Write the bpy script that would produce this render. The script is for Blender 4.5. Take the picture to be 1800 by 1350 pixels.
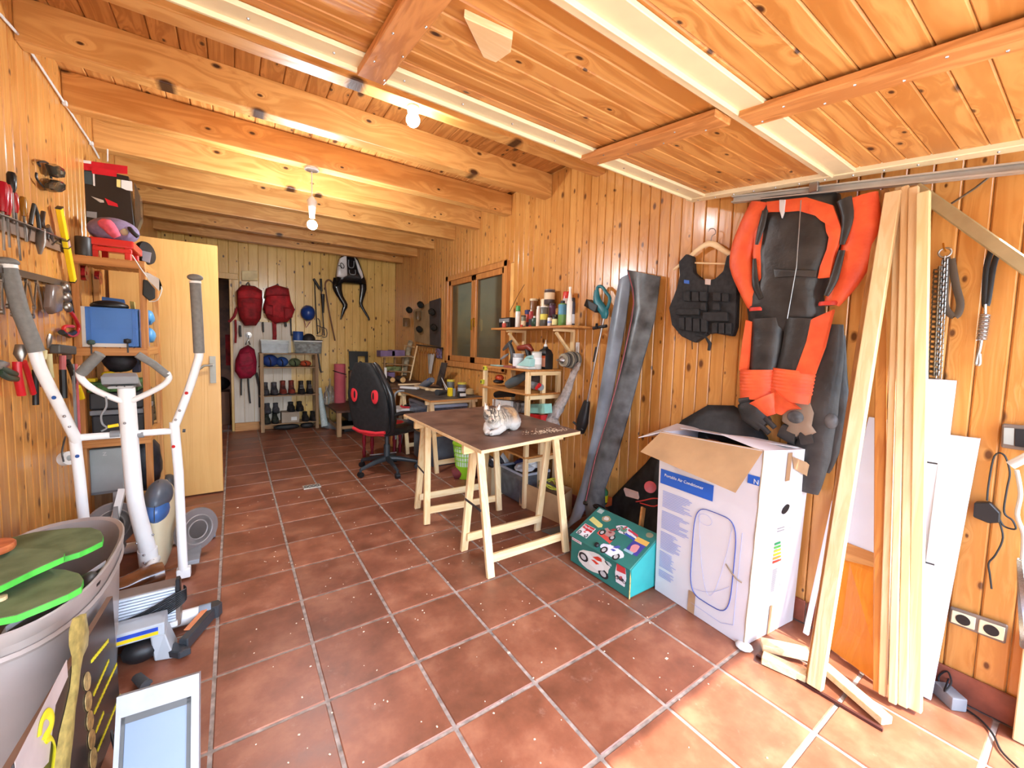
import bpy, bmesh, math, random
from mathutils import Vector, Matrix, Euler
random.seed(7)
S = bpy.context.scene
COL = S.collection
for o in list(bpy.data.objects): bpy.data.objects.remove(o)

# ------------------------------------------------------------------ camera
F_PX, YAW, PITCH, ROLL = 715.235, 0.599876, 0.0711135, 0.026436
CX0, CY0 = 899.207, 658.095
CAM = Vector((-0.60151, -1.16128, 1.30264))
_cy, _sy, _cp, _sp = math.cos(YAW), math.sin(YAW), math.cos(PITCH), math.sin(PITCH)
FW = Vector((_sy*_cp, _cy*_cp, -_sp)); _r = Vector((_cy, -_sy, 0)); _u = _r.cross(FW)
RT = math.cos(ROLL)*_r + math.sin(ROLL)*_u
UP = -math.sin(ROLL)*_r + math.cos(ROLL)*_u
cd = bpy.data.cameras.new('camera'); cam = bpy.data.objects.new('camera', cd); COL.objects.link(cam)
cam.matrix_world = Matrix(((RT.x, UP.x, -FW.x, CAM.x), (RT.y, UP.y, -FW.y, CAM.y), (RT.z, UP.z, -FW.z, CAM.z), (0, 0, 0, 1)))
cd.sensor_width = 36; cd.lens = F_PX/1800*36; cd.clip_start = 0.02
cd.shift_x = (900-CX0)/1800; cd.shift_y = (CY0-675)/1800
S.camera = cam

# ------------------------------------------------------------------ light
SUN_DIR = Vector((-0.15, 1.0, -1.15)).normalized()
w = bpy.data.worlds.new('sky'); S.world = w; w.use_nodes = True
nt = w.node_tree; bg = nt.nodes['Background']
sky = nt.nodes.new('ShaderNodeTexSky'); sky.sky_type = 'NISHITA'; sky.sun_disc = False
sky.sun_elevation = math.radians(49); sky.sun_rotation = math.radians(180-8); sky.air_density = 1.0; sky.dust_density = 2.5
tint = nt.nodes.new('ShaderNodeMix'); tint.data_type = 'RGBA'; tint.blend_type = 'MULTIPLY'; tint.inputs[0].default_value = 1; tint.inputs[7].default_value = (.85, .97, 1.13, 1)
nt.links.new(sky.outputs[0], tint.inputs[6]); nt.links.new(tint.outputs[2], bg.inputs[0]); bg.inputs[1].default_value = 0.68
sd = bpy.data.lights.new('sun', 'SUN'); sd.energy = 6.2; sd.angle = math.radians(0.6); sd.color = (1, .95, .86)
so = bpy.data.objects.new('sun', sd); COL.objects.link(so); so.location = (0, -6, 8)
so.rotation_euler = SUN_DIR.to_track_quat('-Z', 'Y').to_euler()
pd = bpy.data.lights.new('opening_portal', 'AREA'); pd.shape = 'RECTANGLE'; pd.size = 3.0; pd.size_y = 2.1; pd.energy = 1
po = bpy.data.objects.new('opening_portal', pd); COL.objects.link(po); po.location = (0.12, -1.36, 1.0); po.rotation_euler = (math.radians(90), 0, 0)
pd.cycles.is_portal = True
S.view_settings.view_transform = 'Standard'; S.view_settings.look = 'None'; S.view_settings.gamma = 1
S.view_settings.use_curve_mapping = False
S.view_settings.exposure = 1.3

# ------------------------------------------------------------------ pixel of the photograph -> point on a real plane of the room
def ray(x, y): return FW + (x-CX0)/F_PX*RT - (y-CY0)/F_PX*UP
def PL(x, y, ax, v):
    d = ray(x, y); return CAM + d*((v-CAM[ax])/d[ax])
def PX(x, y, v): return PL(x, y, 0, v)
def PY(x, y, v): return PL(x, y, 1, v)
def PZ(x, y, v=0.0): return PL(x, y, 2, v)
def PV(foot, top):
    F = PZ(*foot); d = ray(*top); return CAM + d*(math.hypot(F.x-CAM.x, F.y-CAM.y)/math.hypot(d.x, d.y))

# ------------------------------------------------------------------ materials
MATS = {}
def srgb(c):
    return tuple(((v/255)/12.92 if v/255 <= 0.04045 else ((v/255+0.055)/1.055)**2.4) for v in c) + (1,)
def new_mat(name):
    m = bpy.data.materials.new(name); m.use_nodes = True
    return m, m.node_tree, m.node_tree.nodes['Principled BSDF']
def mat(name, c, rough=.55, metal=0, var=.12, scale=8, bump=0, trans=0, alpha=1, emit=0, c2=None, coat=0, ior=1.45):
    """plain procedural material: base colour broken up by fine noise"""
    if name in MATS: return MATS[name]
    m, t, b = new_mat(name); N = t.nodes.new; L = t.links.new
    tc = N('ShaderNodeTexCoord'); oi = N('ShaderNodeObjectInfo'); ad = N('ShaderNodeVectorMath'); ad.operation = 'ADD'
    mu = N('ShaderNodeMath'); mu.operation = 'MULTIPLY'; mu.inputs[1].default_value = 37
    L(oi.outputs['Random'], mu.inputs[0]); L(tc.outputs['Object'], ad.inputs[0]); L(mu.outputs[0], ad.inputs[1])
    no = N('ShaderNodeTexNoise'); no.inputs['Scale'].default_value = scale; no.inputs['Detail'].default_value = 5
    L(ad.outputs[0], no.inputs['Vector'])
    rp = N('ShaderNodeValToRGB'); rp.color_ramp.elements[0].position = .3; rp.color_ramp.elements[1].position = .72
    a = srgb(c); d = srgb(c2) if c2 else tuple(max(0, v*(1-2.2*var)) for v in a[:3])+(1,)
    e = a if c2 else tuple(min(1, v*(1+var)) for v in a[:3])+(1,)
    rp.color_ramp.elements[0].color = d; rp.color_ramp.elements[1].color = e
    L(no.outputs['Fac'], rp.inputs[0]); L(rp.outputs[0], b.inputs['Base Color'])
    b.inputs['Roughness'].default_value = rough; b.inputs['Metallic'].default_value = metal
    b.inputs['Transmission Weight'].default_value = trans; b.inputs['Alpha'].default_value = alpha
    b.inputs['Coat Weight'].default_value = coat; b.inputs['IOR'].default_value = ior
    if emit:
        b.inputs['Emission Color'].default_value = a; b.inputs['Emission Strength'].default_value = emit
    if bump:
        bp = N('ShaderNodeBump'); bp.inputs['Strength'].default_value = bump; bp.inputs['Distance'].default_value = .01
        L(no.outputs['Fac'], bp.inputs['Height']); L(bp.outputs[0], b.inputs['Normal'])
    MATS[name] = m; return m
def wood(name, light, dark, knot=(70, 38, 15), axis='Z', rough=.4, ring=22, knots=3.2, var=.35, coat=0, kth=.055, grain=1.0, thin=None):
    """planed softwood: long grain along the local axis, rings, knots, every board its own tone"""
    key = name+axis
    if key in MATS: return MATS[key]
    m, t, b = new_mat(key); N = t.nodes.new; L = t.links.new
    tc = N('ShaderNodeTexCoord'); oi = N('ShaderNodeObjectInfo')
    sx = N('ShaderNodeSeparateXYZ'); L(tc.outputs['Object'], sx.inputs[0])
    cb = N('ShaderNodeCombineXYZ')
    order = {'Z': (0, 1, 2), 'X': (2, 1, 0), 'Y': (0, 2, 1)}[axis]
    for i, k in enumerate(order): L(sx.outputs[k], cb.inputs[i])
    rv = N('ShaderNodeCombineXYZ')
    for i, k in enumerate((53.0, 31.0, 77.0)):
        mm = N('ShaderNodeMath'); mm.operation = 'MULTIPLY'; mm.inputs[1].default_value = k
        L(oi.outputs['Random'], mm.inputs[0]); L(mm.outputs[0], rv.inputs[i])
    ad = N('ShaderNodeVectorMath'); L(cb.outputs[0], ad.inputs[0]); L(rv.outputs[0], ad.inputs[1])
    # knots
    ms = N('ShaderNodeMapping'); ms.inputs['Scale'].default_value = (1, 1, .55); L(ad.outputs[0], ms.inputs[0])
    vo = N('ShaderNodeTexVoronoi')
    if thin:
        vo.voronoi_dimensions = '2D'; s2 = N('ShaderNodeSeparateXYZ'); c2_ = N('ShaderNodeCombineXYZ'); L(ms.outputs[0], s2.inputs[0])
        L(s2.outputs[0 if thin[0] == 1 else 1], c2_.inputs[0]); L(s2.outputs[2], c2_.inputs[1]); ms = c2_
    vo.inputs['Scale'].default_value = knots; L(ms.outputs[0], vo.inputs['Vector'])
    # grain
    mg = N('ShaderNodeMapping'); mg.inputs['Scale'].default_value = (ring, ring, 1.1); L(ad.outputs[0], mg.inputs[0])
    kb = N('ShaderNodeMath'); kb.operation = 'DIVIDE'; kb.inputs[0].default_value = .12
    ka = N('ShaderNodeMath'); ka.operation = 'ADD'; ka.inputs[1].default_value = .06; L(vo.outputs['Distance'], ka.inputs[0]); L(ka.outputs[0], kb.inputs[1])
    av = N('ShaderNodeVectorMath'); L(mg.outputs[0], av.inputs[0]); L(kb.outputs[0], av.inputs[1])
    n1 = N('ShaderNodeTexNoise'); n1.inputs['Scale'].default_value = .9; n1.inputs['Detail'].default_value = 4; n1.inputs['Distortion'].default_value = .6
    L(av.outputs[0], n1.inputs['Vector'])
    sn = N('ShaderNodeMath'); sn.operation = 'MULTIPLY'; sn.inputs[1].default_value = 26; L(n1.outputs['Fac'], sn.inputs[0])
    si = N('ShaderNodeMath'); si.operation = 'SINE'; L(sn.outputs[0], si.inputs[0])
    ab = N('ShaderNodeMath'); ab.operation = 'MULTIPLY_ADD'; ab.inputs[1].default_value = .28*grain; ab.inputs[2].default_value = .5; L(si.outputs[0], ab.inputs[0])
    n2 = N('ShaderNodeTexNoise'); n2.inputs['Scale'].default_value = 3.5; n2.inputs['Detail'].default_value = 3; L(ad.outputs[0], n2.inputs['Vector'])
    mx = N('ShaderNodeMath'); mx.operation = 'MULTIPLY_ADD'; mx.inputs[1].default_value = .7; L(n2.outputs['Fac'], mx.inputs[0]); L(ab.outputs[0], mx.inputs[2])
    sb = N('ShaderNodeMath'); sb.operation = 'MULTIPLY_ADD'; sb.inputs[1].default_value = var; L(oi.outputs['Random'], sb.inputs[0]); L(mx.outputs[0], sb.inputs[2])
    mr = N('ShaderNodeMapRange'); mr.inputs['From Min'].default_value = .45; mr.inputs['From Max'].default_value = 1.35; L(sb.outputs[0], mr.inputs[0])
    mc = N('ShaderNodeMix'); mc.data_type = 'RGBA'; mc.inputs[6].default_value = srgb(light); mc.inputs[7].default_value = srgb(dark); L(mr.outputs[0], mc.inputs[0])
    kt = N('ShaderNodeMapRange'); kt.inputs['From Min'].default_value = kth; kt.inputs['From Max'].default_value = kth*2.2
    kt.inputs['To Min'].default_value = 1; kt.inputs['To Max'].default_value = 0; kc = N('ShaderNodeSeparateColor'); L(vo.outputs['Color'], kc.inputs[0]); kr = N('ShaderNodeMapRange'); kr.inputs['To Min'].default_value = 3.2; kr.inputs['To Max'].default_value = .85; L(kc.outputs[0], kr.inputs[0])
    kx = N('ShaderNodeMath'); kx.operation = 'MULTIPLY'; L(vo.outputs['Distance'], kx.inputs[0]); L(kr.outputs[0], kx.inputs[1]); L(kx.outputs[0], kt.inputs[0])
    kk = N('ShaderNodeMix'); kk.data_type = 'RGBA'; L(kt.outputs[0], kk.inputs[0]); L(mc.outputs[2], kk.inputs[6]); kk.inputs[7].default_value = srgb(knot)
    L(kk.outputs[2], b.inputs['Base Color']); b.inputs['Roughness'].default_value = rough; b.inputs['Coat Weight'].default_value = coat
    b.inputs['Coat Roughness'].default_value = .15
    bp = N('ShaderNodeBump'); bp.inputs['Strength'].default_value = .08; bp.inputs['Distance'].default_value = .004; L(si.outputs[0], bp.inputs['Height']); L(bp.outputs[0], b.inputs['Normal'])
    MATS[key] = m; return m

# ------------------------------------------------------------------ mesh builder (world coordinates; origin ends at the base of what it builds)
ORI = {}
def V(*a): return Vector(a)
class M:
    def __init__(s, xf=None): s.bm = bmesh.new(); s.xf = xf or Matrix()
    def _add(s, vs, fs):
        v = [s.bm.verts.new(s.xf @ Vector(p)) for p in vs]
        for f in fs:
            try: s.bm.faces.new([v[i] for i in f])
            except ValueError: pass
        return s
    def box(s, a, b, rot=None, c=None):
        """axis box between corners a and b, optionally turned by rot (Euler tuple) about its centre"""
        a, b = Vector(a), Vector(b); m = (a+b)/2; h = (b-a)/2
        R = Euler(rot).to_matrix() if rot else Matrix.Identity(3)
        c = Vector(c) if c else m
        P = []
        for i in range(8):
            q = Vector((h.x if i & 1 else -h.x, h.y if i & 2 else -h.y, h.z if i & 4 else -h.z)) + m - c
            P.append(c + R @ q)
        return s._add(P, [(0, 2, 3, 1), (4, 5, 7, 6), (0, 1, 5, 4), (2, 6, 7, 3), (0, 4, 6, 2), (1, 3, 7, 5)])
    def hexa(s, P):
        """8 corners: bottom ring of four, then top ring of four"""
        return s._add(P, [(3, 2, 1, 0), (4, 5, 6, 7), (0, 1, 5, 4), (1, 2, 6, 5), (2, 3, 7, 6), (3, 0, 4, 7)])
    def bar(s, p, q, wd, th, side=None):
        """rectangular batten from p to q; side = direction of the width"""
        p, q = Vector(p), Vector(q); d = (q-p).normalized()
        sd = Vector(side) if side is not None else (Vector((0, 0, 1)) if abs(d.z) < .9 else Vector((1, 0, 0)))
        sd = (sd - d*sd.dot(d)).normalized(); n = d.cross(sd)
        o = [(-1, -1), (1, -1), (1, 1), (-1, 1)]
        return s.hexa([p+sd*a*wd/2+n*b*th/2 for a, b in o]+[q+sd*a*wd/2+n*b*th/2 for a, b in o])
    def cone(s, p, q, r0, r1=None, n=16, caps=True, flat=1.0, up=None):
        p, q = Vector(p), Vector(q); r1 = r0 if r1 is None else r1; d = (q-p).normalized()
        a = Vector(up) if up is not None else (Vector((0, 0, 1)) if abs(d.z) < .9 else Vector((1, 0, 0)))
        a = (a - d*a.dot(d)).normalized(); b = d.cross(a)
        P = []
        for c, r in ((p, r0), (q, r1)):
            for i in range(n):
                t = 2*math.pi*i/n; P.append(c + a*math.cos(t)*r + b*math.sin(t)*r*flat)
        F = [(i, (i+1) % n, n+(i+1) % n, n+i) for i in range(n)]
        if caps: F += [tuple(range(n))[::-1], tuple(range(n, 2*n))]
        return s._add(P, F)
    def tube(s, pts, r, n=10, caps=True, flat=1.0, up=None, smooth=0):
        pts = [Vector(p) for p in pts]
        rs = list(r) if isinstance(r, (list, tuple)) else [r]*len(pts)
        if smooth:
            np_, nr = [], []
            for i in range(len(pts)-1):
                p0 = pts[max(i-1, 0)]; p1 = pts[i]; p2 = pts[i+1]; p3 = pts[min(i+2, len(pts)-1)]
                for k in range(smooth):
                    t = k/smooth
                    np_.append(.5*((2*p1)+(p2-p0)*t+(2*p0-5*p1+4*p2-p3)*t*t+(3*p1-p0-3*p2+p3)*t**3)); nr.append(rs[i]*(1-t)+rs[i+1]*t)
            np_.append(pts[-1]); nr.append(rs[-1]); pts, rs = np_, nr
        P = []; m = len(pts); prev = Vector(up) if up is not None else None
        for i, p in enumerate(pts):
            d = (pts[min(i+1, m-1)]-pts[max(i-1, 0)]).normalized()
            if prev is None: prev = Vector((0, 0, 1)) if abs(d.z) < .9 else Vector((1, 0, 0))
            a = (prev - d*prev.dot(d))
            if a.length < 1e-5: a = d.orthogonal()
            a.normalize(); b = d.cross(a); prev = a if up is None else Vector(up)
            for k in range(n):
                t = 2*math.pi*k/n; P.append(p + a*math.cos(t)*rs[i] + b*math.sin(t)*rs[i]*flat)
        F = [(i*n+k, i*n+(k+1) % n, (i+1)*n+(k+1) % n, (i+1)*n+k) for i in range(m-1) for k in range(n)]
        if caps: F += [tuple(range(n))[::-1], tuple(range((m-1)*n, m*n))]
        return s._add(P, F)
    def lathe(s, c, prof, n=20, axis=(0, 0, 1), sc=(1, 1)):
        """profile of (radius, height) pairs turned about axis through c"""
        c = Vector(c); d = Vector(axis).normalized(); a = Vector((1, 0, 0)) if abs(d.x) < .9 else Vector((0, 1, 0))
        a = (a-d*a.dot(d)).normalized(); b = d.cross(a); P = []
        for r, h in prof:
            for i in range(n):
                t = 2*math.pi*i/n; P.append(c + d*h + a*math.cos(t)*r*sc[0] + b*math.sin(t)*r*sc[1])
        m = len(prof)
        F = [(j*n+i, j*n+(i+1) % n, (j+1)*n+(i+1) % n, (j+1)*n+i) for j in range(m-1) for i in range(n)]
        if prof[0][0] > 1e-4: F.append(tuple(range(n))[::-1])
        if prof[-1][0] > 1e-4: F.append(tuple(range((m-1)*n, m*n)))
        return s._add(P, F)
    def ball(s, c, r, n=14, m=8, rot=None):
        """ellipsoid with radii r = (x, y, z)"""
        r = (r, r, r) if not isinstance(r, (tuple, list)) else r
        c = Vector(c); R = Euler(rot).to_matrix() if rot else Matrix.Identity(3); P = [c+R@Vector((0, 0, -r[2]))]
        for j in range(1, m):
            f = math.pi*j/m
            for i in range(n):
                t = 2*math.pi*i/n; P.append(c+R@Vector((math.sin(f)*math.cos(t)*r[0], math.sin(f)*math.sin(t)*r[1], -math.cos(f)*r[2])))
        P.append(c+R@Vector((0, 0, r[2]))); F = [(0, 1+(i+1) % n, 1+i) for i in range(n)]
        for j in range(m-2):
            F += [(1+j*n+i, 1+j*n+(i+1) % n, 1+(j+1)*n+(i+1) % n, 1+(j+1)*n+i) for i in range(n)]
        e = len(P)-1; o = 1+(m-2)*n
        return s._add(P, F + [(e, o+i, o+(i+1) % n) for i in range(n)])
    def slab(s, pts, off):
        """polygon (list of points) extruded by vector off"""
        pts = [Vector(p) for p in pts]; off = Vector(off); n = len(pts)
        return s._add(pts+[p+off for p in pts], [tuple(range(n))[::-1], tuple(range(n, 2*n))]+[(i, (i+1) % n, n+(i+1) % n, n+i) for i in range(n)])
    def loft(s, rings, caps=True, closed=True):
        """rings: equal-length point loops"""
        n = len(rings[0]); P = [Vector(p) for r in rings for p in r]; m = len(rings); e = n if closed else n-1
        F = [(j*n+i, j*n+(i+1) % n, (j+1)*n+(i+1) % n, (j+1)*n+i) for j in range(m-1) for i in range(e)]
        if caps: F += [tuple(range(n))[::-1], tuple(range((m-1)*n, m*n))]
        return s._add(P, F)
    def build(s, name, m, parent=None, label=None, cat=None, group=None, kind=None, bev=0, smooth=False, sub=0, rough=0, solid=0, origin=None):
        bm = s.bm
        if bev:
            bmesh.ops.remove_doubles(bm, verts=bm.verts, dist=1e-6)
            bmesh.ops.recalc_face_normals(bm, faces=bm.faces)
            ed = [e for e in bm.edges if len(e.link_faces) == 2 and e.calc_face_angle(0) > .6]
            bmesh.ops.bevel(bm, geom=ed, offset=bev, segments=2 if bev > .004 else 1, affect='EDGES', profile=.6, clamp_overlap=True)
        if sub:
            bmesh.ops.subdivide_edges(bm, edges=bm.edges, cuts=sub, use_grid_fill=True)
        if rough:
            for v in bm.verts: v.co += Vector((random.uniform(-1, 1), random.uniform(-1, 1), random.uniform(-1, 1)))*rough
        bmesh.ops.recalc_face_normals(bm, faces=bm.faces)
        bm.verts.ensure_lookup_table()
        xs = [v.co for v in bm.verts]
        lo = Vector((min(p[i] for p in xs) for i in range(3))); hi = Vector((max(p[i] for p in xs) for i in range(3)))
        org = Vector(origin) if origin is not None else Vector(((lo.x+hi.x)/2, (lo.y+hi.y)/2, lo.z))
        for v in bm.verts: v.co -= org
        me = bpy.data.meshes.new(name)
        if smooth:
            for f in bm.faces: f.smooth = True
            for e in bm.edges:
                if len(e.link_faces) == 2 and e.calc_face_angle(0) > (.9 if smooth is True else smooth): e.smooth = False
        bm.to_mesh(me); bm.free()
        me.materials.append(m)
        o = bpy.data.objects.new(name, me); COL.objects.link(o)
        place(o, org, parent)
        if solid:
            md = o.modifiers.new('thick', 'SOLIDIFY'); md.thickness = solid; md.offset = 0
        tag(o, label, cat, group, kind)
        return o
def place(o, org, parent):
    ORI[o.name] = Vector(org)
    if parent is not None:
        o.parent = parent; o.location = Vector(org) - ORI[parent.name]
    else: o.location = org
def tag(o, label=None, cat=None, group=None, kind=None):
    if label: o['label'] = label
    if cat: o['category'] = cat
    if group: o['group'] = group
    if kind: o['kind'] = kind
    return o
def thing(name, loc, label, cat, group=None, kind=None):
    o = bpy.data.objects.new(name, None); COL.objects.link(o); o.empty_display_size = .05
    place(o, Vector(loc), None); return tag(o, label, cat, group, kind)
def copy_tree(o, parent=None):
    c = o.copy(); COL.objects.link(c); c.parent = parent
    if parent is None: ORI[c.name] = ORI[o.name].copy()
    for ch in o.children: copy_tree(ch, c)
    return c
def dup(o, loc, rz=0, label=None, sc=None, group=None):
    c = copy_tree(o); c.location = loc; c.rotation_euler = (0, 0, rz)
    if label: c['label'] = label
    if group: c['group'] = group
    if sc: c.scale = sc if isinstance(sc, (tuple, list)) else (sc, sc, sc)
    return c
def TXT(txt, loc, right, up, size, m, parent, name='lettering', ext=.0006, sx=1.0, bold=0, align='LEFT'):
    """printed lettering laid on a surface as thin mesh"""
    cu = bpy.data.curves.new('t', 'FONT'); cu.body = txt; cu.size = size; cu.extrude = ext; cu.offset = bold; cu.align_x = align; cu.resolution_u = 2
    ob = bpy.data.objects.new('t', cu); COL.objects.link(ob)
    dg = bpy.context.evaluated_depsgraph_get(); me = bpy.data.meshes.new_from_object(ob.evaluated_get(dg)); bpy.data.objects.remove(ob)
    r = Vector(right).normalized(); u = Vector(up); u = (u-r*u.dot(r)).normalized(); n = r.cross(u)
    X = Matrix(((r.x*sx, u.x, n.x), (r.y*sx, u.y, n.y), (r.z*sx, u.z, n.z)))
    for v in me.vertices: v.co = X @ v.co
    me.materials.append(m); me.name = name
    o = bpy.data.objects.new(name, me); COL.objects.link(o); place(o, Vector(loc), parent); return o
def frame(n):
    """patch helper: turns surface coordinates into a point"""
    O, R_, U_ = n; return lambda a, b, h=0: O + R_*a + U_*b + R_.cross(U_).normalized()*h
# ------------------------------------------------------------------ shared materials
W_WALL = wood('wall_pine', (218, 160, 88), (184, 120, 54), rough=.3, coat=.35, var=.3, grain=.5, knots=7.5, kth=.06, knot=(96, 54, 22), thin=(.04, 1))
W_GROOVE = mat('groove_yellow', (232, 184, 112), .3, var=.1)  # backing colour, lighter yellow than the boards, seen through their gaps
W_BACK = wood('back_pine', (230, 194, 114), (202, 158, 78), rough=.32, coat=.3, var=.35, grain=.5, knots=7, kth=.06, thin=(1, .04))
W_CEILY = wood('ceiling_pine', (210, 150, 84), (168, 108, 50), axis='Y', rough=.45, var=.4, knots=6, kth=.06, thin=(1, .04))
W_BEAM = wood('beam_pine', (224, 168, 98), (192, 130, 64), axis='X', rough=.42, ring=12, knots=4.2, kth=.05, var=.25, thin=(1, .1))
W_DOORX = wood('garage_pine', (224, 166, 94), (184, 120, 54), axis='X', rough=.42, ring=16, var=.4, knots=6, kth=.055, thin=(.04, 1))
W_BAT = wood('batten_pine', (216, 152, 88), (176, 112, 56), axis='Y', rough=.45)
W_FRAMEZ = wood('frame_pine', (206, 144, 82), (172, 108, 54), rough=.35, knots=1.2)
W_FRAMEY = wood('frame_pine', (206, 144, 82), (172, 108, 54), axis='Y', rough=.35, knots=1.2)
W_PALE = wood('pale_pine', (238, 214, 170), (218, 184, 132), rough=.55, knots=1.6, kth=.04, var=.25, grain=.7)
W_PALEX = wood('pale_pine', (238, 214, 170), (218, 184, 132), axis='X', rough=.55, knots=1.6, kth=.04, var=.25, grain=.7)
W_PALEY = wood('pale_pine', (238, 214, 170), (218, 184, 132), axis='Y', rough=.55, knots=1.6, kth=.04, var=.25, grain=.7)
W_SHELFZ = wood('shelf_pine', (205, 148, 84), (172, 112, 56), rough=.5, knots=1.6, var=.25)
W_SHELFX = wood('shelf_pine', (205, 148, 84), (172, 112, 56), axis='X', rough=.5, knots=1.6, var=.25)
W_SHELFY = wood('shelf_pine', (205, 148, 84), (172, 112, 56), axis='Y', rough=.5, knots=1.6, var=.25)
W_DOOR = wood('door_veneer', (218, 172, 104), (202, 152, 84), rough=.38, knots=.2, kth=.001, ring=14, grain=.35)
W_WHITE = wood('pale_board', (226, 218, 206), (196, 184, 168), knot=(150, 130, 110), rough=.5, knots=1.3, grain=.3)
CREAM = mat('cream_enamel', (232, 218, 176), .35, var=.04)
ALU = mat('brushed_aluminium', (190, 186, 176), .4, .35, var=.08)
STEEL = mat('steel', (170, 170, 172), .28, .9, var=.1)
BLACK = mat('black_plastic', (28, 28, 30), .45, var=.2)
DARK = mat('dark_grey_plastic', (62, 64, 66), .5, var=.2)
GREY = mat('grey_plastic', (132, 134, 136), .5, var=.1)
WHITE = mat('white_enamel', (214, 213, 210), .3, var=.03)
PAPER = mat('white_paper', (214, 213, 210), .7, var=.04)
RED = mat('red_plastic', (190, 34, 36), .35, var=.12)
YEL = mat('yellow_plastic', (236, 204, 30), .4, var=.08)
BLUE = mat('blue_plastic', (44, 90, 160), .45, var=.1)
CARD = mat('brown_cardboard', (186, 148, 104), .8, var=.08)
def tile_mat():
    m, t, b = new_mat('terracotta_tile'); N = t.nodes.new; L = t.links.new
    tc = N('ShaderNodeTexCoord'); oi = N('ShaderNodeObjectInfo'); mu = N('ShaderNodeMath'); mu.operation = 'MULTIPLY'; mu.inputs[1].default_value = 91
    L(oi.outputs['Random'], mu.inputs[0]); ad = N('ShaderNodeVectorMath'); L(tc.outputs['Object'], ad.inputs[0]); L(mu.outputs[0], ad.inputs[1])
    n1 = N('ShaderNodeTexNoise'); n1.inputs['Scale'].default_value = 5; n1.inputs['Detail'].default_value = 7; n1.inputs['Roughness'].default_value = .62; L(ad.outputs[0], n1.inputs['Vector'])
    r1 = N('ShaderNodeValToRGB'); e = r1.color_ramp.elements; e[0].position = .3; e[0].color = srgb((108, 64, 44)); e[1].position = .7; e[1].color = srgb((160, 106, 78))
    q = e.new(.5); q.color = srgb((134, 80, 57)); L(n1.outputs['Fac'], r1.inputs[0])
    hs = N('ShaderNodeHueSaturation'); mv = N('ShaderNodeMapRange'); mv.inputs['To Min'].default_value = .86; mv.inputs['To Max'].default_value = 1.12
    L(oi.outputs['Random'], mv.inputs[0]); L(mv.outputs[0], hs.inputs['Value']); L(r1.outputs[0], hs.inputs['Color'])
    n2 = N('ShaderNodeTexNoise'); n2.inputs['Scale'].default_value = 14; n2.inputs['Detail'].default_value = 8; n2.inputs['Roughness'].default_value = .75; L(ad.outputs[0], n2.inputs['Vector'])
    m2 = N('ShaderNodeMapRange'); m2.inputs['From Min'].default_value = .6; m2.inputs['From Max'].default_value = .8; m2.inputs['To Max'].default_value = .35; L(n2.outputs['Fac'], m2.inputs[0])
    mx = N('ShaderNodeMix'); mx.data_type = 'RGBA'; L(m2.outputs[0], mx.inputs[0]); L(hs.outputs[0], mx.inputs[6]); mx.inputs[7].default_value = srgb((205, 170, 150))
    L(mx.outputs[2], b.inputs['Base Color'])
    rr = N('ShaderNodeMapRange'); rr.inputs['To Min'].default_value = .28; rr.inputs['To Max'].default_value = .55; L(n1.outputs['Fac'], rr.inputs[0]); L(rr.outputs[0], b.inputs['Roughness'])
    bp = N('ShaderNodeBump'); bp.inputs['Strength'].default_value = .12; bp.inputs['Distance'].default_value = .01; L(n1.outputs['Fac'], bp.inputs['Height']); L(bp.outputs[0], b.inputs['Normal'])
    return m
TILE = tile_mat()
GROUT = mat('grout', (164, 150, 138), .9, var=.25, scale=30, bump=.4)
SKIRT = mat('skirting_tile', (140, 76, 56), .4, var=.2, scale=12)

# ------------------------------------------------------------------ room shell
XL, XR, YF, YB, ZC = -1.364, 1.66, -1.12, 5.66, 2.76
T = .343
def struct(o, kind='structure'): o['kind'] = kind; return o
fl = M().box((XL-.12, YF-.25, -.12), (XR+.12, YB+1.6, -.004)).build('floor', GROUT, kind='structure')
TM = {}
def tile_mesh(a, b):
    k = (round(a, 3), round(b, 3))
    if k not in TM:
        o = M().box((-a/2, -b/2, -.012), (a/2, b/2, 0)).build('tile', TILE, bev=.003, origin=(0, 0, 0)); TM[k] = o.data; bpy.data.objects.remove(o)
    return TM[k]
g = .0065
for i in range(-4, 5):
    for j in range(-4, 21):
        x0, x1 = max(i*T+g, XL+.012), min((i+1)*T-g, XR-.012); y0, y1 = j*T+g, (j+1)*T-g
        if j < 17: y1 = min(y1, YB-.012)
        else:
            y0 = max(y0, YB)
            if i > -2: continue
        if y0 > y1 or x1-x0 < .01: continue
        if y0 < YF-.25: y0 = YF-.25
        o = bpy.data.objects.new('tile', tile_mesh(x1-x0, y1-y0)); COL.objects.link(o)
        place(o, V((x0+x1)/2, (y0+y1)/2, random.uniform(-.0012, .0008)), fl)
def plank(wd, ln, th, axis):
    """board whose length runs on its own local axis; front edges chamfered; width, thickness symmetrical"""
    c = .0045; pr = [(-wd/2, -th/2), (wd/2, -th/2), (wd/2, th/2-c), (wd/2-c, th/2), (-wd/2+c, th/2), (-wd/2, th/2-c)]
    P = []
    for e in (0, ln):
        for a, b in pr: P.append({'Z+x': (b, a, e), 'Z-x': (-b, a, e), 'Z-y': (a, -b, e), 'Y-z': (a, e, -b), 'X-z': (e, a, -b)}[axis])
    return M()._add(P, [tuple(range(6)), tuple(range(6, 12))]+[(i, (i+1) % 6, 6+(i+1) % 6, 6+i) for i in range(6)])
PM = {}
def board(parent, wd, ln, th, axis, m, loc, name='plank'):
    k = (round(wd, 3), round(ln, 2), th, axis, m.name)
    if k not in PM:
        o = plank(wd, ln, th, axis).build(name, m, origin=(0, 0, 0)); PM[k] = o.data; bpy.data.objects.remove(o)
    o = bpy.data.objects.new(name, PM[k]); COL.objects.link(o); place(o, V(*loc), parent); return o
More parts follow.
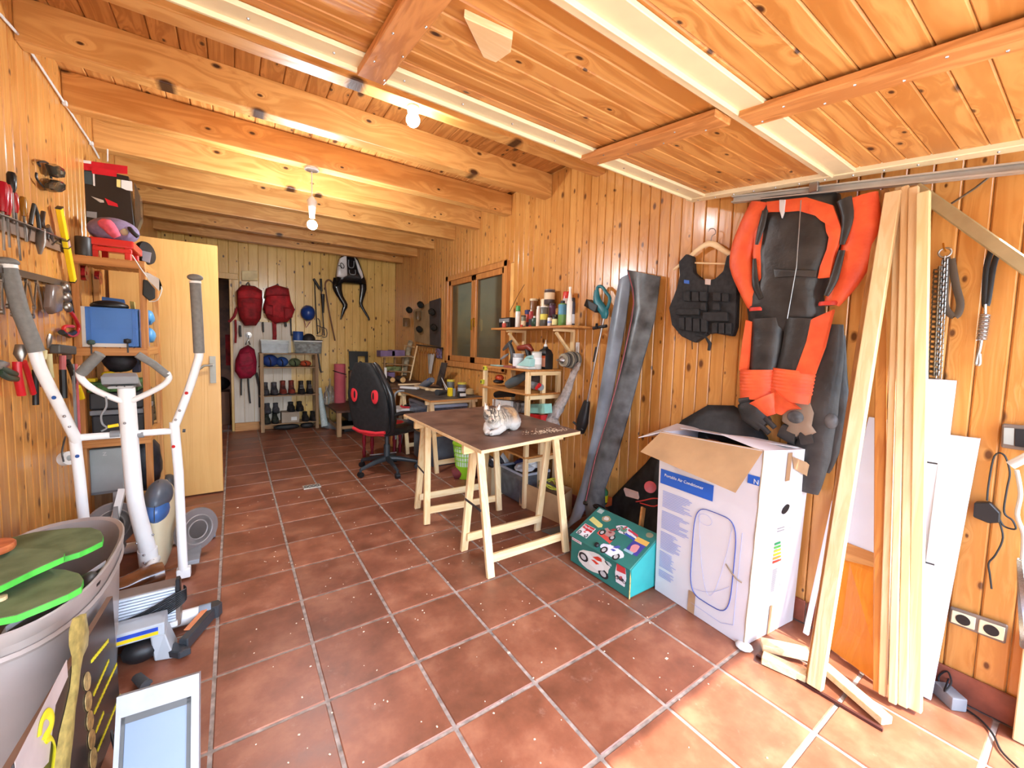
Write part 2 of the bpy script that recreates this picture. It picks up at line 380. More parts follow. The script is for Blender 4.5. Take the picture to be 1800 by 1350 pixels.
# window hole on the right wall
WY0, WY1, WZ0, WZ1 = 2.23, 3.63, 1.03, 2.14
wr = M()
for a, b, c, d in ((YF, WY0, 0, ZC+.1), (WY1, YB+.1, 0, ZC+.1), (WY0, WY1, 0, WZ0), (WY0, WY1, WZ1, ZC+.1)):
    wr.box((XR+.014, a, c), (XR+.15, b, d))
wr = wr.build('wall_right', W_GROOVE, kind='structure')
pw = .078; y = YF+.04
while y < YB:
    segs = [(0.0, ZC)]
    if WY0-pw/2 < y < WY1+pw/2: segs = [(0, WZ0+.03), (WZ1-.03, ZC)]
    for a, b in segs: board(wr, pw-.003, b-a, .014, 'Z-x', W_WALL, (XR+.007, y, a))
    y += pw
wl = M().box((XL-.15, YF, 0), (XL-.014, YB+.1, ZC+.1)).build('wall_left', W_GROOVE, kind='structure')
y = YF+.05
while y < YB:
    board(wl, pw-.004, ZC, .014, 'Z+x', W_WALL, (XL-.007, y, 0)); y += pw
# back wall with a doorway at its left end
DX1, DZ = -.60, 2.10
wb = M()
for a, b, c, d in ((DX1, XR+.15, 0, ZC+.1), (XL-.15, DX1, DZ, ZC+.1)): wb.box((a, YB+.014, c), (b, YB+.12, d))
wb = wb.build('wall_back', W_BACK, kind='structure')
x = XR-.0575
while x > XL:
    a = DZ if x < DX1 else 0
    board(wb, .113, ZC-a, .014, 'Z-y', W_BACK, (x, YB+.007, a)); x -= .115
# ceiling boards run front to back above the beams
cb = M().box((XL-.15, YF-.02, ZC+.014), (XR+.15, YB+.1, ZC+.1)).build('ceiling', W_CEILY, kind='structure')
x = XL+.05
while x < XR:
    board(cb, .112, 2.3, .014, 'Y-z', W_CEILY, (x, YF, ZC+.007)); board(cb, .112, YB-YF-2.3, .014, 'Y-z', W_CEILY, (x, YF+2.301, ZC+.007)); x += .1145
for k, yb in enumerate((-.2, .4, 1.0, 1.61, 2.215, 2.82, 3.44, 4.06, 4.68, 5.3)):
    M().box((XL, yb, 2.57), (XR, yb+.095, ZC)).build('ceiling_beam', W_BEAM, kind='structure', bev=.006)
# front: piers beside and lintel above the opening
fr = M().box((XR-.02, YF-.18, 0), (XR+.15, YF, ZC+.1)).box((XL-.15, YF-.18, 0), (XL+.03, YF, ZC+.1)).box((XL, YF-.18, 2.3), (XR, YF, ZC+.1)).build('wall_front', W_WALL, kind='structure')
# dark passage behind the doorway
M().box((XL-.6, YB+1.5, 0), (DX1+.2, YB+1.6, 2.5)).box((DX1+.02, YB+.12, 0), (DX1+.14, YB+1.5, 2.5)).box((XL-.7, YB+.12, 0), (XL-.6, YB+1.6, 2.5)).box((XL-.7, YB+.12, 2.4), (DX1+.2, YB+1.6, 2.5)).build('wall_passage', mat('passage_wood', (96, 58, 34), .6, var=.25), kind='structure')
M().box((DX1-.005, YB-.012, 0), (DX1+.018, YB+.1, DZ)).box((XL, YB-.025, DZ), (DX1+.07, YB+.1, DZ+.08)).build('trim_1', W_BACK, kind='structure', bev=.004)
# tiled skirting
for nm, a, b in (('baseboard_right', (XR-.012, YF+.01, 0), (XR, YB, 0)),):
    bs = M().box((XR-.004, YF, .0), (XR, YB, .1)).build(nm, GROUT, kind='structure')
    y = YF+.005
    while y < YB-.1:
        o = M().box((XR-.014, y+.003, .002), (XR-.002, min(y+T-.003, YB), .112)).build('tile', SKIRT, bs, bev=.004); y += T
# outside: pale paved apron
pv = M().box((-9, -14, -.14), (9, YF-.26, -.03)).build('ground_outside', mat('pale_paving', (196, 186, 170), .85, var=.1, scale=3), kind='structure')

# window: outer frame, two sashes with glass
wn = thing('window_1', (XR, (WY0+WY1)/2, WZ0), None, None, None, 'structure')
f = M()
for a, b, c, d in ((WY0, WY0+.06, WZ0, WZ1), (WY1-.06, WY1, WZ0, WZ1), (WY0, WY1, WZ0, WZ0+.06), (WY0, WY1, WZ1-.06, WZ1)):
    f.box((XR-.03, a, c), (XR+.1, b, d))
f.build('window_frame', W_FRAMEZ, wn, bev=.004)
ym = (WY0+WY1)/2
GL = mat('window_glass', (96, 84, 62), .08, 0, var=.02, trans=.4, ior=1.3)
for a, b in ((WY0+.06, ym), (ym, WY1-.06)):
    f = M()
    for p, q_, r, s in ((a, a+.055, WZ0+.06, WZ1-.06), (b-.055, b, WZ0+.06, WZ1-.06), (a, b, WZ0+.06, WZ0+.13), (a, b, WZ1-.12, WZ1-.06)):
        f.box((XR-.012, p, r), (XR+.05, q_, s))
    sh = f.build('window_sash', W_FRAMEZ, wn, bev=.004)
    M().box((XR+.015, a+.055, WZ0+.13), (XR+.02, b-.055, WZ1-.12)).build('pane', GL, sh)
M().box((XR-.025, ym-.045, 1.5), (XR-.012, ym-.02, 1.6)).bar((XR-.03, ym-.033, 1.58), (XR-.05, ym-.033, 1.58), .014, .014).bar((XR-.05, ym-.033, 1.585), (XR-.05, ym-.033, 1.46), .016, .01).build('handle', mat('brass', (214, 160, 60), .25, .9), wn)
# room next door seen dimly through the glass
M().box((XR+1.2, 1.6, .6), (XR+1.25, 4.4, 2.6)).build('wall_beyond', mat('beyond_wood', (120, 84, 48), .7, var=.3), kind='structure')

# open interior door leaf
d1 = thing('door_1', (-1.0, 2.97, 0), None, None, None, 'structure')
a0, a1 = PY(380, 430, 2.97).z, .01
M().box((XL+.02, 2.97, .012), (-.695, 3.008, 2.045)).build('door_panel', W_DOOR, d1, bev=.003)
h = M().box((-.765, 2.958, .93), (-.725, 2.97, 1.15)); h.bar((-.745, 2.958, 1.08), (-.745, 2.925, 1.08), .016, .016).tube([(-.745, 2.93, 1.08), (-.8, 2.925, 1.075), (-.845, 2.93, 1.035)], .009)
h.build('handle', mat('satin_silver', (150, 148, 140), .5, .5), d1, smooth=True)

# garage door, parked under the ceiling, its outer edge lower than its inner edge
SL = .127
GY0, GZ0 = .25, 2.15
def gz(y): return GZ0 + SL*(y-GY0)
def GP(px, py):      # pixel -> point of the underside plane of the door
    d = ray(px, py); n = Vector((0, -SL, 1)); p0 = Vector((0, GY0, GZ0)); return CAM + d*((p0-CAM).dot(n)/d.dot(n))
GYE = -2.0
gd = thing('garage_door', (.12, -.87, gz(-.87)), 'timber-lined up-and-over garage door parked open under the ceiling, cream steel frame', 'garage door')
tilt = math.atan(SL)
R_T = Matrix.Translation((0, GY0, GZ0)) @ Matrix.Rotation(tilt, 4, 'X')   # local: x across, y outward negative, z up
LEN = (GY0-GYE)/math.cos(tilt)
gx0, gx1 = XL+.08, 1.585
def lb(x0, x1, s0, s1, z0, z1):     # box in the door's own tilted frame: s measured outward from the inner edge
    return M(R_T).box((x0, -s1, z0), (x1, -s0, z1))
i = 0; s = .01; BM = None
while s < LEN-.01:
    if BM is None:
        o = M(Matrix.Rotation(tilt, 4, 'X'))._add(*[(lambda P: (P, [tuple(range(6)), tuple(range(6, 12))]+[(i, (i+1) % 6, 6+(i+1) % 6, 6+i) for i in range(6)]))([(e, a, b) for e in (0, gx1-gx0-.02) for a, b in ((-.0345, .007), (.0345, .007), (.0345, -.003), (.031, -.007), (-.031, -.007), (-.0345, -.003))])][0]).build('plank', W_DOORX, origin=(0, 0, 0)); BM = o.data; bpy.data.objects.remove(o)
    o = bpy.data.objects.new('plank', BM); COL.objects.link(o); place(o, R_T @ V(gx0+.01, -s-.035, .022), gd); s += .0705
lb(gx0, gx1, 0, LEN, .03, .045).build('outer_skin', CREAM, gd)
for nm, a in (('frame_member', (gx0, gx1, 0, .115)), ('frame_member', (gx0, gx1, .66, .775)), ('frame_member', (gx0, gx1, 1.36, 1.47)), ('frame_member', (gx0, gx1, LEN-.1, LEN))):
    m_ = lb(a[0], a[1], a[2], a[3], 0, .014); m_.box((a[0], -a[2]-.03, .0), (a[1], -a[2], .04)) if False else None
    m_.box((a[0]+.03, -a[2]-.04, -.012), (a[1]-.062, -a[2]-.034, .014)); m_.build(nm, CREAM, gd, bev=.002)
lb(gx1-.062, gx1, 0, LEN, -.004, .03).build('side_member', CREAM, gd, bev=.003)
lb(gx0, gx0+.06, 0, LEN, -.004, .03).build('side_member', CREAM, gd, bev=.003)
sm = M(R_T)
for k in range(22):
    s = .06+k*.1
    sm.ball((gx1-.035, -s, -.005), .0045, 6, 4)
for k in range(14): sm.ball((gx0+.1+k*.21, -.075, -.001), .004, 6, 4)
sm.build('screw_heads', STEEL, gd, kind='stuff')
# battens across the boards
for x0, x1, s0, s1 in ((.68, .775, .03, .655), (.735, .83, .70, LEN-.05), (-.27, -.185, .03, .64), (-.27, -.185, .78, LEN-.05)):
    b_ = M(R_T).box((x0, -s1, -.018), (x1, -s0, .006)).build('batten', W_BAT, gd, bev=.003)
    q = M(R_T); n = int((s1-s0)/.085)
    for k in range(n): q.ball((x0+(.02 if k % 2 else .075), -s0-.04-k*.085, -.0185), .0035, 6, 4)
    q.build('nail_heads', STEEL, b_, kind='stuff')
q = [GP(815, 27), GP(901, 66), GP(898, 90), GP(872, 108), GP(850, 99)]
n_ = V(0, -SL, 1).normalized()
M().slab([p - n_*.004 for p in q], n_*.02).build('wood_offcut', W_PALEX, gd, bev=.002)
# track and strut on the right
rl = thing('door_track', (1.61, -.6, 1.95), 'aluminium guide rail with a diagonal strut along the right end of the garage door', 'rail')
a, b = PX(1290, 352, 1.6), PX(1800, 296, 1.6); d = (b-a).normalized(); b = a+d*1.12
M().bar(a, b, .034, .012, (0, 0, 1)).bar(a+V(-.012, 0, .014), b+V(-.012, 0, .014), .006, .03, (0, 0, 1)).bar(a+V(-.012, 0, -.014), b+V(-.012, 0, -.014), .006, .03, (0, 0, 1)).build('rail', ALU, rl)
c = a+d*.38
M().box(c+V(-.04, -.018, -.012), c+V(-.02, .018, .05)).build('bracket', STEEL, rl, bev=.003)
M().bar(PX(1607, 330, 1.578), PX(1830, 488, 1.578), .042, .02, (0, 0, 1)).build('strut', mat('strut_steel', (176, 160, 122), .4, .5), rl, bev=.004)
# side arm and spring by the right jamb
sa = thing('door_spring', (1.6, -1.08, .2), 'coiled steel counterbalance spring with a grey lever arm at the right jamb', 'spring')
p = [PX(1776, 818, 1.58), PX(1800, 806, 1.58), PX(1830, 790, 1.58)]
M().tube(p, .014, 8, flat=.5).build('lever', ALU, sa, smooth=True)
M().tube([PX(1787, 826, 1.58), PX(1794, 868, 1.58), PX(1788, 905, 1.58), PX(1799, 940, 1.58), PX(1797, 985, 1.58)], .006, 8, smooth=4).build('link_rod', ALU, sa, smooth=True)
a, b = PX(1797, 985, 1.58), PX(1803, 1140, 1.58); m_ = M(); P = []
for k in range(480):
    t = k/479; P.append(a.lerp(b, t)+V(math.cos(k*1.05)*.012, math.sin(k*1.05)*.012, 0))
m_.tube(P, .0025, 4).build('coil', STEEL, sa)
M().box((1.58, -1.125, 0), (XR, -1.07, .36)).build('trim_2', W_PALE, kind='structure', bev=.003)

# ------------------------------------------------------------------ leaning timber by the right wall
TG = 'planed battens leaning on the right wall'
def lean(px_b, px_t, xt, wd, th, m, label, side=(0, 1, 0), zb=.0, group=TG, name='timber_batten'):
    a = PZ(*px_b, zb+.002); b = PX(*px_t, xt)
    return M().bar(a+V(0, 0, .012), b, wd, th, side).build(name, m, None, label, 'timber', group, bev=.003)
lean((1425, 1199), (1556, 336), 1.615, .028, .04, wood('brown_batten', (190, 140, 80), (150, 100, 52), rough=.5), 'brownish batten with a dark knot, leftmost of the timbers leaning on the right wall')
lean((1432, 1212), (1571, 338), 1.56, .05, .03, W_PALE, 'wide pale batten, slanting most, second from left of the leaning timbers', (0, 1, 0))
lean((1545, 1222), (1549, 470), 1.59, .035, .014, wood('orange_strip', (206, 140, 66), (176, 108, 44), rough=.45), 'thin orange-brown strip standing nearly upright between the pale battens')
lean((1551, 1226), (1580, 330), 1.60, .021, .026, W_PALE, 'narrow pale batten just right of the thin orange-brown strip')
lean((1569, 1240), (1592, 328), 1.575, .023, .026, W_PALE, 'square pale batten in the middle of the upright bundle')
lean((1587, 1246), (1607, 329), 1.55, .027, .022, W_PALE, 'pale batten, second from right in the upright bundle')
o = lean((1608, 1253), (1624, 338), 1.515, .036, .026, wood('cream_batten', (240, 222, 176), (220, 194, 138), rough=.5, knots=.8), 'cream batten with two dark screws, rightmost of the upright bundle')
for q in ((1627, 812), (1622, 987)):
    p = PX(*q, 1.5); M().cone(p, p+V(.004, -.03, 0), .003, n=6).build('screw', BLACK, o)
# white melamine panels
MEL = mat('white_melamine', (204, 202, 206), .35, var=.02)
def panel(P, name, lab, m=MEL, grp='white panels behind the leaning timbers', off=(.014, 0, 0)):
    return M().slab(P, off).build(name, m, None, lab, 'panel', grp, bev=.001)
panel([PX(1617, 664, 1.64), PX(1681, 669, 1.64), V(1.6, -.835, .01), V(1.59, -.76, .01)], 'melamine_panel', 'tall narrow white panel reaching up behind the upright battens')
panel([PX(1655, 763, 1.635), PX(1723, 771, 1.635), PZ(1637, 1231)+V(-.01, 0, .004), PZ(1600, 1212)+V(-.01, 0, .004)], 'melamine_panel', 'long white panel with its foot in the sunlight, right of the upright battens')
panel([PX(1527, 733, 1.64), PX(1560, 738, 1.64), PX(1560, 985, 1.6), PX(1468, 955, 1.6)], 'melamine_panel', 'wide white panel seen between the slanting battens', off=(.01, 0, 0))
panel([PX(1610, 757, 1.61), PX(1632, 762, 1.61), PX(1618, 850, 1.6), PX(1596, 850, 1.6)], 'melamine_panel', 'small white board with a brown edge behind the cream batten', off=(.01, 0, 0))
panel([PX(1462, 880, 1.62), PX(1470, 880, 1.62), PX(1420, 1118, 1.5), PX(1411, 1112, 1.5)], 'melamine_panel', 'thin white board edge just left of the brownish batten')
# cabinet door
cbd = thing('cabinet_door', (1.52, -.66, .02), 'orange varnished cabinet door leaning behind the battens', 'cabinet door')
A, B, C_, D = PX(1480, 950, 1.6), PX(1552, 978, 1.6), PZ(1545, 1224)+V(.05, 0, .01), PZ(1448, 1150)+V(.05, 0, .01)
M().slab([A, B, C_, D], (.014, 0, 0)).build('door_panel', wood('orange_veneer', (232, 152, 48), (206, 120, 28), rough=.35, knots=.1, kth=.001, grain=.4), cbd)
M().slab([A+V(-.006, 0, 0), B+V(-.006, 0, 0), B.lerp(C_, .1)+V(-.006, 0, 0), A.lerp(D, .17)+V(-.006, 0, 0)], (.02, 0, 0)).build('door_rail', W_SHELFY, cbd)
# scraps on the floor
M().bar(PZ(1338, 1132, .03), PZ(1422, 1150, .04), .06, .03, (1, .4, 0)).build('wood_block', W_PALEX, None, 'short pale board end lying behind the white carton foot', 'wood', bev=.003)
M().bar(PZ(1340, 1155, .02), PZ(1418, 1190, .02), .05, .035, (1, .3, 0)).build('wood_block', W_PALEX, None, 'pale board in the sun between the carton and the leaning timbers', 'wood', bev=.003)
M().bar(PZ(1440, 1165, .03), PZ(1560, 1268, .025), .045, .03, (1, .3, 0)).build('wood_block', W_PALEX, None, 'rough pale board lying along the feet of the leaning timbers', 'wood', bev=.003)
M().bar(PZ(1330, 1152, .006), PZ(1552, 1283, .006), .012, .01, (0, 1, 0)).build('steel_strip', mat('dark_strip', (70, 34, 28), .5), None, 'thin dark metal strip on the sunlit tiles before the timbers', 'strip')
# wall pieces on the right
sk = thing('wall_socket', (1.65, -.95, .35), 'cream double wall socket low on the right wall', 'socket')
def patch(px, py, x, nx=None):
    return PX(px, py, x)
a = PX(1673, 1082, 1.655); b = PX(1772, 1112, 1.655)
zc = .405; 
zt = PX(1720, 1080, 1.65).z
P = [PX(1671, 1064, 1.65), PX(1773, 1098, 1.65), PX(1768, 1131, 1.65), PX(1668, 1092, 1.65)]
M().slab(P, (-.012, 0, 0)).build('plate', mat('socket_brown', (120, 104, 92), .4), sk, bev=.004)
cen = [sum(((1-t)*P[0][i]+t*P[1][i] for _ in (0,)), 0) for i in range(3) for t in (.5,)]
for t in (.26, .75):
    top = P[0].lerp(P[1], t); bot = P[3].lerp(P[2], t); c = (top+bot)/2; hw = (P[1]-P[0])*.215; hh = (top-bot)*.36
    in_ = M().slab([c-hw+hh, c+hw+hh, c+hw-hh, c-hw-hh], (-.006, 0, 0)); 
    for v in in_.bm.verts: v.co.x -= .012
    f_ = in_.build('insert', mat('socket_cream', (226, 206, 168), .4), sk, bev=.002)
    M().cone(c+V(-.0185, 0, 0), c+V(-.0195, 0, 0), .019, n=20).cone(c+V(-.019, .006, 0), c+V(-.0205, .006, 0), .0025, n=8).cone(c+V(-.019, -.006, 0), c+V(-.0205, -.006, 0), .0025, n=8).build('socket_well', BLACK, f_)
th = thing('wall_thermostat', (1.65, -1.05, .95), 'framed grey wall thermostat cut by the right edge of the picture', 'thermostat')
P = [PX(1762, 744, 1.65), PX(1830, 750, 1.65), PX(1828, 796, 1.65), PX(1760, 786, 1.65)]
M().slab(P, (-.012, 0, 0)).build('plate', mat('socket_brown', (120, 104, 92), .4), th, bev=.004)
P2 = [p+V(-.013, 0, 0) for p in (PX(1766, 751, 1.65), PX(1784, 752, 1.65), PX(1783, 782, 1.65), PX(1765, 779, 1.65))]
M().slab(P2, (-.004, 0, 0)).build('screen', mat('lcd', (170, 176, 170), .2), th)
P2 = [p+V(-.013, 0, 0) for p in (PX(1786, 753, 1.65), PX(1825, 756, 1.65), PX(1823, 789, 1.65), PX(1785, 783, 1.65))]
M().slab(P2, (-.006, 0, 0)).build('dial', BLACK, th)
ad_ = thing('power_adapter', (1.65, -.93, .75), 'black power adapter with dangling cord above the double socket', 'adapter')
P = [PX(1715, 881, 1.65), PX(1742, 881, 1.65), PX(1760, 899, 1.65), PX(1759, 916, 1.65), PX(1740, 917, 1.65), PX(1713, 906, 1.65)]
M().slab(P, (-.03, 0, 0)).build('housing', BLACK, ad_, bev=.003)
M().tube([PX(a, b, 1.64) for a, b in ((1735, 880), (1738, 850), (1748, 802), (1765, 800), (1775, 830), (1770, 860), (1765, 900), (1780, 915), (1785, 930), (1765, 925), (1755, 910), (1763, 945), (1750, 975), (1738, 990), (1740, 1010), (1743, 1035))], .003, 6, smooth=5).build('cord', BLACK, ad_, smooth=True)
ps = M().bar(PZ(1652, 1208, .025), PZ(1687, 1240, .025), .05, .05, (0, 0, 1)).build('power_strip', GREY, None, 'grey power strip on the floor at the foot of the right wall', 'power strip', bev=.005)
M().tube([PZ(a, b, .006) for a, b in ((1687, 1240), (1720, 1262), (1745, 1290), (1760, 1320), (1790, 1350))], .0035, 6, smooth=5).build('floor_cable', BLACK, None, 'thin dark cable running from the power strip across the sunlit tiles', 'cable', smooth=True)
M().tube([PZ(a, b, c) for a, b, c in ((1655, 1208, .03), (1650, 1190, .06), (1665, 1180, .1), (1672, 1200, .08), (1660, 1215, .05), (1668, 1192, .07))], .003, 6, smooth=5).build('tangled_cable', BLACK, None, 'tangle of thin black wire above the grey power strip', 'cable', smooth=True)
# chain collar with strap, spring lead
cc = thing('chain_leash', (1.64, -.8, 1.2), 'long steel chain collar with a brown strap hanging on a hook', 'leash')
def ringpts(c, r, ax='x', n=16): return [c+V(0, math.cos(6.2832*k/n)*r, math.sin(6.2832*k/n)*r) for k in range(n+1)]
c = PX(1661, 444, 1.62); M().tube(ringpts(c, .017), .0035, 8, caps=False).build('ring', STEEL, cc, smooth=True)
M().tube([PX(1658, 428, 1.645), PX(1659, 436, 1.61), PX(1662, 442, 1.6)], .003, 6).build('hook', mat('brass', (214, 160, 60), .25, .9), cc)
def chain(a, b, n, r, t, wdt=1.0):
    m_ = M()
    for k in range(n):
        p = a.lerp(b, (k+.5)/n); L = (b-a).length/n*.75
        off = V(0, r, 0) if k % 2 else V(r*.7, r*.2, 0)
        m_.tube([p+off-V(0, 0, L), p+off*wdt+V(0, 0, L), p-off*wdt+V(0, 0, L), p-off-V(0, 0, L), p+off-V(0, 0, L)], t, 4)
    return m_
CH = mat('old_chain', (120, 108, 92), .4, .8, var=.25)
chain(PX(1651, 470, 1.63), PX(1641, 664, 1.63), 44, .014, .0032).build('chain', CH, cc, kind='stuff')
chain(PX(1661, 452, 1.62), PX(1650, 664, 1.62), 40, .007, .0024).build('chain', STEEL, cc, kind='stuff')
M().tube([PX(a, b, 1.635) for a, b in ((1664, 452), (1660, 520), (1664, 545), (1680, 556), (1688, 535), (1680, 500), (1672, 455))], .011, 8, flat=.25, up=(0, 1, 0), smooth=5).build('strap', mat('strap_brown', (74, 62, 50), .6), cc, smooth=True)
sl_ = thing('spring_leash', (1.64, -.95, 1.3), 'short black strap with a coiled spring and snap hook on the right wall', 'leash')
M().tube([PX(a, b, 1.635) for a, b in ((1756, 440), (1746, 470), (1736, 532), (1731, 530), (1734, 470), (1745, 435))], .008, 8, flat=.35, up=(0, 1, 0), smooth=4).build('strap', BLACK, sl_, smooth=True)
a, b = PX(1732, 552, 1.63), PX(1725, 598, 1.63); P = [a.lerp(b, k/150)+V(math.cos(k*.6)*.012, math.sin(k*.6)*.012, 0) for k in range(151)]
M().tube(P, .0025, 5).build('spring', STEEL, sl_)
M().tube([PX(1732, 535, 1.63), a], .004, 6).build('link', STEEL, sl_)
M().tube([b, PX(1722, 615, 1.63), PX(1718, 628, 1.63), PX(1716, 640, 1.63), PX(1722, 640, 1.63), PX(1722, 622, 1.63)], .005, 6, smooth=3).build('snap_hook', STEEL, sl_, smooth=True)
M().tube([PX(1672, 358, 1.64), PX(1700, 340, 1.64), PX(1715, 330, 1.64), PX(1740, 310, 1.64)], .004, 6).build('wall_hook', CH, None, 'bent wire hook stuck in the boards below the diagonal strut', 'hook')
def mpp(p): return (Vector(p)-CAM).dot(FW)/F_PX      # metres per photograph pixel at a point
# ------------------------------------------------------------------ tall white carton
def face_pt(O, R_, U_): return lambda a, b, h=0: O + R_*a + U_*b + R_.cross(U_).normalized()*h
bx = thing('appliance_carton', (1.45, -.1, 0), 'tall white printed carton with open brown flap beside the green chest', 'box')
WC = mat('white_carton', (208, 203, 202), .6, var=.03, scale=3)
INK = mat('blue_ink', (60, 80, 150), .6, var=.02); INKL = mat('pale_blue_print', (150, 160, 205), .6, var=.05); BLU = mat('label_blue', (40, 92, 180), .5, var=.02)
X0, X1, Y0, Y1 = 1.245, 1.655, -.345, .135
P = [V(1.236, -.343, .003), V(1.625, -.385, .003), V(X1-.02, Y1-.02, .003), V(1.27, Y1, .003)]
TP = [V(1.248, -.365, .885), V(1.628, -.405, .855), V(X1-.025, Y1+.01, .85), V(1.268, Y1+.015, .865)]
m_ = M(); t_ = .006
n4 = 4
m_._add(P+TP, [(3, 2, 1, 0), (0, 1, 5, 4), (1, 2, 6, 5), (2, 3, 7, 6), (3, 0, 4, 7)])
m_.build('carton_body', WC, bx, solid=.006)
A, B = TP[0], TP[3]      # top edge of the long side that faces the room
M().slab([A, B, B+V(-.105, .045, -.105), A+V(-.15, .03, -.165)], (.004, 0, .003)).build('flap', CARD, bx)
A2, B2, C2, D2 = TP
M().slab([A2, B2, B2+V(-.04, .24, .012), A2+V(.03, .20, .03)], (0, 0, -.004)).build('flap', WC, bx)
M().slab([B2+V(0, .02, -.004), C2+V(0, 0, -.004), C2+V(-.23, -.02, .03), B2+V(-.18, .03, .03)], (0, 0, -.004)).build('flap', WC, bx)
M().slab([C2, D2, D2+V(-.03, .12, -.05), C2+V(-.03, .13, .01)], (0, 0, -.004)).build('flap', WC, bx)
M().box((1.29, -.28, .5), (1.60, .08, .76)).build('white_packing', PAPER, bx, bev=.02)
for a in ((1.4, -.1), (1.5, .0)): M().ball((a[0], a[1], .76), (.1, .09, .07)).build('orange_bundle', mat('orange_cloth', (210, 110, 90), .8), bx, smooth=True)
# printing on the long face: u runs from its far corner to its near corner, v up
O = P[3]; R_ = (P[0]-P[3]); U_ = (TP[3]-P[3]); W_, H_ = R_.length, U_.length
R1 = R_.normalized(); U1 = (U_ - R1*U_.dot(R1)).normalized()
f = lambda u, v, h=.0042: O + R1*u*W_ + (U1.lerp((TP[0]-P[0]).normalized(), u))*v*H_ + R1.cross(U1)*h
if R1.cross(U1).x > 0: f = lambda u, v, h=.0042: O + R1*u*W_ + (U1.lerp((TP[0]-P[0]).normalized(), u))*v*H_ - R1.cross(U1)*h
def quad(m_, u0, v0, u1, v1, h=.0042): return m_._add([f(u0, v0, h), f(u1, v0, h), f(u1, v1, h), f(u0, v1, h)], [(0, 1, 2, 3)])
quad(M(), .0, .685, .60, .775).build('blue_banner', BLU, bx)
TXT('Portable Air Conditioner', f(.05, .735, .005), R1, U1, .022, PAPER, bx)
quad(M(), .9, .845, 1.0, .89).build('blue_banner', BLU, bx)
TXT('N', f(.95, .85, .005), R1, U1, .03, PAPER, bx)
m_ = M()
for blk, (v0, n, w0) in enumerate(((.64, 11, .36), (.515, 12, .34), (.385, 12, .26), (.26, 11, .22), (.14, 5, .2))):
    for k in range(n):
        quad(m_, .04, v0-k*.0095, .04+w0*random.uniform(.6, 1), v0-k*.0095+.0042)
m_.build('printed_text', INKL, bx, kind='stuff')
loop = []
cx, cy, hw, hh, rr = .64, .37, .215, .26, .1
for k in range(40):
    t = 6.2832*k/40; c_, s_ = math.cos(t), math.sin(t); e = 2/4.5
    loop.append((cx+hw*math.copysign(abs(c_)**e, c_), cy+hh*math.copysign(abs(s_)**e, s_)))
loop.append(loop[0])
M().tube([f(a, b, .005) for a, b in loop], .0022, 5, caps=False).build('printed_outline', INK, bx)
m_ = M()
m_.tube([f(cx-.17+.34*k/16, cy+.24-.5*math.sin(math.pi*k/16)**.8*.9, .0045) for k in range(17)], .0007, 4)
m_.tube([f(cx-.19+.38*k/16, cy-.22+.12*(k/16)**2-.0*k, .0045) for k in range(17)], .0007, 4)
m_.tube([f(cx+.05+.07*math.cos(6.28*k/16)-.15, cy+.2+.03*math.sin(6.28*k/16), .0045) for k in range(17)], .0007, 4)
m_.tube([f(.9, .08+.5*k, .0045) for k in range(2)], .0009, 4).tube([f(.45, .06, .0045), f(.78, .05, .0045), f(.9, .08, .0045)], .0009, 4)
m_.build('printed_drawing', INKL, bx, kind='stuff')
quad(M(), .42, .0, .5, .125, .005).build('tape', mat('brown_tape', (176, 140, 104), .3), bx)
M().tube([f(.78, .38, .004), f(.84, .35, .006), f(.9, .33, .008), f(.94, .325, .005)], .004, 5, flat=.5).build('tear', mat('torn_card', (150, 130, 105), .9), bx)
# near end face
O2 = P[0]; R2 = (P[1]-P[0]); R2n = R2.normalized(); W2 = R2.length; U2n = (TP[0]-P[0]).normalized()
f2 = lambda u, v, h=.0045: O2 + R2n*u*W2 + U2n*v*H_ + V(0, -1, 0)*h
def q2(m_, u0, v0, u1, v1, h=.0045): return m_._add([f2(u0, v0, h), f2(u1, v0, h), f2(u1, v1, h), f2(u0, v1, h)], [(0, 1, 2, 3)])
for k, c in enumerate(((40, 150, 90), (80, 170, 70), (180, 200, 60), (240, 210, 50), (235, 150, 50), (220, 70, 50))):
    q2(M(), .40, .50-.02*k, .52+.012*k, .512-.02*k).build('energy_bar', mat('energy%d' % k, c, .5, var=.02), bx)
m_ = M()
for k in range(16): q2(m_, .42, .36-k*.008, .5+random.random()*.2, .363-k*.008)
q2(m_, .42, .57, .7, .574); q2(m_, .42, .585, .66, .589)
m_.build('printed_text', mat('grey_print', (150, 148, 150), .6), bx, kind='stuff')
M().slab([f2(.43+.075*math.cos(6.28*k/16)+.12, .685+.022*math.sin(6.28*k/16)+.01*math.cos(6.28*k/16), .0035) for k in range(16)], (0, -.002, 0)).build('hand_hole', BLACK, bx)
q2(M(), .47, .84, .56, .99, .005).build('tape', mat('brown_tape', (176, 140, 104), .3), bx)
M()._add([f2(.55, .97, .006), f2(.8, .93, .02), f2(1.0, .86, .035), f2(1.0, .8, .03), f2(.9, .84, .02), f2(.62, .9, .006)], [(0, 1, 2, 3, 4, 5)]).build('loose_tape', mat('brown_tape', (176, 140, 104), .3), bx, solid=.001)
q2(M(), .44, .0, .5, .16, .005).build('tape', mat('brown_tape', (176, 140, 104), .3), bx)
M().tube([P[0].lerp(TP[0], k/14)+V(-.002+.002*math.sin(k*2.1), -.003, 0) for k in range(15)], .003, 5).build('worn_edge', mat('torn_card', (150, 130, 105), .9), bx)
M().ball(P[0]+V(-.01, -.01, .01), (.035, .035, .012), 10, 6).build('crushed_corner', PAPER, bx, smooth=True)

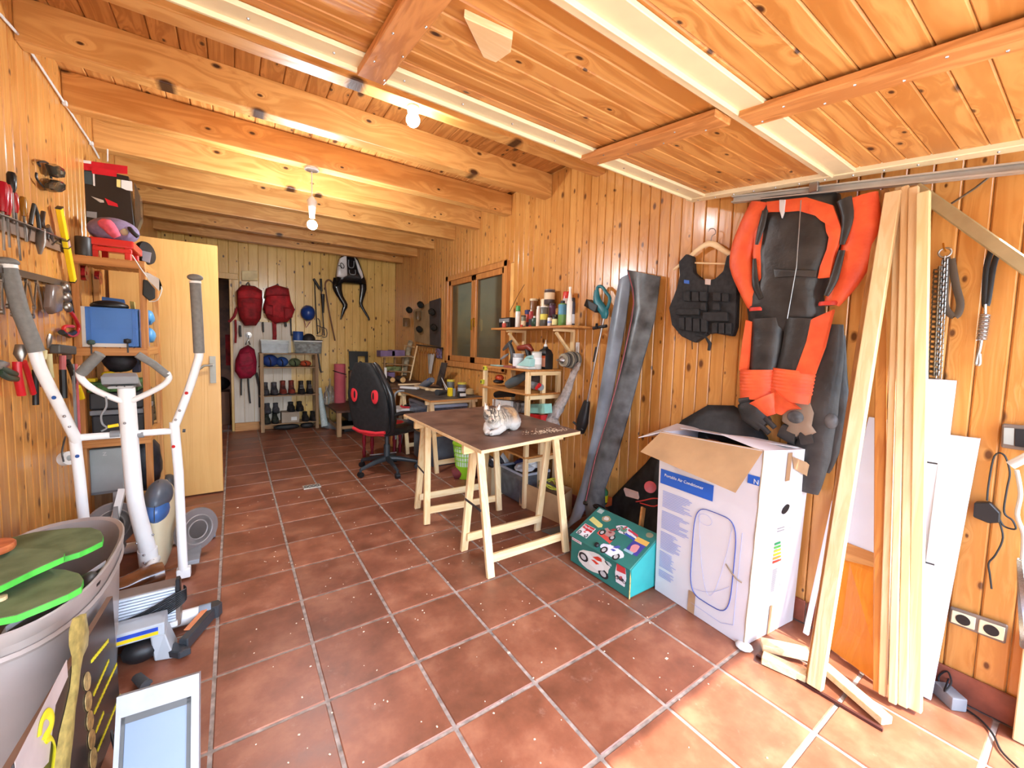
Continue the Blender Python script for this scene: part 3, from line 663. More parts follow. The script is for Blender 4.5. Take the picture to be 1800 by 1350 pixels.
# ------------------------------------------------------------------ green tool chest with stickers
gc = thing('tool_chest', (1.19, .37, 0), 'green metal chest with sloping lid covered in motorcycle stickers', 'chest')
TEAL = mat('teal_paint', (46, 116, 104), .45, var=.1, scale=5); TEAL2 = mat('teal_side', (50, 150, 146), .4, var=.06)
xa, xb, ya, yb = 1.072, 1.31, .150, .597
zf, zb = .163, .285
M()._add([V(xa, ya, .004), V(xb, ya, .004), V(xb, yb, .004), V(xa, yb, .004), V(xa, ya, zf), V(xb, ya, zb), V(xb, yb, zb), V(xa, yb, zf)],
         [(0, 1, 2, 3), (0, 1, 5, 4), (1, 2, 6, 5), (2, 3, 7, 6), (3, 0, 4, 7), (4, 5, 6, 7)]).build('chest_body', TEAL, gc, bev=.003)
M().slab([V(xa+.008, ya-.0015, .012), V(xb-.008, ya-.0015, .012), V(xb-.008, ya-.0015, zb-.01), V(xa+.008, ya-.0015, zf-.004)], (0, .001, 0)).build('side_plate', TEAL2, gc)
ln = (V(xb, ya, zb)-V(xa, ya, zf)).normalized(); nn = V(-ln.z, 0, ln.x)
M().slab([V(xa, ya-.004, zf)-ln*.008, V(xb, ya-.004, zb), V(xb, yb+.004, zb), V(xa, yb+.004, zf)-ln*.008], nn*.007).build('lid', TEAL, gc, bev=.002)
L0 = V(xa, yb, zf)+nn*.0078; LL = (V(xb, ya, zb)-V(xa, ya, zf)).length
lf = lambda u, v, h=0: L0 + V(0, -1, 0)*u*(yb-ya) + ln*v*LL + nn*h       # lid surface: u towards the carton, v towards the wall
ff = lambda u, v, h=0: V(xa-.0012-h, yb-u*(yb-ya), .006+v*(zf-.006))     # front surface
def sticker(fn, pts, c, name='sticker', h=0, par=None):
    return M()._add([fn(a, b, h) for a, b in pts], [tuple(range(len(pts)))]).build(name, mat('st%d_%d_%d' % c, c, .4, var=.03), par or gc, solid=.0006)
def blob(cx, cy, rx, ry, n=14, j=.25, rot=0):
    r = []
    for k in range(n):
        t = 6.2832*k/n; q = 1-j*random.random(); a, b = rx*math.cos(t)*q, ry*math.sin(t)*q
        r.append((cx+a*math.cos(rot)-b*math.sin(rot), cy+a*math.sin(rot)+b*math.cos(rot)))
    return r
def rect(x0, y0, x1, y1, sk_=0): return [(x0, y0), (x1, y0), (x1+sk_, y1), (x0+sk_, y1)]
def motorbike(fn, cx, cy, s, body, acc, h=.0006, tilt=0, par=None):
    """rider-less race bike emblem built from flat shapes"""
    def tr(pts): return [(cx+s*(a*math.cos(tilt)-b*math.sin(tilt)), cy+s*1.9*(a*math.sin(tilt)+b*math.cos(tilt))) for a, b in pts]
    for wx in (-.36, .36):
        sticker(fn, tr([(wx+.17*math.cos(6.28*k/14), -.14+.17*math.sin(6.28*k/14)) for k in range(14)]), (40, 40, 42), 'emblem_wheel', h, par)
        sticker(fn, tr([(wx+.1*math.cos(6.28*k/12), -.14+.1*math.sin(6.28*k/12)) for k in range(12)]), (190, 188, 184), 'emblem_wheel', h+.0005, par)
    sticker(fn, tr([(-.42, .1), (-.2, .02), (-.12, -.2), (.16, -.2), (.34, .0), (.3, .16), (.12, .2), (0, .12), (-.3, .22)]), body, 'emblem_fairing', h+.001, par)
    sticker(fn, tr([(-.12, .02), (.08, .0), (.16, .1), (-.02, .1)]), acc, 'emblem_stripe', h+.0016, par)
    sticker(fn, tr([(-.1, .16), (.04, .34), (.16, .36), (.2, .26), (.08, .18)]), acc, 'emblem_rider', h+.0013, par)
s = sticker(lf, rect(.04, .1, .24, .42), (232, 228, 224)); motorbike(lf, .14, .2, .17, (235, 235, 235), (200, 40, 44))
sticker(lf, [(.05, .3), (.23, .27), (.23, .41), (.05, .41)], (196, 44, 48), h=.0007); TXT('Marlboro', lf(.055, .325, .0016), V(0, -1, 0), ln, .022, PAPER, gc)
sticker(lf, [(.04, .55), (.25, .48), (.29, .53), (.27, .6), (.05, .68)], (222, 216, 130)); sticker(lf, blob(.24, .78, .08, .11, j=.3), (170, 150, 110)); sticker(lf, blob(.24, .79, .05, .06, j=.3), (220, 210, 200), h=.0008)
sticker(lf, rect(.03, .84, .12, .96), (180, 196, 188))
sticker(lf, [(.3, .34), (.56, .26), (.56, .36), (.3, .44)], (214, 84, 72)); motorbike(lf, .44, .48, .24, (180, 140, 130), (150, 60, 60))
sticker(lf, blob(.58, .72, .14, .12, j=.15), (228, 226, 230)); motorbike(lf, .56, .72, .16, (90, 150, 120), (200, 60, 60)); 
for k, c in enumerate(((200, 60, 80), (228, 226, 230), (60, 90, 180))): sticker(lf, [(.62, .8-.06*k), (.78, .76-.06*k), (.8, .71-.06*k), (.62, .75-.06*k)], c, h=.0009)
sticker(lf, rect(.78, .3, .96, .66), (66, 68, 150)); sticker(lf, rect(.79, .6, .97, .72), (222, 180, 90), h=.0007); sticker(lf, blob(.87, .44, .06, .12), (220, 150, 150), h=.0009); sticker(lf, rect(.77, .28, .9, .34), (150, 190, 200), h=.0009)
sticker(lf, blob(.66, .14, .19, .13, j=.1), (228, 230, 236)); motorbike(lf, .66, .14, .27, (240, 240, 244), (80, 90, 170), h=.001)
sticker(lf, blob(.9, .88, .05, .07, j=.1), (140, 140, 110))
M().lathe(lf(.44, .08), [(.014, 0), (.016, .006), (.011, .014), (0, .015)], 12, nn).build('lid_knob', BLACK, gc, smooth=True)
sticker(ff, rect(.02, .86, .2, .97), (232, 228, 226)); TXT('ROLLE MOTO', ff(.03, .885, .001), V(0, -1, 0), V(0, 0, 1), .011, mat('red_ink', (190, 40, 46), .5), gc)
sticker(ff, blob(.42, .5, .27, .42, 18, .12, -.35), (222, 218, 206)); motorbike(ff, .44, .5, .5, (232, 230, 220), (210, 60, 40), h=.001, tilt=-.25)
sticker(ff, [(.8, .3), (.93, .3), (.95, .62), (.93, .95), (.8, .95), (.78, .6)], (225, 222, 220)); sticker(ff, [(.8, .7), (.94, .75), (.93, .95), (.8, .95)], (200, 60, 60), h=.0007)
motorbike(ff, .865, .5, .16, (60, 60, 60), (200, 60, 60), h=.001); sticker(ff, blob(.67, .76, .06, .07), (190, 200, 196))
M().slab([V(xa-.002, ya-.002, .004), V(xa+.006, ya-.002, .004), V(xa+.006, ya-.002, .11), V(xa-.002, ya-.002, .15)], (0, .003, 0)).build('rust_edge', mat('rusty_yellow', (186, 172, 110), .8, var=.25, scale=60), gc)

# ------------------------------------------------------------------ car sills leaning on the wall
SILL = mat('dusty_black_plastic', (104, 110, 114), .35, var=.35, scale=9, c2=(36, 38, 40))
SILLB = mat('dusty_blue_grey_plastic', (132, 146, 162), .35, var=.2, scale=6)
def strip(pixL, pixR, xs, th, name, m_, lab, bulge=.02):
    """long shell: left edge pixels, right edge pixels, wall distance for each station; bulges towards the room"""
    rings = []
    for (a, b), (c, d), x in zip(pixL, pixR, xs):
        p, q = PX(a, b, x), PX(c, d, x); r = []
        for k in range(6):
            t = k/5; r.append(p.lerp(q, t)+V(-bulge*math.sin(math.pi*t), 0, 0))
        for k in range(5, -1, -1):
            t = k/5; r.append(p.lerp(q, t)+V(-bulge*math.sin(math.pi*t)*.7+th, 0, 0))
        rings.append(r)
    return M().loft(rings)
o = strip([(1088, 492), (1074, 560), (1062, 640), (1042, 760), (1022, 850), (1004, 905), (992, 935)], [(1110, 480), (1100, 560), (1086, 640), (1066, 750), (1044, 850), (1028, 895), (1020, 912)], (1.63, 1.6, 1.57, 1.51, 1.46, 1.42, 1.39), .008, 's', SILLB, '')
o.build('sill_trim', SILLB, None, 'blue-grey plastic car sill, the narrower of two leaning on the right wall', 'car part', 'car sills', smooth=True)
o2 = strip([(1102, 474), (1114, 530), (1096, 620), (1074, 710), (1046, 800), (1027, 880), (1032, 925)], [(1160, 486), (1150, 560), (1128, 640), (1104, 730), (1084, 800), (1062, 860), (1062, 900)], (1.62, 1.59, 1.55, 1.5, 1.45, 1.41, 1.385), .01, 's', SILL, '', .035)
o2 = o2.build('sill_trim', SILL, None, 'broad dusty black car sill with hooked top and thin red line', 'car part', 'car sills', smooth=True)
M().tube([PX(a, b, x-.02) for a, b, x in ((1104, 478, 1.6), (1114, 530, 1.58), (1098, 620, 1.54), (1075, 710, 1.49), (1048, 800, 1.44), (1030, 880, 1.4))], .0035, 6, smooth=3).build('red_piping', mat('dull_red', (150, 70, 76), .5), o2, smooth=True)
M().slab([PZ(952, 934, .004), PZ(985, 925, .004), PZ(1008, 932, .004), PZ(1030, 950, .004), PZ(1000, 952, .004)], (0, 0, .006)).build('metal_bracket', mat('dull_zinc', (120, 130, 136), .4, .6), None, 'flat grey metal bracket on the tiles at the foot of the sills', 'bracket')
# wheel-arch liner behind the carton
edge_t = [(1034, 912), (1060, 892), (1100, 850), (1135, 815), (1168, 775), (1200, 738), (1245, 712), (1290, 713), (1325, 735), (1350, 770)]
edge_b = [(1090, 975), (1110, 965), (1150, 965), (1190, 960), (1210, 930), (1225, 900), (1245, 860), (1270, 830), (1300, 810), (1340, 800)]
rings = []
for (a, b), (c, d) in zip(edge_t, edge_b):
    p = PX(a, b, 1.645); q = PX(c, d, 1.40)
    q.z = max(q.z, .02); r = []
    for k in range(9):
        t = k/8; v = p.lerp(q, t); v.x += .035*math.sin(math.pi*t); v.z -= .03*math.sin(math.pi*t); r.append(v)
    rings.append(r)
m_ = M(); m_.loft(rings, caps=False, closed=False)
m_.build('arch_liner', mat('liner_black', (44, 44, 46), .55, var=.35, scale=14, bump=.4), None, 'large dusty black wheel-arch liner leaning behind the white carton', 'car part', smooth=True, solid=.006)
rd = M(); c = PX(1143, 856, 1.50)
ax = (CAM-c).normalized()
rd = M().lathe(c, [(.028, 0), (.036, .004), (.036, .01), (.018, .012), (.018, .03), (.034, .034), (.034, .04), (.01, .042)], 18, ax).build('cord_reel', mat('coral_red', (206, 70, 62), .4), None, 'small red plastic cord reel lying in the wheel-arch liner', 'reel', smooth=True)
M().tube([PX(a, b, 1.49) for a, b in ((1118, 882), (1130, 880), (1150, 876), (1165, 880), (1150, 890), (1125, 884))], .004, 6, smooth=4).build('red_rope', mat('coral_red', (206, 70, 62), .4), None, 'loop of red cord lying under the red reel', 'cord', smooth=True)
M().bar(PX(1131, 892, 1.42), PX(1126, 930, 1.36), .012, .035, (0, 1, 0)).build('wood_rule', W_SHELFZ, None, 'short reddish wooden stick standing in the wheel-arch liner', 'stick')
M().tube([PX(1028, 884, 1.4), PX(1050, 890, 1.38), PX(1075, 905, 1.34), PX(1110, 925, 1.3)], (.016, .02, .014, .008), 10).build('exhaust_pipe', mat('glossy_black', (26, 26, 28), .15), None, 'glossy black curved tube lying behind the green chest', 'tube', smooth=True)
M().slab([PX(1096, 860, 1.48), PX(1120, 868, 1.47), PX(1122, 878, 1.46), PX(1100, 872, 1.47)], (.01, 0, .01)).build('rag_scrap', mat('dusty_pink', (186, 160, 150), .9), None, 'pale torn scrap lying in the wheel-arch liner', 'scrap')
# squeeze bottle and small things behind the sills
b_ = thing('spray_bottle', PX(1057, 885, 1.56), 'green plastic spray bottle standing behind the broad sill', 'bottle')
s_ = mpp(PX(1057, 870, 1.56)); c = PX(1057, 884, 1.56)
M().lathe(c, [(10*s_, 0), (11*s_, 3*s_), (11*s_, 22*s_), (5*s_, 30*s_), (4*s_, 36*s_)], 14).build('bottle_body', mat('green_clear', (80, 150, 96), .2, trans=.4), b_, smooth=True)
M().lathe(c+V(0, 0, 36*s_), [(4.5*s_, 0), (4.5*s_, 9*s_), (0, 10*s_)], 12).build('cap', mat('green_cap', (70, 140, 100), .4), b_, smooth=True)
M().lathe(c, [(11.3*s_, 4*s_), (11.3*s_, 16*s_)], 14).build('bottle_label', YEL, b_, smooth=True)
M().box(PX(1062, 884, 1.6)+V(-.03, -.05, -.01), PX(1062, 884, 1.6)+V(.03, .02, .05)).build('small_carton', mat('orange_box', (206, 90, 40), .5), None, 'small orange and yellow packet beside the green spray bottle', 'box', bev=.004)

# ------------------------------------------------------------------ clothes on the right wall
def puff(pix, x, dep, name, m_, par=None, lv=((0, 0), (.0, .55), (.12, .85), (.4, 1), (.75, 1.02)), **kw):
    """padded shape: outline on the wall plane x, rounded towards the room by dep"""
    O = [PX(a, b, x) for a, b in pix]; c = sum(O, Vector())/len(O); rings = []
    for ins, d in lv: rings.append([p.lerp(c, ins)+V(-dep*d, 0, 0) for p in O])
    return M().loft(rings).build(name, m_, par, smooth=True, **kw)
ORG = mat('orange_leather', (236, 104, 56), .5, var=.1, scale=12, bump=.7, c2=(216, 78, 42)); BLK = mat('black_leather', (64, 62, 60), .4, var=.3, scale=9, bump=.9, c2=(34, 34, 34))
GRYL = mat('grey_leather', (112, 100, 88), .6, var=.15); REDL = mat('red_leather', (206, 60, 44), .5, var=.12, scale=20)
js = thing('racing_suit', (1.56, -.25, .75), 'orange and black leather motorcycle suit hanging on the right wall', 'suit')
puff([(1346, 352), (1375, 348), (1420, 344), (1478, 342), (1484, 400), (1478, 450), (1458, 488), (1448, 520), (1452, 560), (1440, 580), (1385, 590), (1326, 575), (1322, 540), (1340, 500), (1338, 440), (1345, 395)], 1.645, .1, 'torso', BLK, js)
def patch_on(pix, x, dep, name, m_, par): return puff(pix, x, dep, name, m_, par, lv=((0, 0), (0, 1), (.06, 1.15), (.5, 1.2)))
patch_on([(1350, 356), (1420, 348), (1466, 362), (1480, 400), (1470, 404), (1448, 384), (1400, 370), (1352, 374)], 1.56, .016, 'chest_band', ORG, js)
patch_on([(1466, 372), (1484, 408), (1468, 455), (1462, 488), (1440, 490), (1444, 470), (1456, 440), (1462, 405), (1452, 384)], 1.565, .018, 'side_panel', ORG, js)
patch_on([(1341, 380), (1350, 400), (1348, 455), (1345, 498), (1333, 496), (1326, 450), (1330, 400)], 1.575, .018, 'side_panel', ORG, js)
patch_on([(1362, 474), (1438, 476), (1436, 488), (1400, 486), (1364, 488)], 1.545, .012, 'waistband', BLK, js)
patch_on([(1372, 352), (1382, 352), (1380, 372), (1376, 384), (1372, 370)], 1.545, .012, 'zip_tab', PAPER, js)
M().tube([PX(1408, 352, 1.525), PX(1405, 400, 1.522), PX(1400, 470, 1.53), PX(1384, 560, 1.54)], .0022, 6).build('zip', STEEL, js)
def limb(pts, wd, x, name, m_, par, flat=.45, n=14, sm=4, xo=None):
    P = [PX(a, b, (xo[i] if xo else x)) for i, (a, b) in enumerate(pts)]
    return M().tube(P, [w_*mpp(P[0])/2 for w_ in wd], n, flat=flat, up=(0, 1, 0), smooth=sm).build(name, m_, par, smooth=True)
limb([(1338, 356), (1324, 390), (1307, 430), (1302, 465), (1315, 505), (1328, 538)], (36, 44, 42, 40, 34, 26), 1.575, 'sleeve', ORG, js, .5)
limb([(1345, 370), (1338, 400), (1330, 430)], (10, 12, 6), 1.535, 'sleeve_stripe', BLK, js)
limb([(1326, 455), (1328, 500), (1338, 525)], (6, 12, 8), 1.545, 'sleeve_stripe', BLK, js)
limb([(1510, 348), (1514, 400), (1506, 450), (1486, 495), (1462, 534)], (52, 54, 52, 42, 26), 1.575, 'sleeve', ORG, js, .5)
limb([(1484, 350), (1490, 385), (1480, 430)], (22, 18, 8), 1.545, 'sleeve_stripe', BLK, js)
limb([(1480, 440), (1466, 490), (1452, 520)], (10, 14, 8), 1.54, 'sleeve_stripe', BLK, js)
for a, b in ((1330, 543), (1455, 533)):
    c = PX(a, b, 1.56); M().lathe(c, [(.032, .008), (.036, .0), (.034, -.01)], 16, (0, 0, 1), (.5, 1)).build('cuff', REDL, js, smooth=True)
    M().ball(c+V(0, 0, -.006), (.014, .03, .006), 12, 6).build('cuff_lining', GRYL, js, smooth=True)
limb([(1350, 560), (1348, 600), (1342, 655)], (56, 54, 46), 1.585, 'trouser_leg', BLK, js, .5)
limb([(1415, 560), (1405, 610), (1390, 655)], (62, 56, 48), 1.575, 'trouser_leg', BLK, js, .5)
patch_on([(1468, 545), (1430, 562), (1422, 600), (1402, 655), (1434, 658), (1452, 610)], 1.57, .028, 'thigh_panel', ORG, js)
patch_on([(1316, 563), (1326, 566), (1322, 620), (1318, 655), (1304, 650), (1310, 600)], 1.585, .028, 'thigh_panel', ORG, js)
for pts, wd in (([(1331, 650), (1331, 702)], 58), ([(1396, 650), (1388, 705)], 66)):
    a, b = PX(*pts[0], 1.58), PX(*pts[1], 1.58); P = []; W = []
    for k in range(37):
        t = k/36; P.append(a.lerp(b, t)); W.append(wd*mpp(a)/2*(1+(.035 if k % 4 < 2 and k < 27 else 0)))
    M().tube(P, W, 16, flat=.5, up=(0, 1, 0)).build('knee_ribbing', ORG, js, smooth=.5)
limb([(1340, 700), (1350, 718), (1356, 730)], (54, 34, 20), 1.56, 'lower_leg', ORG, js, .5, sm=3)
limb([(1385, 700), (1374, 712), (1366, 726)], (56, 30, 16), 1.56, 'lower_leg', ORG, js, .5, sm=3)
# second, black suit behind
bs_ = thing('leather_trousers', (1.62, -.35, .4), 'black leather trousers with worn knee pads hanging behind the orange suit', 'trousers')
limb([(1462, 570), (1450, 640), (1430, 720), (1420, 800), (1415, 864)], (34, 54, 74, 70, 42), 1.60, 'trouser_leg', BLK, bs_, .3)
limb([(1470, 590), (1468, 650), (1466, 720), (1456, 790), (1450, 830)], (26, 34, 44, 34, 14), 1.625, 'trouser_leg', BLK, bs_, .35)
puff([(1378, 712), (1400, 702), (1425, 708), (1432, 726), (1428, 748), (1436, 760), (1420, 768), (1410, 760), (1398, 772), (1382, 758), (1388, 748), (1376, 740)], 1.58, .02, 'knee_patch', mat('tan_suede', (140, 118, 98), .8), bs_)
M().ball(PX(1398, 733, 1.555), (.016, .034, .03), 18, 10).build('knee_slider', mat('worn_slider', (98, 98, 98), .5, var=.3, scale=20), bs_, smooth=True)
M().ball(PX(1461, 740, 1.585), (.018, .026, .036), 14, 8).build('knee_slider', mat('worn_slider', (98, 98, 98), .5, var=.3, scale=20), bs_, smooth=True)
gl = thing('leather_glove', PX(1328, 745, 1.56), 'black leather gloves and boot tops bunched under the orange leg ends', 'gloves')
limb([(1308, 706), (1322, 725), (1345, 748)], (26, 44, 30), 1.56, 'glove_palm', BLK, gl, .5)
for k, (a, b, c, d) in enumerate(((1300, 705, 1318, 702), (1302, 714, 1322, 722), (1330, 740, 1352, 762), (1345, 735, 1362, 752))): limb([(a, b), (c, d)], (10, 9), 1.545, 'glove_finger', BLK, gl, .8, sm=0)
limb([(1372, 756), (1400, 768), (1430, 768)], (26, 30, 22), 1.58, 'cuff_band', BLK, gl, .5)
# ------------------------------------------------------------------ weighted vest on wooden hanger
hg = thing('clothes_hanger', PX(1250, 440, 1.63), 'wooden clothes hanger on a wire hook holding the black vest', 'hanger')
M().tube([PX(a, b, 1.625) for a, b in ((1184, 474), (1205, 458), (1230, 436), (1250, 428), (1272, 440), (1292, 452), (1302, 462))], (.008, .013, .014, .017, .014, .013, .008), 10, flat=.6, up=(0, 0, 1), smooth=4).build('hanger_arm', W_PALEY, hg, smooth=True)
M().tube([PX(1222, 462, 1.625), PX(1280, 464, 1.625)], .005, 8).build('hanger_bar', W_PALEY, hg, smooth=True)
M().tube([PX(a, b, 1.62) for a, b in ((1250, 430), (1251, 416), (1258, 410), (1256, 403), (1249, 402), (1245, 407))], .0022, 6, smooth=4).build('hook', STEEL, hg, smooth=True)
vs = thing('weight_vest', PX(1245, 600, 1.62), 'black weighted exercise vest with pocket rows on a wooden hanger', 'vest')
VB = mat('black_nylon', (38, 38, 40), .75, var=.25, scale=40, bump=.2)
vL = [(1200, 462), (1213, 448), (1224, 452), (1226, 480), (1240, 492), (1252, 494), (1250, 560), (1250, 588), (1228, 603), (1205, 592), (1188, 572), (1183, 542), (1196, 510), (1202, 485)]
vR = [(1252, 494), (1264, 491), (1278, 478), (1284, 452), (1296, 446), (1304, 456), (1302, 500), (1301, 540), (1300, 575), (1294, 592), (1262, 586), (1251, 588), (1250, 560)]
def flat_patch(pix, x, dep, name, m_, par): return M().slab([PX(a, b, x) for a, b in pix][::-1], (-dep, 0, 0)).build(name, m_, par, bev=.006)
M().slab([PX(a, b, 1.645) for a, b in vL], (-.045, 0, 0)).build('vest_half', VB, vs, bev=.01)
M().slab([PX(a, b, 1.645) for a, b in vR], (-.045, 0, 0)).build('vest_half', VB, vs, bev=.01)
for k, (a, b, c, d) in enumerate(((1204, 512, 1216, 530), (1219, 513, 1231, 530), (1233, 513, 1246, 530), (1244, 532, 1234, 546), (1190, 543, 1232, 554), (1196, 558, 1206, 580), (1208, 558, 1219, 582), (1221, 560, 1233, 584), (1235, 560, 1246, 584),
                                  (1256, 515, 1270, 530), (1272, 516, 1284, 531), (1256, 533, 1268, 546), (1238, 549, 1282, 565), (1254, 568, 1264, 586), (1266, 568, 1276, 587), (1278, 568, 1289, 588))):
    x0, x1 = min(a, c), max(a, c)
    o_ = M().slab([PX(x0, b, 1.6), PX(x1, b, 1.6), PX(x1, d, 1.6), PX(x0, d, 1.6)], (-.022, 0, 0)).build('weight_pocket', VB, vs, bev=.007)
M().tube([PX(1224, 588, 1.6), PX(1240, 592, 1.59), PX(1248, 604, 1.6), PX(1246, 616, 1.61)], (.01, .006, .01, .008), 8, flat=.4).build('buckle_strap', VB, vs, smooth=True)
M().tube([PX(1216, 590, 1.61), PX(1217, 614, 1.63)], .0025, 6).build('drawstring', BLACK, vs)
M().slab([PX(1240, 490, 1.6), PX(1250, 491, 1.6), PX(1249, 501, 1.6), PX(1240, 500, 1.6)], (-.004, 0, 0)).build('care_label', mat('pinkish_label', (200, 180, 170), .7), vs)
M().slab([PX(1203, 492, 1.599), PX(1212, 493, 1.599), PX(1212, 499, 1.599), PX(1203, 498, 1.599)], (-.004, 0, 0)).build('logo_patch', BLU, vs)

# ------------------------------------------------------------------ cordless trimmer hanging on the wall
tr_ = thing('string_trimmer', PX(1045, 640, 1.62), 'teal cordless grass trimmer with silver shaft hanging beside the sills', 'trimmer')
TQ = mat('teal_plastic', (26, 104, 116), .4, var=.1)
M().tube([PX(a, b, 1.6) for a, b in ((1060, 548), (1052, 522), (1050, 506), (1058, 504), (1066, 515), (1072, 524), (1068, 540), (1060, 550))], .012, 8, smooth=3).build('grip_loop', TQ, tr_, smooth=True)
limb([(1048, 510), (1050, 530), (1062, 548), (1062, 560)], (8, 16, 18, 10), 1.6, 'motor_housing', TQ, tr_, .7)
M().bar(PX(1033, 532, 1.6), PX(1053, 544, 1.6), .055, .06, (0, 0, 1)).build('battery', BLACK, tr_, bev=.006)
M().tube([PX(1062, 556, 1.6), PX(1045, 640, 1.6), PX(1030, 720, 1.6)], .008, 8).build('shaft', STEEL, tr_, smooth=True)
M().tube([PX(1043, 577, 1.6), PX(1066, 573, 1.6)], .012, 8).tube([PX(1048, 578, 1.59), PX(1049, 569, 1.58)], .01, 6).build('front_grip', BLACK, tr_, smooth=True)
M().tube([PX(1049, 610, 1.6), PX(1044, 636, 1.6)], .011, 8).build('shaft_lock', BLACK, tr_, smooth=True)
limb([(1032, 705), (1024, 740), (1020, 760)], (12, 24, 16), 1.6, 'cutter_head', BLACK, tr_, .8)
M().tube([PX(1008, 742, 1.58), PX(1026, 756, 1.58)], .009, 8).build('guard_rod', BLACK, tr_)
# ------------------------------------------------------------------ trestle table
DKT = mat('stained_brown_ply', (128, 98, 82), .5, var=.3, scale=7, c2=(88, 62, 50))
ta = thing('table_top', (.87, 1.3, .73), 'dark brown board with pale edges laid across two pine trestles', 'table')
NL, NR, FR, FL = V(.45, .635, .735), V(1.265, .75, .735), V(1.33, 1.95, .735), V(.47, 1.86, .735)
M().slab([NL, NR, FR, FL], (0, 0, .018)).build('board', W_PALEX, ta, bev=.001)
M().slab([NL+V(.003, .003, .018), NR+V(-.003, .003, .018), FR+V(-.003, -.003, .018), FL+V(.003, -.003, .018)], (0, 0, .0025)).build('laminate', DKT, ta)
sd_ = M(); c = PZ(965, 758, .756)
for k in range(260):
    p = c+V(random.gauss(0, .09), random.gauss(0, .035), 0); p.z = .7555
    if .5 < p.x < 1.25 and .8 < p.y < 1.8: sd_.box(p-V(.003, .0015, 0)*random.uniform(.4, 1.6), p+V(.003, .0015, .0012))
sd_.build('sawdust', mat('sawdust', (226, 204, 170), .9), ta, kind='stuff')
TR = 'pine trestles under the table'
W_TR = wood('trestle_pine', (240, 216, 170), (220, 184, 128), rough=.55, knots=1.5, kth=.04, var=.3, grain=.7)
W_TRX = wood('trestle_pine', (240, 216, 170), (220, 184, 128), axis='X', rough=.55, knots=1.5, kth=.04, var=.3, grain=.7)
def trestle(f, lab, beam, ztop=.733, w_=.046, m1=W_TR, m2=W_TRX, grp=TR, rail=.085):
    """f: four feet (near left, near right, far left, far right); beam: left and right end of the top rail"""
    t = thing('trestle', (sum(p[0] for p in f)/4, sum(p[1] for p in f)/4, 0), lab, 'trestle', grp)
    a, b = V(*beam[0]), V(*beam[1]); d = (b-a).normalized()
    M().bar(a, b, .06, .028, (0, 0, 1)).build('top_rail', m2, t, bev=.002)
    tops = []
    for i, (x, y) in enumerate(f):
        k = .12 if i % 2 == 0 else .88
        c_ = a.lerp(b, k); s_ = -1 if i < 2 else 1
        top = c_+V(0, s_*.03, .022); tops.append((V(x, y, 0), top))
        M().bar(V(x, y, .001), top, w_, .024, (1, 0, 0)).build('leg', m1, t, bev=.002)
    for i in (0, 2):
        k = .12 if i == 0 else .14
        p = tops[i][0].lerp(tops[i][1], k); q = tops[i+1][0].lerp(tops[i+1][1], k); o_ = V(0, .022 if i == 0 else -.022, 0)
        M().bar(p+o_, q+o_, .05, .018, (0, 0, 1)).build('stretcher', m2, t, bev=.002)
    for i in (0, 1):
        p = tops[i][0].lerp(tops[i][1], .5); q = tops[i+2][0].lerp(tops[i+2][1], .5); s_ = V(.026 if i else -.026, 0, 0)
        M().bar(p+s_, q+s_, .014, .003, (0, 0, 1)).build('brace', DARK, t)
    return t
trestle([(.566, .70), (1.125, .695), (.581, 1.05), (1.151, 1.03)], 'near pine trestle carrying the front edge of the brown table', ((.47, .88, .705), (1.24, .90, .705)))
trestle([(.524, 1.516), (1.106, 1.46), (.575, 1.83), (1.15, 1.80)], 'far pine trestle under the back of the brown table', ((.48, 1.66, .705), (1.24, 1.66, .705)))

# ------------------------------------------------------------------ cat
P0 = PZ(862, 765, .757); Hh = PZ(893, 751, .757); F_ = (P0-Hh); F_.z = 0; F_.normalize(); Sd = V(F_.y, -F_.x, 0)   # Sd: cat's right-hand side seen from behind
hd = (CAM-P0); hd.z = 0; hd.normalize(); hs = V(hd.y, -hd.x, 0)
def CL(a, b, c): return P0 + F_*a + Sd*b + V(0, 0, c)
yaw_ = math.atan2(F_.y, F_.x)
m_ = M()
m_.ball(CL(-.09, 0, .066), (.075, .066, .066), 20, 12, (0, 0, yaw_)).ball(CL(-.17, .0, .075), (.11, .08, .075), 20, 12, (0, 0, yaw_)).ball(CL(-.24, 0, .075), (.075, .088, .078), 20, 12, (0, 0, yaw_))
for s_ in (-1, 1):
    m_.ball(CL(-.225, s_*.062, .048), (.075, .04, .052), 16, 10, (0, 0, yaw_))
    m_.tube([CL(-.07, s_*.045, .045), CL(-.03, s_*.04, .024), CL(.0, s_*.022, .018), CL(.012, s_*.012, .016)], (.034, .022, .018, .017), 12)
    m_.ball(CL(.012, s_*.014, .016), (.022, .017, .016), 12, 8)
Hc = P0 - F_*.02 + V(0, 0, .118)
def HL(a, b, c): return Hc + hd*a + hs*b + V(0, 0, c)
hy = math.atan2(hd.y, hd.x)
m_.tube([CL(-.08, 0, .09), Hc-V(0, 0, .01)], (.055, .042), 16)
m_.ball(Hc, (.048, .056, .047), 22, 14, (0, 0, hy))
for s_ in (-1, 1):
    m_.ball(HL(.01, s_*.026, -.016), (.024, .02, .02), 14, 8)
    m_.cone(HL(-.006, s_*.032, .026), HL(-.004, s_*.048, .084), .024, .003, 10, flat=.5, up=hs)
    m_.ball(HL(.047, s_*.010, -.019), (.013, .014, .011), 12, 8)
m_.ball(HL(.044, 0, -.008), (.016, .011, .014), 12, 8).ball(HL(.042, 0, -.03), (.012, .014, .01), 10, 6)
m_.tube([CL(-.3, .0, .04), CL(-.31, .06, .022), CL(-.26, .10, .02), CL(-.2, .105, .018)], (.018, .018, .016, .012), 10, smooth=4)
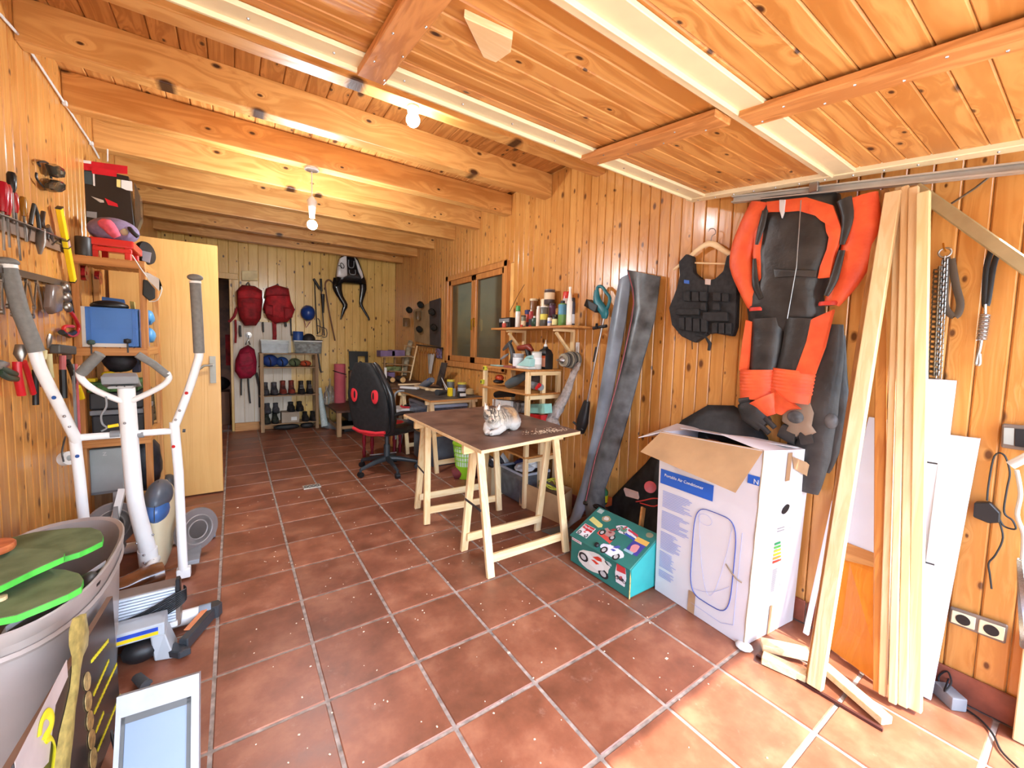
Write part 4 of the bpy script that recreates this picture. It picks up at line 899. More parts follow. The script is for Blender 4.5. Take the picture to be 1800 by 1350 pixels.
def cat_mat():
    m, t, b = new_mat('cat_fur'); N = t.nodes.new; L = t.links.new
    tc = N('ShaderNodeTexCoord'); w1 = N('ShaderNodeTexWave'); w1.inputs['Scale'].default_value = 13; w1.inputs['Distortion'].default_value = 7; w1.inputs['Detail'].default_value = 3; w1.inputs['Detail Scale'].default_value = 2
    L(tc.outputs['Object'], w1.inputs[0]); n1 = N('ShaderNodeTexNoise'); n1.inputs['Scale'].default_value = 9; L(tc.outputs['Object'], n1.inputs[0])
    r1 = N('ShaderNodeValToRGB'); e = r1.color_ramp.elements; e[0].color = srgb((66, 54, 42)); e[0].position = .2; e[1].color = srgb((184, 166, 140)); e[1].position = .5; L(w1.outputs[0], r1.inputs[0])
    r2 = N('ShaderNodeValToRGB'); e = r2.color_ramp.elements; e[0].color = srgb((74, 56, 42)); e[0].position = .44; e[1].color = srgb((186, 138, 74)); e[1].position = .6; L(n1.outputs[0], r2.inputs[0])
    # along the body (camera side = front): white chest and legs, tabby face, calico back
    sx = N('ShaderNodeSeparateXYZ'); L(tc.outputs['Object'], sx.inputs[0])
    mz = N('ShaderNodeMapRange'); mz.inputs['From Min'].default_value = .05; mz.inputs['From Max'].default_value = .10; L(sx.outputs[2], mz.inputs[0])
    dt = N('ShaderNodeVectorMath'); dt.operation = 'DOT_PRODUCT'; dt.inputs[1].default_value = (F_.x, F_.y, 0); L(tc.outputs['Object'], dt.inputs[0])
    my = N('ShaderNodeMapRange'); my.inputs['From Min'].default_value = -.03; my.inputs['From Max'].default_value = .05; L(dt.outputs['Value'], my.inputs[0])
    mA = N('ShaderNodeMix'); mA.data_type = 'RGBA'; L(my.outputs[0], mA.inputs[0]); L(r2.outputs[0], mA.inputs[6]); L(r1.outputs[0], mA.inputs[7])
    mB = N('ShaderNodeMix'); mB.data_type = 'RGBA'; L(mz.outputs[0], mB.inputs[0]); mB.inputs[6].default_value = srgb((196, 190, 182)); L(mA.outputs[2], mB.inputs[7])
    n2 = N('ShaderNodeTexNoise'); n2.inputs['Scale'].default_value = 160; n2.inputs['Detail'].default_value = 4; L(tc.outputs['Object'], n2.inputs[0])
    mC = N('ShaderNodeMix'); mC.data_type = 'RGBA'; mC.inputs[0].default_value = .12; L(mB.outputs[2], mC.inputs[6]); mC.inputs[7].default_value = srgb((238, 232, 222))
    L(mC.outputs[2], b.inputs['Base Color']); b.inputs['Roughness'].default_value = .85
    bp = N('ShaderNodeBump'); bp.inputs['Strength'].default_value = .7; bp.inputs['Distance'].default_value = .004; L(n2.outputs[0], bp.inputs['Height']); L(bp.outputs[0], b.inputs['Normal'])
    return m
ct = thing('cat', P0, 'white, grey and ginger tabby cat lying with closed eyes on the brown table', 'cat')
FUR = cat_mat()
cb_ = m_.build('cat_body', FUR, ct, smooth=True, origin=CL(-.13, 0, 0))
md = cb_.modifiers.new('one_skin', 'REMESH'); md.mode = 'VOXEL'; md.voxel_size = .0042; md.use_smooth_shade = True
md = cb_.modifiers.new('soft', 'SMOOTH'); md.iterations = 3; md.factor = .5
tx = bpy.data.textures.new('fur_clumps', 'CLOUDS'); tx.noise_scale = .012
md = cb_.modifiers.new('clumps', 'DISPLACE'); md.texture = tx; md.strength = .006; md.mid_level = .5
DKF = mat('dark_fur', (64, 54, 46), .9)
for s_ in (-1, 1):
    M().tube([HL(.0475, s_*.012, .004), HL(.046, s_*.021, -.001), HL(.041, s_*.031, .004)], .0024, 6, smooth=3).build('closed_eye', DKF, ct)
    M().slab([HL(.008, s_*.024, .034), HL(.006, s_*.046, .038), HL(.003, s_*.0465, .072), HL(.005, s_*.034, .055)], hd*.004).build('inner_ear', mat('ear_pink', (232, 206, 196), .8), ct)
    for k in (-1, 0, 1): M().tube([HL(.047, s_*.012, -.016), HL(.05, s_*.045, -.014+k*.012)], .0005, 4).build('whisker', PAPER, ct)
    for k in (0, 1, 2): M().tube([CL(.028, s_*.014+(k-1)*.008, .02), CL(.034, s_*.014+(k-1)*.008, .008)], .0012, 5).build('toe_line', DKF, ct)
M().ball(HL(.059, 0, -.010), (.005, .006, .0045), 10, 6).build('nose', mat('nose_pink', (170, 110, 100), .5), ct, smooth=True)
M().tube([HL(.06, -.010, -.026), HL(.061, 0, -.02), HL(.06, .010, -.026)], .0012, 5).build('mouth', DKF, ct)
for k, (a, b) in enumerate(((-.008, .0), (.0, .0), (.008, .0))): M().tube([HL(.047, a*.8, .018), HL(.036, a*1.5, .035), HL(.012, a*2, .0475)], .0024, 5).build('forehead_stripe', DKF, ct)

# ------------------------------------------------------------------ office chair
BF = mat('black_fabric', (30, 30, 31), .85, var=.2, scale=30); BG = mat('black_leatherette', (34, 35, 37), .25, var=.2, scale=5); RDF = mat('red_fabric', (206, 44, 54), .6, var=.1)
BP = mat('grey_black_nylon', (56, 62, 66), .4, var=.15)
ch = thing('office_chair', (.66, 2.9, 0), 'black and red high-backed swivel chair seen from behind', 'chair')
CX = Matrix.Translation((.665, 2.9, 0)) @ Matrix.Rotation(math.radians(90-60), 4, 'Z')
prof = [(.415, .17), (.47, .215), (.56, .235), (.70, .245), (.80, .24), (.90, .205), (1.0, .155), (1.07, .115), (1.105, .085)]
def back_ring(z, hw, x0, th_, n=16):
    r = []
    for k in range(n):
        t = 6.2832*k/n; c_, s_ = math.cos(t), math.sin(t)
        r.append(V(x0+th_*math.copysign(abs(c_)**.6, c_), hw*math.copysign(abs(s_)**.55, s_), z))
    return r
M(CX).loft([back_ring(z, hw, -.21-(z-.42)*.16, .028) for z, hw in prof]).build('backrest', BF, ch, smooth=True)
M(CX).loft([back_ring(z, hw*1.02, -.165-(z-.42)*.16, .03) for z, hw in prof]).build('back_cushion', BG, ch, smooth=True)
for s_ in (-1, 1):
    M(CX).tube([(-.15-(z-.42)*.16, s_*hw, z) for z, hw in prof], (.02, .03, .036, .036, .034, .03, .028, .026, .016), 10).build('side_bolster', BG, ch, smooth=True)
    c = V(-.24-(.80-.42)*.16, s_*.13, .80)
    M(CX).ball(c+V(-.0, 0, 0), (.009, .042, .075), 18, 10).build('red_oval', RDF, ch, smooth=True)
    M(CX).ball(c+V(-.005, -s_*.012, 0), (.006, .014, .04), 14, 8).build('oval_opening', BLACK, ch, smooth=True)
    M(CX).tube([(-.19, s_*.26, .62), (-.1, s_*.29, .63), (.06, s_*.29, .60), (.14, s_*.28, .5), (.17, s_*.26, .42)], (.016, .02, .02, .016, .014), 8, smooth=4).build('armrest', BLACK, ch, smooth=True)
M(CX).tube([(-.245, -.2, .455), (-.262, -.1, .44), (-.264, .1, .44), (-.245, .2, .455)], .016, 8).tube([(-.22, -.17, .425), (-.24, 0, .41), (-.22, .17, .425)], .014, 8).build('red_piping', RDF, ch, smooth=True, kind='stuff')
M(CX).loft([[V(.05+.26*math.copysign(abs(math.cos(6.2832*k/20))**.6, math.cos(6.2832*k/20))*s_, .25*math.copysign(abs(math.sin(6.2832*k/20))**.6, math.sin(6.2832*k/20))*s_, z) for k in range(20)] for z, s_ in ((.40, .86), (.415, .97), (.45, 1), (.475, .97), (.485, .85))]).build('seat', BG, ch, smooth=True)
M(CX).ball((.06, 0, .484), (.14, .12, .012), 18, 8).build('seat_panel', RDF, ch, smooth=True)
M(CX).cone((0, 0, .1), (0, 0, .27), .032, .03, 16).cone((0, 0, .26), (0, 0, .39), .02, .02, 14).build('gas_column', BP, ch, smooth=True, kind='stuff')
M(CX).box((-.1, -.09, .375), (.12, .09, .405)).build('tilt_plate', BP, ch, bev=.006)
for k in range(5):
    t = math.radians(k*72+200-30); c_, s_ = math.cos(t), math.sin(t)
    M(CX).tube([(c_*.02, s_*.02, .125), (c_*.12, s_*.12, .115), (c_*.3, s_*.3, .075)], (.032, .026, .017), 10, flat=.8).build('base_leg', BP, ch, smooth=True)
    cs = M(CX).tube([(c_*.3, s_*.3, .08), (c_*.3, s_*.3, .05)], .012, 8).build('caster', BP, ch)
    M(CX).cone((c_*.3-s_*.02, s_*.3+c_*.02, .027), (c_*.3+s_*.02, s_*.3-c_*.02, .027), .026, .026, 16).build('wheel', BLACK, cs, smooth=True)
M(CX).ball((-.09, -.02, .1), (.004, .004, .004), 6, 4).build('rivet', STEEL, ch)

# ------------------------------------------------------------------ stools behind the chair
st = thing('wooden_stool', (.95, 3.6, 0), 'dark red turned-leg wooden stool behind the swivel chair', 'stool')
DR = mat('dark_red_lacquer', (118, 22, 34), .2, var=.15)
for nm, (a, b) in enumerate(((640, 806), (654, 812), (693, 803), (703, 795))):
    f0 = PZ(a, b, 0); m_ = M().lathe(f0, [(.016, 0), (.02, .08), (.014, .12), (.022, .2), (.014, .3), (.02, .33), (.016, .36)], 12); m_.build('leg', DR, st, smooth=True)
c = (PZ(640, 806)+PZ(654, 812)+PZ(693, 803)+PZ(703, 795))/4
M().lathe(c+V(0, 0, .36), [(.15, 0), (.17, .01), (.17, .03), (.0, .035)], 22).build('seat', DR, st, smooth=True)
M().tube([PZ(650, 800, .15), PZ(697, 795, .15)], .007, 8).build('stretcher', STEEL, st)
rs = thing('round_stool', PZ(722, 740, .3), 'round padded stool with red rim and grey tube legs by the workbench', 'stool')
c = PZ(723, 717, .52)
M().lathe(c, [(.02, 0), (.12, .004), (.13, .025), (.125, .035)], 22).build('seat_rim', RDF, rs, smooth=True)
M().lathe(c, [(.118, .034), (.105, .05), (.0, .056)], 22).build('seat_pad', BG, rs, smooth=True)
for dx, dy in ((-.1, -.1), (.1, -.1), (.1, .1), (-.1, .1)): M().tube([c+V(dx*.5, dy*.5, 0), V(c.x+dx, c.y+dy, .01)], .011, 8).build('leg', GREY, rs, smooth=True)
tc_ = thing('tube_chair', PZ(696, 770, 0)+V(.1, .0, 0), 'grey bent tube chair frame with white seat between swivel chair and workbench', 'chair')
M().tube([PY(696, 772, 3.3), PY(693, 720, 3.3), PY(694, 695, 3.3), PY(700, 688, 3.3), PY(710, 687, 3.3)], .012, 8, smooth=3).build('frame', GREY, tc_, smooth=True)
M().box(PY(688, 726, 3.4), PY(708, 712, 3.7)).build('seat', WHITE, tc_, bev=.01)

# ------------------------------------------------------------------ workbench
wbn = thing('workbench', (1.3, 3.1, 0), 'dark-topped workbench on pine trestles below the window', 'workbench')
WB = [PZ(767, 703, .74)+V(-.0, 0, 0), PZ(861, 697, .74), V(1.62, 3.72, .74), PZ(697, 684, .74)]
WB[0] = V(.99, 2.56, .74); WB[1] = V(1.62, 2.62, .74)
GT = mat('grimy_grey_top', (84, 76, 70), .6, var=.3, scale=8)
M().slab([p+V(0, 0, -.02) for p in WB], (0, 0, .018)).build('board', W_SHELFX, wbn)
M().slab([p+V(0, 0, -.002) for p in WB], (0, 0, .004)).build('worktop', GT, wbn)
for y_ in (2.72, 3.55):
    M().bar(V(1.0, y_, .70), V(1.6, y_, .70), .05, .03, (0, 0, 1)).build('rail', W_PALEX, wbn)
    for x_ in (1.06, 1.54):
        for s_ in (-1, 1): M().bar(V(x_, y_+s_*.17, 0), V(x_, y_+s_*.02, .7), .04, .024, (1, 0, 0)).build('leg', W_PALE, wbn)
    M().bar(V(1.06, y_-.14, .1), V(1.54, y_-.14, .1), .045, .016, (0, 0, 1)).build('stretcher', W_PALEX, wbn)
w2 = thing('side_table', (1.3, 4.5, 0), 'worn brown table continuing the workbench into the back corner', 'table')
M().box((.98, 3.76, .725), (1.63, 5.2, .75)).build('tabletop', mat('worn_brown_top', (116, 84, 62), .5, var=.3, scale=5), w2, bev=.003)
for x_ in (1.03, 1.58):
    for y_ in (3.82, 5.14): M().box((x_-.025, y_-.025, 0), (x_+.025, y_+.025, .725)).build('leg', W_SHELFZ, w2)

def cansh(base, r, h, body, cap=None, band=None, name='can', label='', cat='can', grp=None, neck=None, rough=.3, trans=0, fill=None):
    """round container: body, optional band label (colour), cap (colour, radius share, height share), neck"""
    t = thing(name, base, label, cat, grp); hb = h*(1-(cap[2] if cap else 0)-(neck or 0))
    bm_ = body if not isinstance(body, tuple) else mat('c%d_%d_%d_%d' % (*body, int(trans*10)), body, rough, var=.05, trans=trans)
    pr_ = [(r*.94, 0), (r, h*.02), (r, hb*.97), (r*(.92 if not neck else .8), hb)]
    if neck: pr_ += [(r*.4, hb+h*neck*.7), (r*.38, hb+h*neck)]
    M().lathe(base, pr_, 16).build('body', bm_, t, smooth=True)
    if band: M().lathe(base, [(r*1.02, hb*band[1]), (r*1.02, hb*band[2])], 16).build('paper_label', mat('b%d_%d_%d' % band[0], band[0], .5, var=.08), t, smooth=True)
    if cap: M().lathe(base+V(0, 0, h*(1-cap[2])), [(r*cap[1], 0), (r*cap[1], h*cap[2]*.9), (r*cap[1]*.8, h*cap[2]), (0, h*cap[2])], 16).build('cap', mat('c%d_%d_%d_0' % cap[0], cap[0], .35, var=.05), t, smooth=True)
    if fill: M().lathe(base+V(0, 0, .004), [(r*.88, 0), (r*.88, hb*.6), (0, hb*.6)], 14).build('contents', mat('f%d_%d_%d' % fill, fill, .8, var=.2), t, smooth=True)
    return t
def on_shelf(cx, yb, yt, wpx, x, z):
    p = PX(cx, yb, x); s_ = mpp(p); return V(p.x, p.y, z), wpx*s_/2, (yb-yt)*s_*1.0
def on_top(cx, yb, yt, wpx, z):
    p = PZ(cx, yb, z); s_ = mpp(p); return p, wpx*s_/2, (yb-yt)*s_

# ------------------------------------------------------------------ wall shelf with bottles and cans
sf = thing('wall_shelf', (1.56, 1.6, 1.25), 'pine wall shelf on two triangular brackets, full of cans and bottles', 'shelf')
SZ = 1.462
M().box((1.42, 1.05, SZ-.018), (1.655, 2.16, SZ)).build('shelf_board', W_SHELFY, sf, bev=.002)
for y_ in (1.27, 1.93):
    M().bar((1.645, y_, SZ-.02), (1.645, y_, SZ-.24), .035, .02, (0, 1, 0)).build('bracket_post', W_FRAMEZ if False else W_PALE, sf)
    M().bar((1.45, y_, SZ-.03), (1.655, y_, SZ-.03), .03, .02, (0, 1, 0)).build('bracket_arm', W_PALEX, sf)
    M().bar((1.47, y_, SZ-.05), (1.64, y_, SZ-.22), .022, .018, (0, 1, 0)).build('bracket_brace', W_PALE, sf)
G1 = 'containers on the wall shelf'
def sh(cx, yt, w_, x, lab, nm, cat, body, cap=None, band=None, neck=None, trans=0, zoff=0, yb=571, rough=.3, fill=None):
    b, r, h = on_shelf(cx, yb, yt, w_, x, SZ+.001+zoff); return cansh(b, r, h, body, cap, band, nm, lab, cat, G1, neck, rough, trans, fill)
sh(910, 533, 9, 1.5, 'white spray can with green cap near the left end of the wall shelf', 'spray_can', 'can', (232, 230, 224), ((70, 150, 84), .95, .26))
sh(920, 550, 9, 1.5, 'small clear jar with cream label right of the white spray can', 'jar', 'jar', (120, 120, 100), ((60, 60, 60), 1.02, .12), ((222, 206, 170), .1, .6))
sh(927, 540, 9, 1.56, 'orange and red spray can with blue trigger head on the wall shelf', 'spray_can', 'can', (196, 70, 50), ((44, 50, 110), 1.2, .24), ((60, 60, 90), .05, .4))
sh(933, 541, 8, 1.48, 'thin black and red spray can with a white tip on the wall shelf', 'spray_can', 'can', (150, 44, 50), ((226, 222, 214), .4, .1), ((36, 36, 44), .1, .5))
sh(939, 552, 11, 1.5, 'short dark green bottle with white stripe on the wall shelf', 'bottle', 'bottle', (44, 70, 56), ((220, 220, 214), .5, .18))
sh(937, 520, 14, 1.62, 'brown jar with flat cream lid standing at the back of the wall shelf', 'jar', 'jar', (140, 96, 60), ((222, 206, 170), 1.05, .08), trans=.2)
sh(946, 535, 8, 1.5, 'tall cream squeeze tube upright on the wall shelf', 'tube', 'tube', (232, 220, 206), ((240, 236, 230), .8, .15))
sh(956, 536, 14, 1.5, 'clear plastic tumbler with yellow label and white rim on the wall shelf', 'jar', 'jar', (120, 118, 112), ((230, 228, 224), 1.03, .05), ((216, 206, 90), .35, .65), trans=.5)
sh(958, 522, 18, 1.61, 'cream tub under the tall glass jar on the wall shelf', 'tub', 'tub', (226, 210, 180), None)
sh(966, 497, 19, 1.6, 'glass coffee jar with square cream label stacked highest on the wall shelf', 'jar', 'jar', (96, 84, 86), ((120, 110, 110), 1.0, .08), ((226, 206, 172), .35, .85), zoff=.19, yb=523, trans=.3, fill=(66, 40, 44))
sh(970, 530, 12, 1.56, 'purple tinted jar behind the small pill bottles on the wall shelf', 'jar', 'jar', (110, 70, 100), ((70, 50, 60), 1.02, .1), trans=.2)
sh(966, 553, 8, 1.48, 'small white pill bottle with blue mark on the wall shelf', 'bottle', 'bottle', (226, 222, 224), ((50, 40, 50), .8, .18), ((130, 150, 210), .35, .6))
sh(975, 551, 10, 1.48, 'small black jar with white and yellow label on the wall shelf', 'jar', 'jar', (40, 36, 36), ((36, 32, 34), 1.0, .2), ((228, 222, 160), .1, .75))
sh(988, 527, 15, 1.5, 'green and blue foam spray can on the wall shelf', 'spray_can', 'can', (110, 160, 90), ((40, 40, 46), .5, .12), ((90, 150, 180), .5, .95))
sh(996, 505, 14, 1.6, 'red round tin stacked at the right back of the wall shelf', 'tin', 'tin', (206, 54, 48), None, ((226, 210, 206), .3, .6), zoff=.14, yb=535)
sh(1000, 504, 10, 1.47, 'white silicone cartridge with long nozzle on the wall shelf', 'cartridge', 'cartridge', (236, 232, 228), ((240, 236, 230), .5, .06), neck=.3)
sh(1006, 522, 8, 1.55, 'black and blue spray can at the right end of the wall shelf', 'spray_can', 'can', (56, 60, 80), ((40, 38, 44), .9, .16), ((206, 206, 214), .1, .5))
sh(917, 567, 5, 1.46, 'tiny red round tub lying before the cream-labelled jar', 'small_tub', 'tub', (200, 60, 40), None)
bxx = thing('radio', PX(893, 571, 1.56), 'small black radio with silver handle at the left end of the wall shelf', 'radio')
c = V(1.56, PX(893, 571, 1.56).y, SZ+.001)
M().box(c+V(-.04, -.09, 0), c+V(.03, .1, .1)).build('housing', BLACK, bxx, bev=.006)
M().box(c+V(-.046, -.08, .055), c+V(-.04, .09, .09)).build('grille', GREY, bxx, bev=.002)
M().box(c+V(-.05, -.06, .015), c+V(-.04, .0, .045)).build('display', STEEL, bxx, bev=.002)
sh(886, 560, 7, 1.45, 'small red knob-topped pot at the left end of the wall shelf', 'pot', 'pot', (196, 84, 70), ((226, 220, 210), .6, .3))
M().tube([PX(922, 500, 1.63), PX(910, 520, 1.63), PX(896, 548, 1.63)], .0025, 5).build('thin_rod', BLACK, None, 'thin dark rod leaning on the wall above the radio', 'rod')

# ------------------------------------------------------------------ pine rack between the tables
rk = thing('pine_rack', (1.45, 1.75, .5), 'home-made pine rack standing between table and wall, loaded with power tools', 'rack')
RX0, RX1, RY0, RY1 = 1.31, 1.62, 1.40, 2.06
for x_, y_ in ((RX0, RY0), (RX0, RY1), (RX1-.0, RY0), (RX1, RY1), (1.46, RY0)):
    M().box((x_-.018, y_-.016, 0), (x_+.018, y_+.016, 1.10)).build('post', W_PALE, rk, bev=.002)
RZ = (1.115, .925, .70, .42)
for z_ in RZ:
    M().box((RX0-.03, RY0-.02, z_-.014), (RX1+.02, RY1+.02, z_)).build('shelf_board', W_SHELFY, rk, bev=.002)
    M().bar((RX0, RY0-.025, z_-.03), (RX1, RY0-.025, z_-.03), .03, .016, (0, 0, 1)).build('end_rail', W_PALEX, rk)
def rs_(cx, yt, w_, x, z, yb, lab, nm, cat, body, **k):
    b, r, h = on_shelf(cx, yb, yt, w_, x, z+.001); return cansh(b, r, h, body, k.get('cap'), k.get('band'), nm, lab, cat, 'things on the pine rack', k.get('neck'), k.get('rough', .3), k.get('trans', 0))
rs_(911, 618, 20, 1.38, RZ[0], 643, 'grey steel paint tin with white label on the pine rack', 'paint_tin', 'tin', (150, 152, 156), cap=((180, 180, 184), 1.03, .05), band=((222, 226, 232), .1, .75))
rs_(943, 612, 18, 1.42, RZ[0], 643, 'white and black paint tin behind the iron on the pine rack', 'paint_tin', 'tin', (206, 206, 204), cap=((170, 168, 160), 1.03, .06), band=((226, 228, 230), .3, .7))
o = thing('oil_bottle', PX(962, 646, 1.36), 'black oil bottle with orange and white label on the pine rack', 'bottle')
c = V(1.52, PX(962, 646, 1.52).y+.03, RZ[0]+.001)
M().loft([[c+V(a*.04*s_, b*.055*s2, z) for a, b in ((-1, -1), (1, -1), (1, 1), (-1, 1))] for z, s_, s2 in ((0, .95, .95), (.01, 1, 1), (.12, 1, 1), (.155, .8, .7), (.17, .4, .3), (.185, .4, .3))]).build('body', BLACK, o, bev=.006, smooth=True)
M().box(c+V(-.043, -.05, .02), c+V(-.041, .02, .11)).build('paper_label', mat('orange_label', (226, 160, 130), .5), o)
M().box(c+V(-.044, -.05, .09), c+V(-.042, .02, .11)).build('paper_label', mat('orange_band', (220, 96, 50), .5), o)
M().lathe(c+V(0, 0, .18), [(.014, 0), (.014, .02), (.004, .03), (.002, .06)], 10).build('spout', WHITE, o, smooth=True)
o = thing('clothes_iron', PX(930, 648, 1.33), 'pale turquoise and white iron standing on the pine rack', 'iron')
c = V(1.37, PX(930, 648, 1.37).y+.03, RZ[0]+.001)
TQL = mat('pale_turquoise', (160, 206, 204), .35, var=.05)
M().slab([c+V(-.03, .13, 0), c+V(-.05, .06, 0), c+V(-.055, -.09, 0), c+V(.05, -.09, 0), c+V(.05, .06, 0), c+V(.03, .13, 0)], (0, 0, .022)).build('sole', mat('iron_white', (216, 222, 222), .35), o, bev=.004)
M().loft([[c+V(a*.04, b, z) for a, b in ((-1, y1), (1, y1), (1, y0), (-1, y0))] for z, y0, y1 in ((.022, .1, -.08), (.05, .04, -.085), (.085, -.03, -.085))]).build('body', TQL, o, bev=.008, smooth=True)
M().tube([c+V(0, .04, .05), c+V(0, .0, .09), c+V(0, -.07, .1)], .013, 8, smooth=3).build('handle', TQL, o, smooth=True)
o = thing('angle_grinder', PX(893, 620, 1.4), 'black grinder with oval guards on the left of the pine rack top', 'grinder')
M().lathe(PX(893, 608, 1.44), [(.02, 0), (.07, .004), (.07, .012), (.02, .02)], 18, (-.5, .1, .5), (1, .6)).build('disc_guard', DARK, o, smooth=True)
M().tube([PX(896, 605, 1.44), PX(902, 625, 1.43), PX(898, 638, 1.42)], (.02, .025, .02), 10, smooth=3).build('grinder_body', DARK, o, smooth=True)
M().lathe(PX(888, 628, 1.42), [(.01, 0), (.05, .004), (.05, .012), (.01, .02)], 16, (-.4, .1, .6), (1, .7)).build('disc', GREY, o, smooth=True)
o = thing('power_drill', PX(920, 612, 1.5), 'dark red drill lying behind the paint tins', 'drill')
M().tube([PX(912, 612, 1.5), PX(930, 610, 1.5), PX(936, 616, 1.5)], (.024, .03, .015), 10).build('motor_housing', mat('dark_red_plastic', (130, 50, 36), .45), o, smooth=True)
M().tube([PX(926, 612, 1.5), PX(932, 632, 1.5)], (.022, .026), 10).build('grip', BLACK, o, smooth=True)
M().slab([V(1.3, PX(a, 645, 1.3).y, RZ[0]+.002) for a in (862, 874)]+[V(1.36, PX(a, 645, 1.36).y, RZ[0]+.002) for a in (890, 874)], (0, 0, .01)).build('folding_rule', mat('pale_teal', (150, 176, 166), .5), None, 'pale teal folding rule lying on the left of the pine rack top', 'ruler')
M().slab([V(1.28, PX(a, 645, 1.28).y, RZ[0]+.002) for a in (885, 900)]+[V(1.33, PX(a, 645, 1.33).y, RZ[0]+.002) for a in (906, 890)], (0, 0, .014)).build('red_tool', mat('faded_red', (150, 84, 76), .5), None, 'faded red flat tool lying before the paint tin', 'tool')
# second shelf
o = thing('jigsaw', PX(875, 672, 1.4), 'orange and black jigsaw on the middle shelf of the pine rack', 'saw')
c = PX(878, 668, 1.42); M().ball(c+V(0, 0, .02), (.04, .05, .03), 14, 8).build('motor_housing', mat('orange_plastic', (206, 80, 44), .4), o, smooth=True)
M().ball(c+V(-.01, 0, -.012), (.05, .055, .02), 14, 8).build('sole', BLACK, o, smooth=True)
o = thing('circular_saw', PX(915, 672, 1.4), 'grey-blue hand tool with thick body on the middle shelf', 'power tool')
M().tube([PX(893, 676, 1.4), PX(905, 670, 1.4), PX(925, 658, 1.42)], (.035, .045, .028), 12, smooth=3).build('motor_housing', mat('slate_plastic', (84, 98, 104), .3), o, smooth=True)
M().tube([PX(920, 660, 1.42), PX(938, 656, 1.44)], (.02, .03), 10).build('rear_grip', DARK, o, smooth=True)
o = thing('belt_sander', PX(940, 680, 1.36), 'grey and red sander lying on the middle shelf behind the post', 'sander')
M().tube([PX(935, 677, 1.4), PX(951, 681, 1.38)], (.032, .028), 12).build('motor_housing', GREY, o, smooth=True)
M().lathe(PX(942, 668, 1.48), [(.0, 0), (.06, .003), (.06, .02), (0, .025)], 18, (-1, 0, .2)).build('disc', mat('dark_disc', (90, 86, 86), .6), o, smooth=True)
M().tube([PX(943, 683, 1.36), PX(949, 676, 1.36)], .016, 8).build('red_nose', RED, o, smooth=True)
# third shelf: case, boxes
o = M().bar(PX(872, 708, 1.45), PX(905, 712, 1.42), .07, .08, (0, 0, 1)).build('white_box', PAPER, None, 'white box topped by a black tool on the third rack shelf', 'box', bev=.002)
M().tube([PX(872, 694, 1.45), PX(890, 690, 1.43), PX(903, 694, 1.42)], (.03, .04, .02), 10).build('black_tool', BLACK, None, 'rough black tool lying on the white box in the rack', 'tool', smooth=True)
M().bar(PX(906, 712, 1.45), PX(924, 717, 1.42), .085, .08, (0, 0, 1)).build('picture_box', mat('grey_box_print', (120, 112, 108), .5, var=.5, scale=25), None, 'grey picture-printed box on the third rack shelf', 'box', bev=.002)
M().bar(PX(931, 718, 1.45), PX(964, 718, 1.42), .075, .07, (0, 0, 1)).build('mint_box', mat('mint_box', (140, 196, 182), .5, var=.1), None, 'mint green and white tool box behind the right rack posts', 'box', bev=.002)
M().bar(PX(935, 733, 1.45), PX(958, 736, 1.42), .06, .07, (0, 0, 1)).build('red_box', RED, None, 'small red box below the mint green box in the rack', 'box', bev=.002)
for a, b, lab in ((853, 647, 'yellow-black tape measure hanging high on the left rack post'), (848, 671, 'yellow-black tape measure hanging lower on the left rack post')):
    p = PX(a, b, 1.28); o = M().box(p-V(.014, .018, .02), p+V(.014, .018, .02)).build('tape_measure', mat('tape_yellow', (206, 206, 60), .4), None, lab, 'tape measure', bev=.005)
    M().box(p-V(.0155, .008, .012), p+V(-.013, .008, .012)).build('tape_label', BLACK, o)
# discs on a peg and plastic bag
dw = thing('sanding_discs', PX(995, 632, 1.58), 'row of grey sanding discs threaded on a peg of the right wall', 'discs')
a, b = V(1.50, 1.22, 1.205), V(1.655, 1.22, 1.205)
for k in range(8):
    x_ = 1.50+k*.018; r_ = .05+.016*min(k, 4)/4; M().cone((x_, 1.215, 1.20), (x_+.012, 1.215, 1.20), r_, r_, 22).build('disc', mat('disc%d' % (k % 3), ((150, 142, 124), (110, 106, 100), (70, 66, 62))[k % 3], .8), dw, smooth=True)
M().cone((1.44, 1.215, 1.20), (1.655, 1.215, 1.20), .008, .008, 10).lathe((1.49, 1.215, 1.2), [(.0, -.03), (.012, -.02), (.03, .0), (.02, .012)], 14, (1, 0, 0)).build('spindle', STEEL, dw, smooth=True, kind='stuff')
M().bar((1.65, 1.215, 1.24), (1.65, 1.215, 1.34), .03, .012, (0, 1, 0)).build('peg_plate', WHITE, dw)
pb = M().tube([PX(a, b, x) for a, b, x in ((1020, 637, 1.6), (1016, 642, 1.59), (1007, 660, 1.57), (996, 690, 1.55), (984, 712, 1.52), (970, 738, 1.46), (980, 748, 1.44))], [k*.0032 for k in (4, 8, 10, 13, 18, 19, 8)], 16, smooth=5, flat=.6, up=(0, 1, 0))
for v in pb.bm.verts: v.co += V(random.gauss(0, 1), random.gauss(0, 1), random.gauss(0, 1))*.0022
pb.build('plastic_bag', mat('crinkled_film', (196, 188, 184), .12, var=.15, scale=40, trans=.45, bump=1), None, 'long crumpled clear plastic sleeve hanging right of the rack', 'bag', smooth=True)
